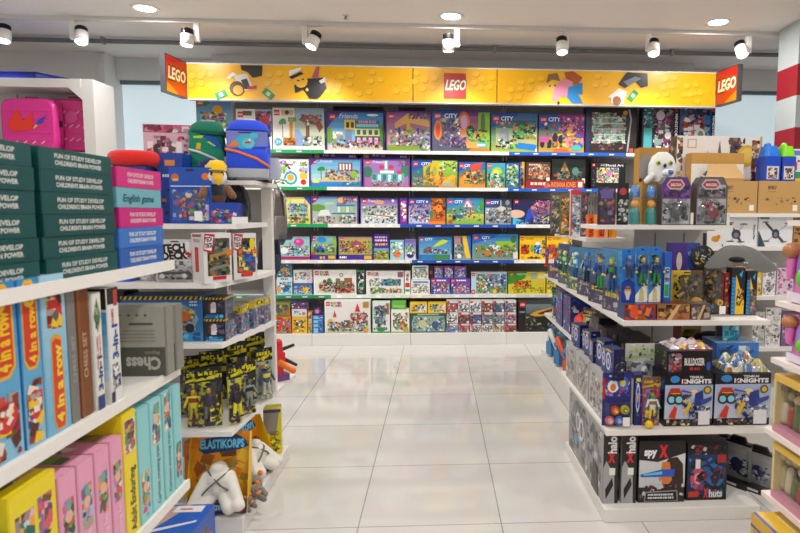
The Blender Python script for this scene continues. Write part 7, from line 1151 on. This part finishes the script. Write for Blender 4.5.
for k, (px, Y, hpy) in enumerate(((718, 2.74, 430), (737, 2.56, 437), (759, 2.49, 447))):
    p = P(px, 470, Y); h = P(px, hpy, Y).z-zbr; t = thing('gadget_pack', 'slanted grey pack with a black hook top, '+('furthest back', 'middle', 'nearest the end')[k]+' of three', 'toy', 'slanted gadget packs', (p.x, Y, zbr), -.95); w = .115
    mb = MB(); mb.box(-w/2, .012, .03, w/2, .02, h*.85, '9a9a9c', PL); A = Art(mb, (-w/2, .012, .03), (w, 0, 0), (0, 0, h*.85-.03)); A.g(0, 0, 1, 1, '8a8a8e', 'b8b8ba', 4); A.e_(.4, .4, .26, .2, '2a2f5a'); A.s(.1, .1, .9, .6, '2a3a7a 1a1a24 c8c8d0 555', 18, (.04, .1)); mb.build('card', t)
    mb = MB(); mb.prism([(-w/2, 0), (w/2, 0), (w/2, .03), (-w/2, .03)], h*.85, h*.9, '1c1c1e', PL); mb.add([(-w*.4, .01, h*.9), (w*.3, .01, h*.9), (w*.2, .01, h), (-w*.3, .01, h), (-w*.4, .024, h*.9), (w*.3, .024, h*.9), (w*.2, .024, h), (-w*.3, .024, h)], [(0, 1, 2, 3), (7, 6, 5, 4), (1, 5, 6, 2), (3, 2, 6, 7), (0, 3, 7, 4)], '1c1c1e', PL); mb.build('hook_top', t)
    mb = MB(); mb.box(-w/2, -.025, 0, w/2, .025, .03, '1c1c1e', PL); mb.box(-w*.4, -.0255, .008, w*.1, -.025, .018, 'ddd', PL); mb.build('foot', t)
    mb = MB(); mb.add([(-w/2, -.02, .031), (w/2, -.02, .031), (w/2, -.004, h*.84), (-w/2, -.004, h*.84)], [(0, 1, 2, 3)], 'fff', CR); mb.build('clear_cover', t)
t = thing('toy_helmet', 'bright red round toy helmet on the middle aisle shelf before the blue picture boxes', 'toy', None, (.95, 3.68, .5005), -1.2)
mb = MB(); mb.loft([sring(.15, .16, 0, 1), sring(.18, .19, .07, 1), sring(.15, .16, .15, 1), sring(.06, .07, .185, 1)], 'e03a24', PL); mb.build('shell', t)
mb = MB(); mb.ell((0, -.075, .075), (.05, .03, .035), '2a2a34', 12); mb.build('visor', t)
for k, (y, c, lb) in enumerate(((3.46, 'd8b02a', 'yellow'), (4.45, '3aa05a', 'green'))): pouch('toy_bag', lb+' toy bag on the middle aisle shelf near the red helmet' if k == 0 else lb+' toy bag at the far end of the middle aisle shelf', 'toy', (.9, y, .5005), .16, .24, .06, -1.2, ('2a2a3a', c+'', 'eee'), c+' 2a3a8a e8e4dc b83a2a 222')
# far end of the gondola: bright orange and blue blasters on the low rear base
for k, (y, c1, c2, lb) in enumerate(((3.62, '2a4ac0', 'f06a1c', 'nearest'), (3.92, 'f0641c', '3aa0d8', 'second'), (4.24, '2a8ac8', 'f0581c', 'third'), (4.55, '3a90c8', 'e8e4dc', 'furthest'))):
    t = thing('blaster_pack', 'blue and orange toy blaster pack on the low rear base, '+lb+' along the aisle', 'toy', 'blaster packs on the rear base', (.91, y, .1705), -RQ+.5)
    mb = MB(); mb.box(-.12, .05, 0, .12, .056, .24, ('2a3a5a', '2a82b8', '3a9ac8', '3a8ab0')[k]); A = Art(mb, (-.12, .05, 0), (.24, 0, 0), (0, 0, .24)); A.s(.03, .03, .97, .97, '2a5ab0 3ab0d8 1c2a3a e8702a d8e8f0', 30, (.05, .14)); mb.build('card', t)
    mb = MB(); mb.cap((-.06, .02, .2), (.05, .0, .08), .026, .02, c2, n=10); mb.cap((.03, .0, .12), (.07, .0, .03), .018, .016, c1, n=10); mb.box(-.09, 0, .02, -.03, .035, .12, c1, PL); mb.build('blaster', t)
    mb = MB(); mb.grid(6, 6, lambda u, v: ((u-.5)*.23, .047-.075*(math.sin(PI*u)*math.sin(PI*min(1, v+.08)))**.5, .003+v*.23), 'fff', CR); mb.build('clear_bag', t)
for k, (y, pal, lb) in enumerate(((3.98, '2a3a8a 3a5ac8 e8e8f0 c85a3a 1a2050', 'nearest'), (4.24, '5a6ab0 8a9ad8 d8d8e8 2a2f6a c8642a', 'second'))):
    carton('toy_box', 'blue and orange picture box beyond the spinning top packs, '+lb+' along the aisle', 'toy box', (.885, y, .5005), .22, .14, .25, -RQ, mos(pal, '3a4a9a', 50), '2a3a80', mos(pal, '2a3a80', 14), group='blue picture boxes on the far second shelf')
# ================================================================ SHELVING ALONG THE RIGHT BACK
t = thing('gondola_shelving', 'white shelving behind the right end unit with cartons and drones', 'shelving', 'white gondola shelving units', (2.1, 4.1, 0))
def FR(mb): mb.M = Matrix.Translation((-2.1, -4.1, 0)); return mb
mb = FR(MB()); mb.box(1.66, 3.86, 0, 2.7, 4.4, .1, 'e2dfda', ME); mb.build('base', t)
for z in (.4, .755, 1.09, 1.315): mb = FR(MB()); mb.box(1.66, 3.86, z-.025, 2.7, 4.4, z, 'efece7', ME); mb.build('shelf', t)
mb = FR(MB()); mb.box(1.66, 4.402, 0, 2.7, 4.42, 1.36, 'd0cdc8', ME); mb.build('back_panel', t)
for k, (a, b) in enumerate(((714.5, 757.5), (758, 801))):
    def cart(A): A.r(0, 0, 1, 1, 'c49a5e'); A.t('BF807', .22, .74, .11, '6a5030', .2, bold=.03); A.r(.22, .66, .42, .675, '8a6a3a'); A.s(.1, .2, .9, .5, 'b68c52 bd9458 a8804a', 10, (.04, .1)); A.r(.82, .08, .93, .26, 'f0ece4')
    rbox(a, 181, b, 3.9, 1.3155, .2, 'brown cardboard carton on the right back shelf, '+('left one under the open flap', 'right one')[k], cart, 'c0965a', name='carton', cat='carton', group='brown cardboard cartons')
p = P(732, 181, 3.93); t = thing('open_carton', 'brown carton with a raised flap standing on the left cardboard carton', 'carton', None, (p.x-.02, 3.92, P(735, 181, 3.9).z+.001))
mb = MB(); mb.box(-.14, .03, 0, .11, .17, .02, 'b88f56'); mb.build('tray', t); mb = MB(); mb.add([(-.14, .03, .02), (.12, .03, .02), (.09, .1, .12), (-.11, .1, .12), (-.14, .034, .02), (.12, .034, .02), (.09, .104, .12), (-.11, .104, .12)], [(0, 1, 2, 3), (7, 6, 5, 4), (3, 2, 6, 7), (1, 5, 6, 2), (0, 3, 7, 4)], 'cda468'); mb.build('flap', t)
def castle(A):
    A.r(0, 0, 1, 1, 'e6dfda'); A.s(.0, .1, .07, .98, '8a6a3a c8a86a b8503a 5a4a3a', 16); A.r(.12, .84, .23, .96, 'c8b08a'); A.r(.135, .855, .215, .945, 'e8e0d8'); A.e(.2, .5, .11, 'c8a04a'); A.e(.2, .5, .075, 'e8dcc0'); A.s(.1, .05, .34, .36, 'a83a34 c8a86a 7a3a2a', 16); A.p([(.34, .6), (.36, .82), (.39, .6)], '5a6070'); A.p([(.46, .6), (.5, .95), (.54, .6)], '5a6070'); A.p([(.6, .6), (.64, .98), (.74, .98), (.78, .6)], '4a4a54'); A.s(.6, .55, .8, .98, '6a4a3a 3a4a6a b85a3a 8a7a6a', 30, (.03, .08)); A.e(.83, .75, .14, 'd8a83a'); A.e(.83, .75, .1, 'e8c05a'); A.s(.88, .2, .97, .95, '8a4a34 4a3a4a c8784a e8c8b0 3a3a44', 26, (.04, .1)); A.s(.75, .05, .98, .4, '4a3a30 8a6a4a d8c8b8', 18); A.r(.975, 0, 1, 1, 'c8a05a')
rbox(676.5, 136, 762, 4.22, 1.3155, .12, 'large cream box with castle towers and a gold coin, at the back', castle, 'dcd4cc', mos('8a6a3a c8a86a 5a4a3a', '6a5038', 12))
def gold(A): A.r(0, 0, 1, 1, 'ece8e2'); A.r(0, .82, 1, 1, 'c8964a'); A.s(.1, .1, .9, .7, 'f4f0ea d8d0c8 c8a8a0 a8b08a', 20); A.ln(.4, .62, .4, .07, 'c8b89a')
rbox(691, 153, 744, 4.1, 1.3155, .1, 'smaller white box with a golden top band before the castle box', gold, 'c8964a')
def drone(kx):
    def f(A):
        A.r(0, 0, 1, 1, 'e8e8ea'); A.p([(0, .0), (.22, .0), (.02, .5), (0, .5)], '3a4a5a'); c = (.5, .42)
        for dx, dy in ((-.3, .36), (.34, .32), (-.26, -.26), (.24, -.28)): A.p([(c[0]-.02, c[1]-.03), (c[0]+.03, c[1]+.03), (c[0]+dx*kx+.02, c[1]+dy+.03), (c[0]+dx*kx-.02, c[1]+dy-.03)], '4a4e56'); A.e_(c[0]+dx*kx, c[1]+dy+.02, .1, .025, '6a6e76')
        A.e_(c[0], c[1], .11, .16, '3a3e48'); A.e_(c[0], c[1]-.03, .06, .09, '7a8290'); A.s(.9, .25, .95, .75, '555 777', 14, (.02, .05)) if kx < 1 else A.r(.04, .9, .3, .97, '5a7a4a')
    return f
rbox(714.5, 217, 757.5, 3.9, 1.0905, .2, 'white drone box with a narrow folded drone, left one', drone(.5), 'e4e4e6', group='white drone boxes')
rbox(758, 216, 793, 3.9, 1.0905, .2, 'white drone box with a wide spread drone, right one', drone(1), 'e4e4e6', group='white drone boxes')
rbox(793.5, 216, 806, 3.9, 1.0905, .2, 'brown box right of the white drone boxes', mos('b8844a c89a5a 8a6a3a', 'b8884e', 10), 'b8884e')
rbox(691, 233, 706, 3.87, 1.0905, .12, 'dark brown small box left of the drone boxes', mos('2a1c18 4a2a20 3a2420', '2a1c18', 8), '2a1c18')
rbox(706.5, 231, 722, 3.87-.004, 1.0905, .03, 'white card box with a small yellow creature, before the left drone box', lambda A: (A.r(0, 0, 1, 1, 'e8e6e2'), A.e_(.55, .5, .28, .2, 'e0952a'), A.e_(.75, .62, .14, .14, 'd8822a'), A.s(.35, .3, .8, .5, '8a5a2a e8a83a', 8)), 'e4e2de')
def bucket(px0, px1, label, c, lid):
    a, b = P(px0, 170, 4.0).x, P(px1, 170, 4.0).x; z0 = P(770, 181, 3.9).z+.0008; t = thing('toy_bucket', label, 'toy', 'coloured toy buckets', ((a+b)/2, 4.0, z0)); w = b-a-.004; h = P(775, 157, 4.0).z-z0
    mb = MB(); mb.box(-w/2, -.06, 0, w/2, .06, h, c, PL); A = Art(mb, (-w/2, -.06, 0), (w, 0, 0), (0, 0, h)); A.r(.12, .08, .88, .6, 'd8d4d0'); A.s(.2, .1, .8, .55, '8a4a3a c8b0a0 5a4a4a', 12, (.06, .14)); mb.build('tub', t, .004)
    mb = MB(); mb.loft([sring(w*.98, .12, h, .4), sring(w*.94, .115, h+.02, .4), sring(w*.72, .09, h+.07, .4)], lid, PL); mb.ell((-w*.1, 0, h+.075), (w*.2, .03, .022), lid, 10); mb.build('lid', t)
bucket(760, 776, 'blue toy bucket with a blue lid above the right carton', '1c4ac0', '2a7ae0'); bucket(777, 791, 'blue toy bucket with a lime green lid above the right carton', '2a4ab0', '8ae02a')
carton('toy_box', 'tall box with white, blue and green bands beside the lime lidded bucket', 'toy box', (P(800, 160, 3.98).x, 3.98, P(798, 181, 3.9).z+.0008), .09, .1, P(796, 149, 3.98).z-P(798, 181, 3.9).z, 0, lambda A: (A.r(0, 0, 1, 1, 'dce0ea'), A.r(0, .8, 1, .95, '6a7ac8'), A.r(0, .1, 1, .3, '3a9a5a'), A.r(0, .35, .3, .6, 'd8502a'), A.r(0, 0, 1, .1, 'e8c03a'), A.r(.3, .6, 1, .66, 'c83a4a')), 'd8dce4')
for k, (a, y, b, c, pal, lb) in enumerate(((750, 262, 762, 'e8c02a', 'f0d04a e8e4e0 c8a02a', 'yellow edged box'), (762.5, 263, 776, 'ece8e4', 'f4f0ee d8c8d0 b8a8c0', 'white paper covered box'), (735, 266, 749.5, 'c8a080', 'd8b090 a86a4a e8d0c0 8a5a4a', 'tan picture box'), (776.5, 268, 800, 'e0c8d8', 'd85aa0 e8a8c8 8a5ab0 f0e0f0', 'pink picture box'))):
    rbox(a, y, b, 3.9, .7555, .14, lb+' on the shelf below the drone boxes', mos(pal, c, 26), c)
for k, (a, y, b, c, pal, lb) in enumerate(((752, 312, 765, 'c8c8c4', 'd8d8d4 b0b0ac eee', 'grey white box'), (765.5, 308, 781, 'e8e4de', 'f2f0ec d8d0c8 c8c8d0', 'white wrapped box'), (781.5, 314, 800, '8a6a9a', 'a87ab8 6a4a8a e8c8e0', 'lilac box'))):
    rbox(a, y, b, 3.9, .4005, .14, lb+' on the low shelf far right', mos(pal, c, 26), c)
# ================================================================ NEAR RIGHT SHELVING
t = thing('gondola_shelving', 'pale shelving at the right photo edge with doll sets', 'shelving', 'white gondola shelving units', (1.3, 1.3, 0))
def NR(mb): mb.M = Matrix.Translation((-1.3, -1.3, 0)); return mb
mb = NR(MB()); mb.box(.95, .4, 0, 1.6, 1.75, .1, 'e2dcd2', ME); mb.build('base', t, .004)
for z, x in ((.44, 1.02), (.645, 1.02), (.868, 1.03), (1.045, 1.035), (1.29, 1.06)): mb = NR(MB()); mb.box(x, .4, z-.016, 1.58, 1.745, z, 'efe4dc' if z > .5 else 'ecdcd8', ME); mb.build('shelf', t)
mb = NR(MB()); mb.box(1.581, .4, .1, 1.6, 1.75, 1.45, 'd8d4ce', ME); mb.build('back_panel', t)
mb = NR(MB()); mb.box(1.45, 1.746, .1, 1.58, 1.76, 1.31, 'dedad4', ME); mb.build('side_panel', t)
def playset(z, h, y0, y1, label):
    w = y1-y0; t = thing('playset_box', label, 'toy', 'yellow windowed playset boxes', (1.03, (y0+y1)/2, z), -RQ); d = .2
    mb = MB(); mb.box(-w/2, .06, 0, w/2, d, h, 'd8b45a'); mb.box(-w/2, 0, h-.02, w/2, .06, h, 'e0b84a'); mb.box(-w/2, 0, 0, w/2, .06, .022, 'c98a9a'); mb.box(-w/2, 0, .022, -w/2+.012, .06, h-.02, 'd8c48a'); mb.box(w/2-.012, 0, .022, w/2, .06, h-.02, 'd8c48a')
    A = Art(mb, (-w/2+.012, .06, .022), (w-.024, 0, 0), (0, 0, h-.042)); A.g(0, 0, 1, 1, '8a8a44', 'a0a468', 4); A.s(0, 0, 1, 1, '5a6a2a a89a60 4a5a24 8a6a3a c0b880', 40, (.08, .2)); mb.build('box', t)
    mb = MB()
    for k in range(9):
        x = (k+.5)/9*w-w/2; r = R.uniform(.014, .024); c = R.choice(('8a8a4a', 'b8a878', '5a6a34', 'a83a28', '9a6a44', '6a7a44', 'c8b898')); mb.cap((x, .034, .022+r), (x, .034, .022+R.uniform(.04, .09)), r, r*.8, c, n=10); mb.ell((x, .03, .03+R.uniform(.085, .11)), r*.8, R.choice(('c8a880', '8a6a44', 'a8a070')), 10)
    mb.build('toy_figures', t)
    mb = MB(); mb.add([(-w/2+.01, -.001, .022), (w/2-.01, -.001, .022), (w/2-.01, -.001, h-.02), (-w/2+.01, -.001, h-.02)], [(0, 1, 2, 3)], 'fff', CR); mb.build('clear_window', t)
playset(.6455, .178, 1.42, 1.72, 'yellow topped window box of small figures at the far end, upper shelf'); playset(.6455, .178, 1.1, 1.405, 'yellow topped window box of small figures at the right photo edge, upper shelf')
playset(.4405, .172, 1.42, 1.71, 'yellow topped window box of small figures at the far end, lower shelf'); playset(.4405, .172, 1.1, 1.405, 'yellow topped window box of small figures at the right photo edge, lower shelf')
def dollpack(z, h, y0, y1, label, oc):
    w = y1-y0; t = thing('doll_pack', label, 'toy', 'purple doll packs', (1.05, (y0+y1)/2, z), -RQ)
    mb = MB(); mb.loft([sring(w, .09, 0, .5, 0, .05), sring(w*.98, .09, h*.3, .5, 0, .05), sring(w*.9, .085, h*.8, .5, 0, .05), sring(w*.6, .06, h, .6, 0, .055)], ['d87ab8', 'd05ab0', 'c878c0'], PL); mb.build('shell', t)
    mb = MB(); mb.ell((.01, .015, h*.52), (w*.36, .03, h*.4), oc, 16); mb.ell((-w*.05, -.008, h*.4), (w*.1, .014, h*.14), '6ac83a', 10); mb.ell((w*.12, -.01, h*.3), (w*.1, .014, h*.12), 'e8b02a', 10); mb.build('oval_insert', t)
    mb = MB(); mb.ell((-w*.38, .0, h*.78), (w*.12, .028, h*.12), 'b87a4a', 10); mb.cap((-w*.38, .0, h*.62), (-w*.4, .0, h*.4), w*.07, w*.05, 'e87ac0', n=8); mb.build('doll', t)
    mb = MB(); mb.box(-w*.45, -.0, .004, w*.2, .006, h*.16, 'e8e0ec'); mb.build('label_strip', t)
dollpack(1.0455, .2, 1.52, 1.72, 'pink and purple doll pack at the far end of the upper shelf', '8a7ac8'); dollpack(1.0455, .19, 1.24, 1.5, 'pink and purple doll pack at the right photo edge, upper shelf', '7a6ac0')
dollpack(.8685, .155, 1.5, 1.71, 'pink and purple doll pack at the far end of the middle shelf', '9a86d0'); dollpack(.8685, .15, 1.22, 1.48, 'pink and purple doll pack at the right photo edge, middle shelf', '8a78c8')
t = thing('stacking_toy', 'round stacking toy in dark, green and orange rings on the top right shelf', 'toy', None, (1.12, 1.64, 1.2905)); z = 0
for r, hh, c, nm in ((.05, .03, '3a8a7a', 'ring'), (.055, .026, '5ac090', 'ring'), (.046, .026, '2a3a3a', 'ring'), (.05, .03, 'e08a5a', 'ring'), (.04, .03, '6a5a6a', 'ring'), (.03, .03, 'd8b05a', 'knob')):
    mb = MB(); mb.loft([sring(r*1.7, r*1.7, z, 1), sring(r*2, r*2, z+hh*.3, 1), sring(r*2, r*2, z+hh*.7, 1), sring(r*1.6, r*1.6, z+hh, 1)], c, PL); mb.build(nm, t); z += hh
for k, (y0, y1, z, h, lb) in enumerate(((1.44, 1.7, .1005, .145, 'lower one at the far end of the right base'), (1.44, 1.69, .247, .15, 'upper one at the far end of the right base'), (1.12, 1.42, .1005, .24, 'the one at the right photo edge'))):
    carton('toy_box', 'yellow topped blue edged box, '+lb, 'toy box', (.96, (y0+y1)/2, z), y1-y0, .3, h, -RQ, lambda A: (A.r(0, 0, 1, 1, 'd8a82a'), A.r(.06, .1, .94, .7, '7a8ab0'), A.s(.08, .12, .92, .68, '8a9ac0 c8b89a 5a6a9a e8d8b8', 22), A.r(0, .74, 1, .79, '2a4a8a')), 'e0b02a', top=lambda A: (A.r(0, 0, 1, 1, 'e6bc3a'), A.r(.1, .2, .5, .6, 'e8cc7a'), A.r(0, 0, 1, .04, '3a5a9a')), group='yellow topped boxes on the right base', bev=.002)
